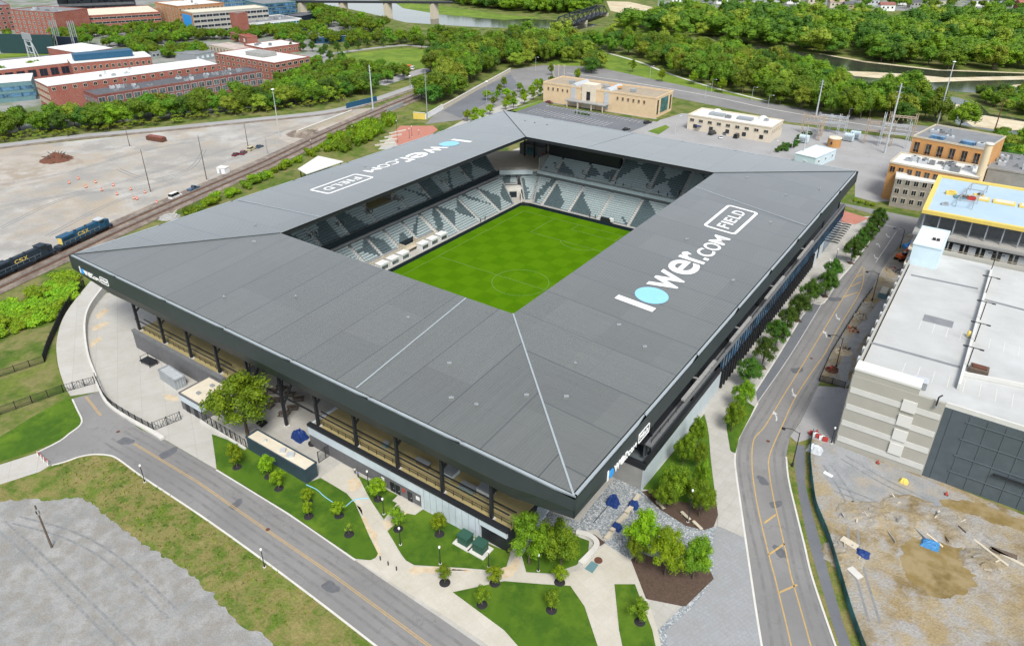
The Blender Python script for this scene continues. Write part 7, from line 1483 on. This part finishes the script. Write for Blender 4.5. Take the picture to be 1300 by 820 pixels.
def pool(kind):
    if kind in POOL: return POOL[kind]
    out = []
    spec = {'near': (3, 10, 8, 2.2, ('leaf_mid', 'leaf_mid', 'leaf_bright'), 46, 165, .30, .15), 'neard': (3, 10, 8, 2.0, ('leaf_dark',)*3, 44, 140, .31, .55), 'small': (3, 10, 7, 2.4, ('leaf_bright', 'leaf_mid', 'leaf_bright'), 26, 100, .44, .3),
            'wood': (7, 10, 9, 2.0, ('leaf_forest', 'leaf_forest', 'leaf_mid', 'leaf_forest', 'leaf_dark', 'leaf_yellow', 'leaf_forest'), 26, 82, .56, .1), 'round': (3, 10, 9.5, 2.6, ('leaf_forest', 'leaf_mid', 'leaf_forest'), 20, 64, .64, 0), 'bare': (1, 10, 5, 2, ('leaf_yellow',), 8, 30, .5, .3)}[kind]
    n, H, D, tr, mats, nc, nl, leaf, pt = spec
    for i in range(n): out.append([tree_proto({'near': 'shade_tree', 'neard': 'street_tree', 'small': 'young_tree', 'wood': 'woodland_tree', 'round': 'park_tree', 'bare': 'young_tree'}[kind], 100+i*7+len(kind)*31, H, D, tr, mats[i], nc, nl, leaf, pt, cr=(.19, .31) if kind in ('near', 'neard') else (.22, .36) if kind == 'small' else (.24, .44), core={'near': .5, 'neard': .5, 'small': .45, 'bare': .2}.get(kind, .7), squash=1+.35*((i*37 % 5)-2)/2 if kind == 'wood' else 1), False])
    POOL[kind] = out; return out
trn = random.Random(11)
def plant(kind, p, H, D, lb, group=None, var=None, name=None, cat='tree'):
    pl = pool(kind); e = pl[var % len(pl) if var is not None else trn.randrange(len(pl))]; src = e[0]; base_d = {'near': 8, 'neard': 8, 'small': 7, 'wood': 9, 'round': 9.5, 'bare': 5}[kind]
    sc = (D/base_d, D/base_d*trn.uniform(.92, 1.08), H/10); rz = trn.uniform(0, 6.28)
    if not e[1]:
        e[1] = True; c = src; c.location = p; c.rotation_euler = (0, 0, rz); c.scale = sc; c['label'] = lb
        if group: c['group'] = group
    else: c = copy_thing(src, p, rz, sc, lb, group)
    if name: c.name = name
    if cat: c['category'] = cat
    return c
def at_crown(x, y, H, k=.6): q = U(x, y, H*k); return Vector((q.x, q.y, .1))
def mulch_ring(p, r=1.0, mat='mulch_dark'):
    mb = MB(); mb.lathe((p.x, p.y, .08), [(r, 0), (r*.9, .12), (r*.4, .16)], 14); tag(mb.build('mulch_patch', mat), kind='structure')
# -- pavement row by the right road
row = [(1117, 277), (1110.5, 286), (1102, 296), (1093, 306.5), (1084, 317), (1058.6, 344), (1051, 358), (1029.4, 369), (1016.7, 388), (1001.5, 405), (987.5, 423), (971, 446), (951.5, 472)]
rl_ = ['farthest, at the red brick crossing', 'second from the red brick crossing', 'third from the red brick crossing', 'fourth from the red brick crossing', 'fifth and last of the dense far clump', 'upper of the two close together below the clump', 'lower of the two close together below the clump', 'next after the close pair', 'third above the pedestrian path bend', 'at the middle of the parking bay', 'second at the parking bay', 'first at the near end of the parking bay', 'nearest, above the grass island']
for (x, y), lb in zip(row, rl_):
    H = 9.6; p = at_crown(x, y, H, .52); p.z = .12; plant('neard', p, H, trn.uniform(6.2, 7.2), 'dark street tree in the pavement row, '+lb, 'street trees along the parking bay')
    mb = MB(); mb.box((p.x, p.y, .13), (1.9, 1.9, .05), rz=.62); tag(mb.build('tree_pit', 'mulch'), kind='structure')
near = [(944, 501, 8, 6, 'tree on the grass island by the pedestrian path, upper one'), (932, 528, 7.5, 5.5, 'tree on the grass island by the pedestrian path, lower one'), (870, 570, 8.5, 5.6, 'tallest slim tree on the strip beside the blue white wall'), (886, 549, 8, 4.6, 'farthest tree on the strip beside the blue white wall'), (888, 577, 6.5, 4, 'small tree between the path and the tallest slim tree'), (857, 613, 9, 7.4, 'broad tree at the near end of the blue white wall'), (846, 628, 6.5, 5.5, 'low spreading tree under the broad one at the wall corner'), (893, 603, 7.5, 4.4, 'tree by the path bend above the mulch bed'), (891, 632, 8, 6, 'light leaved tree beside the tall lamp in the mulch bed'), (877, 622, 6, 4, 'small tree behind the tall lamp in the mulch bed'), (816, 676, 10.5, 7.4, 'tree over the bicycle rack on the cobbles'), (809, 695, 6.5, 5.0, 'low tree at the left of the mulch island, under the rack tree'), (848, 701, 9.5, 8, 'middle tree of the mulch island by the cobbles'), (884, 708, 9, 7.2, 'right tree of the mulch island by the cobbles'), (672, 683, 11, 9, 'left one of two big corner trees beside the loading bay'), (713, 692, 10, 9, 'right one of two big corner trees by the curved seat wall'), (305, 507, 16.5, 15.5, 'largest bright green tree between the dock kiosk and patio')]
for i, (x, y, H, D, lb) in enumerate(near): plant('near', at_crown(x, y, H, .58), H*(1 if i == 16 else 1.08), D*(1 if i == 16 else .9), 'leafy green '+lb, 'shade trees round the stadium corner', var=(2 if i in (10, 12) else i % 2))
yng = [(297, 575, 6.5, 4.3, 'small tree nearest the dock driveway on the south lawn'), (338, 588, 6, 3.6, 'young tree beside the middle of the long kiosk'), (351.5, 606, 5, 3.2, 'young tree below the middle of the long kiosk'), (389.5, 626, 4, 2.7, 'young tree just below the kiosk corner'), (390, 644, 4, 2.4, 'thin young tree on the lawn below the kiosk corner'), (429, 643, 4, 2.9, 'young tree beside the teal hose and path'), (478.5, 618, 5.4, 4, 'young tree on the narrow lawn by the block wall'), (504, 655, 5.6, 3.8, 'young tree between two lamps at the door path'), (557, 662, 5.4, 3.2, 'young tree left of the green transformers'), (564, 726, 4.4, 3, 'young tree at the footpath edge under the lawn'), (628, 727, 4.4, 3, 'young tree at the footpath below the transformers'), (711, 727, 4, 3, 'small bright tree at the tip of the corner lawn')]
for i, (x, y, H, D, lb) in enumerate(yng):
    p = at_crown(x, y, H, .6); p.z = .15; plant('small', p, H, D, lb, 'young trees on the south lawns'); mulch_ring(p)
p = at_crown(442, 669, 3.2, .6); p.z = .15; plant('bare', p, 3.2, 1.7, 'pale half bare sapling near the tip of the south lawn', 'young trees on the south lawns'); mulch_ring(p)
for q, s, lb in (((649, 698), 2.6, 'low round shrub at the loading bay corner'), ((826, 630), 2.2, 'low shrub at the concrete end wall corner'), ((838, 640), 2.0, 'low shrub on the edge of the mulch bed by the cobbles')):
    p = U(*q); plant('bare', p, s*.8, s, lb, name='garden_shrub', cat='shrub')
# -- sampling helper
def inside(p, poly):
    c = False; n = len(poly)
    for i in range(n):
        a, b = poly[i], poly[i-1]
        if (a.y > p.y) != (b.y > p.y) and p.x < (b.x-a.x)*(p.y-a.y)/(b.y-a.y)+a.x: c = not c
    return c
def scatter(px, sp, seed=1, jit=.42, avoid=()):
    poly = [U(*q) for q in px]; rd = random.Random(seed); x0 = min(p.x for p in poly); x1 = max(p.x for p in poly); y0 = min(p.y for p in poly); y1 = max(p.y for p in poly); out = []; j = 0; y = y0
    av = [[U(*q) for q in a] for a in avoid]
    while y < y1:
        x = x0+(sp/2 if j % 2 else 0)
        while x < x1:
            p = Vector((x+rd.uniform(-jit, jit)*sp, y+rd.uniform(-jit, jit)*sp, 0))
            if inside(p, poly) and not any(inside(p, a) for a in av): out.append(p)
            x += sp
        y += sp*.87; j += 1
    return out
# -- woodland between road and river, far bank, belts
Z_near = [(741, 62), (805, 75), (843, 89), (894, 108), (970, 128), (1021, 143), (1072, 152), (1122, 156), (1199, 162), (1240, 166), (1222, 164), (1204, 160), (1197, 150), (1184, 138), (1160, 124), (1135, 128), (1110, 127), (1092, 124), (1060, 114), (1044, 102), (980, 84), (900, 74), (830, 64), (775, 58)]
Z_far = [(985, 64), (1050, 71), (1100, 78), (1190, 88), (1300, 92), (1420, 96), (1420, 28), (1300, 30), (1240, 29), (1150, 31), (1120, 36), (1060, 30), (1000, 24), (960, 25), (900, 24), (870, 20), (850, 22), (830, 29), (790, 36), (775, 40), (850, 46), (885, 48), (930, 56)]
Z_mid = [(690, 82), (741, 81), (760, 78), (748, 68), (735, 60), (700, 56), (640, 56), (640, 60), (625, 70), (640, 88)]
Z_fl = [(560, 0), (600, 10), (660, 17), (722, 19), (760, 14), (768, -2), (660, -16), (560, -12)]
Z_belt = [(532, 123), (545, 137), (560, 134), (600, 108), (642, 86), (625, 74), (590, 86), (548, 110)]
Z_row = [(-40, 182), (0, 178), (120, 166), (240, 151), (330, 142), (440, 128), (470, 120), (470, 112), (430, 116), (330, 128), (240, 140), (120, 154), (0, 166), (-40, 170)]
Z_park1 = [(330, 137), (440, 121), (500, 108), (530, 96), (510, 92), (450, 90), (425, 84), (400, 86), (390, 104), (345, 116), (335, 127)]
Z_park2 = [(440, 62), (510, 60), (600, 66), (640, 70), (660, 64), (640, 54), (600, 50), (540, 48), (480, 50), (430, 50), (395, 56)]
Z_grove = [(360, 2), (385, 4), (440, 26), (480, 34), (500, 42), (440, 44), (410, 34), (390, 24)]
Z_park3 = [(540, 92), (560, 80), (548, 72), (600, 66), (640, 70), (620, 80), (590, 90), (560, 102)]
wl_pts = scatter(Z_near, 11.6, 21)+scatter(Z_mid, 11, 22)+scatter(Z_belt, 10, 23)
vis = lambda p: (lambda q: -40 < q[0] < 1345 and q[1] > -25)(PX(p+Vector((0, 0, 10))))
wl_pts = [p for p in wl_pts if vis(p)]; far_pts = [p for p in scatter(Z_far, 17, 24)+scatter(Z_fl, 14, 25) if vis(p)]
d2 = lambda p: (p-CAM).length
allp = sorted([(d2(p), p, 'n') for p in wl_pts]+[(d2(p), p, 'f') for p in far_pts], key=lambda a: a[0])
for i, (dd, p, z) in enumerate(allp[:296]):
    H = trn.uniform(11, 19) if z == 'n' else trn.uniform(13, 22); zone = 'between the street and the rail line' if PX(p)[0] < 640 else 'in the woodland between the road and the river' if z == 'n' else 'on the far river bank'
    plant('wood', p, H, trn.uniform(12, 18) if z == 'n' else trn.uniform(17, 26), 'dense green broadleaf tree '+zone, 'woodland trees '+zone)
def mass(name, pts, label, cat, H, D, mats, seed=5, variants=4, nc=15, nl=40, leaf=.82, group=None):
    """hundreds of crowns far off that read as one mass"""
    rd = random.Random(seed); base_ = []
    for i in range(variants): v, f, c = crown_data(500+i+seed, .5, .16, 1.0, nc, nl, leaf*.09, .1); base_.append((np.array(v), [x for x in f]))
    V = []; F = []; MI = []; o = 0
    for p in pts:
        k = rd.randrange(variants); v, f = base_[k]; a = rd.uniform(0, 6.28); h = rd.uniform(*H); dm = rd.uniform(*D); ca, sa = math.cos(a), math.sin(a)
        w = np.empty_like(v); w[:, 0] = (v[:, 0]*ca-v[:, 1]*sa)*dm+p.x; w[:, 1] = (v[:, 0]*sa+v[:, 1]*ca)*dm+p.y; w[:, 2] = v[:, 2]*h; V.append(w); F += [tuple(i+o for i in q) for q in f]; MI += [rd.randrange(len(mats))]*len(f); o += len(v)
    me = bpy.data.meshes.new(name); me.from_pydata(np.concatenate(V).tolist(), [], F); [me.materials.append(MATS[m]) for m in mats]; me.polygons.foreach_set('material_index', MI); me.update(); ob = bpy.data.objects.new(name, me); COL.objects.link(ob); tag(ob, label, cat, kind='stuff'); return ob
mass('distant_wood', [a[1] for a in allp[296:]], 'far green wood covering the opposite river bank up to the houses', 'wood', (13, 24), (18, 29), ['leaf_forest', 'leaf_mid', 'leaf_forest', 'leaf_dark', 'leaf_yellow'])
# -- trees of the district and the park
gp_ = 'trees of the town district'
pts = scatter(Z_row, 8.6, 31)
for p in pts: plant('wood', p, trn.uniform(9, 14.5), trn.uniform(11, 15.5), 'full green tree in the row between the dirt lot road and the brick buildings', 'row of trees behind the dirt lot', name='lineside_tree')
for p in scatter([(-40, 186), (0, 182), (120, 170), (240, 155), (330, 145), (440, 131), (440, 127), (330, 141), (240, 150), (120, 165), (0, 177), (-40, 181)], 6, 91): plant('bare', p, trn.uniform(3, 5), trn.uniform(6, 8), 'low green bush at the foot of the tree row behind the dirt lot', 'bushes at the foot of the tree row', name='lineside_bush', cat='shrub')
for p in scatter(Z_park1, 10, 32): plant('round', p, trn.uniform(7, 11), trn.uniform(7.5, 10.5), 'round green tree in the belt below the park lawn and brick office', 'trees below the park lawn')
for p in scatter(Z_park2, 13, 33): plant('round', p, trn.uniform(9, 14), trn.uniform(10, 14), 'round green park tree beyond the lawn toward the river', 'trees beyond the park lawn', name='grove_tree')
for p in scatter(Z_grove, 14, 37): plant('round', p, trn.uniform(10, 15), trn.uniform(12, 16), 'full green tree in the grove between the glass offices and the river', 'grove by the river', name='grove_tree')
for p in scatter(Z_park3, 10, 34): plant('wood', p, trn.uniform(12, 18), trn.uniform(11, 16), 'big dark tree at the right end of the park lawn', 'big trees at the end of the park lawn', name='park_tree')
lone = [(370, 66), (385, 66), (397, 66), (413, 68), (429, 69), (441, 67), (455, 64), (466, 61), (487, 60), (500, 58), (535, 63), (408, 74), (420, 80), (435, 80)]
for q in lone: plant('neard', U(*q), trn.uniform(8, 11), trn.uniform(6, 7.5), 'pointed dark green tree along the street beside the park lawn', 'pointed trees lining the park street', name='street_tree')
strips = [([(165, 57), (240, 53), (312, 50), (312, 47), (240, 49), (165, 53)], 9, 'row before the long grey shed'), ([(100, 52), (190, 46), (235, 42), (235, 36), (190, 38), (100, 44)], 12, 'cluster in front of the brick parking garage'), ([(300, 56), (335, 48), (410, 41), (410, 36), (335, 42), (300, 48)], 9, 'clipped row below the teal glass building'), ([(170, 68), (250, 64), (270, 74), (215, 76), (175, 74)], 10, 'group between the sheds and white roofs'), ([(130, 62), (190, 58), (240, 57), (235, 53), (140, 56)], 10, 'group behind the blue roof monitor'), ([(60, 62), (100, 52), (120, 58), (80, 66)], 12, 'group around the ballpark scoreboard'), ([(0, 52), (12, 46), (20, 52), (10, 60)], 14, 'group at the left end of the ballpark'), ([(226, 44), (246, 40), (250, 48), (235, 50)], 9, 'group at the foot of the blue banner'), ([(0, 100), (50, 92), (60, 95), (0, 106)], 10, 'group before the ballpark grandstand'), ([(395, 104), (350, 112), (390, 92), (400, 88)], 11, 'group beside the brick office corner'), ([(350, 44), (420, 50), (400, 60), (350, 58)], 16, 'group around the low blue building'), ([(145, 58), (165, 64), (200, 66), (190, 62), (160, 55)], 11, 'group right of the blue roof monitor'), ([(205, 40), (228, 36), (230, 42), (212, 46)], 10, 'group between the brick garage and the orange brick block'), ([(62, 44), (92, 40), (98, 48), (70, 54)], 11, 'group between the top left brick block and the scoreboard')]
for i, (poly, sp, lb) in enumerate(strips):
    for p in scatter(poly, sp*.76, 60+i): plant('round', p, trn.uniform(7, 11), trn.uniform(8, 11), 'round green town tree in the '+lb, 'town trees in the '+lb, name='town_tree')
for i, q in enumerate(((645, 126), (652, 122), (664, 118), (676, 113), (682, 106), (643, 118), (660, 110), (652, 130), (666, 125), (677, 120), (686, 115), (687, 105), (593, 146), (604, 142), (612, 146), (602, 150), (622, 138), (618, 120), (634, 112), (640, 105), (626, 128), (631, 121), (642, 132), (700, 101))): p = at_crown(q[0], q[1], 6, .6); plant('small', p, trn.uniform(6, 7.5), trn.uniform(5.6, 7), 'small round young tree in the planted islands of the street beside the parking lot', 'young trees along the northern street', name='young_tree')
for q, lb in (((741, 160), 'low clipped hedge plant'),): pass
for i, q in enumerate(((733, 105), (764, 82), (803, 92), (840, 104), (880, 108), (905, 112), (916, 118), (700, 96))): plant('small', U(*q), trn.uniform(8, 11), trn.uniform(5, 7), ('loose pale tree on the verge at the street bend', 'slim tree on the verge behind the office block', 'small dark verge tree behind the office middle', 'verge tree near the office right end', 'verge tree left of the road lamps', 'verge tree between the road lamps and woodland', 'lone verge tree before the small cream building', 'tree at the street corner by the timber poles')[i], 'lone trees on the roadside verge', name='verge_tree')
for i, p in enumerate(scatter([(740, 96), (772, 92), (768, 84), (744, 84)], 9, 71)): plant('wood', p, 13, 12, 'big dense tree of the clump behind the office block street', 'clump behind the office block')
# river edge scrub on the right
for p in scatter([(1245, 133), (1300, 148), (1400, 156), (1400, 128), (1300, 121), (1240, 123)], 9, 35)+scatter([(1285, 215), (1330, 222), (1330, 188), (1262, 176), (1266, 190)], 9, 36): plant('wood', p, trn.uniform(6, 10), trn.uniform(8, 12), 'bushy green tree by the river channels at the right edge', 'bushy trees at the right river edge', name='riverside_tree')
for p in scatter([(845, 6), (900, 9), (1060, 11), (1300, 15), (1420, 15), (1420, -4), (845, -6)], 26, 38): plant('round', p, trn.uniform(9, 14), trn.uniform(10, 15), 'round green tree among the far houses', 'trees among the far houses', name='garden_tree')
for q in ((612, 768), (700, 775), (812, 790)): p = U(*q); p.z = .16; plant('small', p, trn.uniform(4, 5.5), trn.uniform(3, 4), 'young tree on the lawn at the bottom edge before the corner plaza', 'young trees at the bottom edge'); mulch_ring(p)
# -- shrubs
def shrub_proto(seed, mat, nm='shrub'):
    t = thing(nm, 'x', 'shrub', (0, 0, 0)); vs, fs, cl = crown_data(seed, 2.0, .1, 2.6, 14, 60, .42, cr=(.34, .5)); mb = MB(); mb.v = vs; mb.f = fs; mb.m = [0]*len(fs); mb.smooth = [False]*len(fs); mb.build('foliage', mat, t)
    mb = MB(); [mb.tube((0, 0, 0), tuple(c), .07, .03, 5) for c, r in cl[:5]]; mb.build('stem', 'bark', t); return t
SH = {}
def shrub(p, sc, mat, lb, group):
    SH.setdefault(mat, [])
    if len(SH[mat]) < 2: t = shrub_proto(900+len(SH[mat])*3, mat); SH[mat].append(t); t.location = p; t.scale = sc; t.rotation_euler = (0, 0, trn.uniform(0, 6)); t['label'] = lb; t['group'] = group; return t
    return copy_thing(SH[mat][trn.randrange(2)], p, trn.uniform(0, 6), sc, lb, group)
for p in scatter([(232, 270), (330, 229), (400, 192), (440, 172), (494, 152), (503, 156), (470, 181), (440, 194), (400, 196), (378, 208), (300, 248), (245, 276)], 4.6, 41):
    s = trn.uniform(.9, 1.7); far = PX(p)[0] > 420; shrub(p, (s*1.05, s*1.05, s*(1.5 if far else 1)), 'leaf_bright' if trn.random() < .6 else 'leaf_mid', 'leafy bush in the hedge between the railway and the stadium roof', 'hedge bushes along the railway')
for p in scatter([(-30, 408), (0, 393), (60, 363), (86, 348), (103, 358), (97, 374), (80, 394), (58, 414), (0, 428), (-30, 440)], 3.6, 42): s = trn.uniform(.85, 1.4); shrub(p, (s*1.2, s*1.2, s*.8), 'leaf_sedge', 'bright green feathery shrub in the thicket below the railway at the left edge', 'feathery shrubs below the railway')
for p in scatter([(986, 196), (1004, 190), (1030, 170), (1026, 168), (1000, 184), (982, 192)], 3.4, 43): shrub(p, (.8, .8, .8), 'leaf_dark', 'dark hedge plant in the clipped hedge left of the substation', 'dark hedge by the substation')
for i in range(5): p = U(731+i*4, 144.2+i*.7); shrub(p, (.5, .5, .4), 'leaf_dark', 'low shrub in the planted strip of the northern parking lot', 'low shrubs in the parking lot strip')
for q in ((1085, 256), (1092, 258), (1100, 260), (1108, 262)): shrub(U(*q), (.6, .6, .5), 'leaf_bright', 'low shrub in the grass strip across the street from the red crossing', 'low shrubs across the street')
# grass tufts on the rough verge
def tufts():
    rd = random.Random(5); vs = []; fs = []; mi = []
    P_ = [(66, 592), (101, 581), (137, 579), (183, 608), (254, 655), (330, 709), (400, 762), (370, 800), (300, 770), (240, 725), (165, 676), (120, 640), (80, 620)]
    for p in scatter(P_, .95, 77, .6):
        r = rd.random()
        if r < .35: continue
        for k in range(3): a = rd.uniform(0, 6.28); h = rd.uniform(.12, .42); w = rd.uniform(.1, .28); o = len(vs); x, y = p.x+rd.uniform(-.3, .3), p.y+rd.uniform(-.3, .3); ca, sa = math.cos(a)*w, math.sin(a)*w; vs += [(x-ca, y-sa, .05), (x+ca, y+sa, .05), (x+ca*.4-sa*.5, y+sa*.4+ca*.5, .05+h)]; fs.append((o, o+1, o+2)); mi.append(0 if r < .72 else 1)
    me = bpy.data.meshes.new('grass_tufts'); me.from_pydata(vs, [], fs); me.materials.append(MATS['rough_grass']); me.materials.append(MATS['leaf_yellow']); me.polygons.foreach_set('material_index', mi); me.update(); o = bpy.data.objects.new('grass_tufts', me); COL.objects.link(o); tag(o, 'dry and green grass tufts on the verge between gravel lot and street', 'grass', kind='stuff')
tufts()
# ================================================================ PEOPLE
def person_proto():
    J = {'pel': (0, 0, .95), 'chest': (0, 0, 1.32), 'neck': (0, .01, 1.50), 'head': (0, .03, 1.60), 'top': (0, .02, 1.74), 'shL': (-.19, 0, 1.42), 'elL': (-.25, -.02, 1.14), 'haL': (-.24, .10, .90), 'shR': (.19, 0, 1.42), 'elR': (.25, -.02, 1.14), 'haR': (.25, .08, .90), 'hpL': (-.10, 0, .90), 'knL': (-.11, .05, .49), 'anL': (-.11, .02, .08), 'toL': (-.12, .16, .04), 'hpR': (.10, 0, .90), 'knR': (.12, -.02, .49), 'anR': (.12, -.10, .08), 'toR': (.13, .04, .04)}
    E = [('pel', 'chest'), ('chest', 'neck'), ('neck', 'head'), ('head', 'top'), ('chest', 'shL'), ('shL', 'elL'), ('elL', 'haL'), ('chest', 'shR'), ('shR', 'elR'), ('elR', 'haR'), ('pel', 'hpL'), ('hpL', 'knL'), ('knL', 'anL'), ('anL', 'toL'), ('pel', 'hpR'), ('hpR', 'knR'), ('knR', 'anR'), ('anR', 'toR')]
    rad = {'pel': .14, 'chest': .16, 'neck': .058, 'head': .095, 'top': .07, 'shL': .075, 'shR': .075, 'elL': .048, 'elR': .048, 'haL': .036, 'haR': .036, 'hpL': .10, 'hpR': .10, 'knL': .066, 'knR': .066, 'anL': .045, 'anR': .045, 'toL': .035, 'toR': .035}
    k = list(J); me = bpy.data.meshes.new('p'); me.from_pydata([J[a] for a in k], [(k.index(a), k.index(b)) for a, b in E], []); o = bpy.data.objects.new('p', me); COL.objects.link(o)
    o.modifiers.new('s', 'SKIN'); 
    for a, sv in zip(k, me.skin_vertices[0].data): sv.radius = (rad[a], rad[a]*.85); sv.use_root = a == 'pel'
    sb = o.modifiers.new('b', 'SUBSURF'); sb.levels = 1; sb.render_levels = 1
    dg = bpy.context.evaluated_depsgraph_get(); nm = bpy.data.meshes.new_from_object(o.evaluated_get(dg)); bpy.data.objects.remove(o)
    nm.name = 'body'; nm.materials.clear(); [nm.materials.append(MATS[m]) for m in ('skin', 'cloth_blue', 'cloth_dark', 'rubber')]
    for p in nm.polygons:
        c = p.center; p.use_smooth = True
        p.material_index = 3 if c.z < .09 else 2 if c.z < .93 and abs(c.x) < .2 else 1 if (.93 <= c.z < 1.49 and not (abs(c.x) > .2 and c.z < 1.12)) else 0
    t = thing('person', 'x', 'person', (0, 0, 0)); b = bpy.data.objects.new('body', nm); COL.objects.link(b); b.parent = t; KIDS.setdefault(t.name, []).append(b)
    MB().lathe((0, -.005, 1.62), [(.10, -.02), (.108, .05), (.09, .11), (.04, .145)], 10).build('hair', 'hair', t); return t
PP = [None]
def person(p, rz, shirt, legs, lb):
    if PP[0] is None: PP[0] = person_proto(); t = PP[0]; t.location = p; t.rotation_euler = (0, 0, rz); t['label'] = lb
    else: t = copy_thing(PP[0], p, rz, label=lb)
    b = [k for k in KIDS[t.name] if k.name.startswith('body')][0]
    for i, m in ((1, shirt), (2, legs)): b.material_slots[i].link = 'OBJECT'; b.material_slots[i].material = MATS[m]
    return t
q = U(455, 606); person((q.x, q.y, .1), 2.2, 'cloth_blue', 'cloth_dark', 'person in a blue shirt walking on the path by the tall gate')
q = U(451, 602); person((q.x, q.y, .1), .6, 'cloth_pale', 'cloth_dark', 'person in a pale shirt by the block wall near the tall gate')
for x, y, z, rz, s, lb in ((-4.5, 71.6, 9.06, 3.1, 'cloth_dark', 'person in dark clothes leftmost at the north balcony rail'), (-1.2, 71.6, 9.06, 3.4, 'cloth_dark', 'person in dark clothes second from left at the north balcony rail'), (2.2, 71.6, 9.06, 2.9, 'cloth_pale', 'person in a pale shirt at the middle of the north balcony rail'), (13.5, 71.6, 9.06, 3.0, 'cloth_dark', 'person in dark clothes at the right of the north balcony rail'), (17.2, 71.6, 9.06, 3.3, 'cloth_blue', 'person in a blue shirt rightmost at the north balcony rail'), (-8, 58.8, -.83, .3, 'cloth_dark', 'person in dark clothes behind the north pitch wall, left one'), (-5.6, 58.8, -.83, 2.8, 'cloth_dark', 'person in dark clothes behind the north pitch wall, right one'), (-39.2, 30.5, -.83, 1.5, 'cloth_dark', 'person in dark clothes at the west touchline beyond the white boxes'), (-39.2, 33.4, -.83, 1.2, 'cloth_dark', 'person in dark clothes farther along the west touchline')): person((x, y, z), rz, s, 'cloth_dark', lb)
p = Vector((-1.0, 58.7, -.83)); t = thing('equipment_cart', 'black and white equipment cart behind the north pitch wall', 'cart', p); MB().box(p+Vector((0, 0, .8)), (4.2, .9, 1.3)).build('bin', 'black_metal', t); MB().box(p+Vector((2.4, 0, 1.2)), (1.4, .9, 1.2)).build('box', 'white', t)
for k in (-1.6, 1.6): MB().tube(p+Vector((k, -.5, .2)), p+Vector((k, .5, .2)), .2).build('wheel', 'rubber', t)
# ================================================================ LIGHT
SUN_AZ, SUN_EL = R(133), R(54)
w = bpy.data.worlds.new('World'); S.world = w; w.use_nodes = True; nt = w.node_tree; sk = nt.nodes.new('ShaderNodeTexSky'); sk.sky_type = 'NISHITA'; sk.sun_disc = False; sk.sun_elevation = SUN_EL; sk.sun_rotation = SUN_AZ; sk.air_density = 1.0; sk.dust_density = 1.8; sk.ozone_density = .6
bg = nt.nodes['Background']; hs = nt.nodes.new('ShaderNodeHueSaturation'); hs.inputs['Saturation'].default_value = .45; nt.links.new(sk.outputs[0], hs.inputs['Color']); nt.links.new(hs.outputs[0], bg.inputs[0]); bg.inputs[1].default_value = .125
sd = bpy.data.lights.new('sun', 'SUN'); sd.energy = 2.0; sd.angle = R(18); sd.color = (1, .965, .90); so = bpy.data.objects.new('sun', sd); COL.objects.link(so)
dv = Vector((math.sin(SUN_AZ)*math.cos(SUN_EL), math.cos(SUN_AZ)*math.cos(SUN_EL), math.sin(SUN_EL))); so.rotation_euler = dv.to_track_quat('Z', 'Y').to_euler(); so.location = (0, 0, 200)
S.view_settings.view_transform = 'Standard'; S.view_settings.look = 'None'; S.view_settings.exposure = .84; S.view_settings.gamma = 1
S.render.engine = 'CYCLES'; S.cycles.use_denoising = True; S.cycles.max_bounces = 5; S.cycles.diffuse_bounces = 2; S.cycles.glossy_bounces = 2; S.cycles.transmission_bounces = 2; S.cycles.use_adaptive_sampling = True
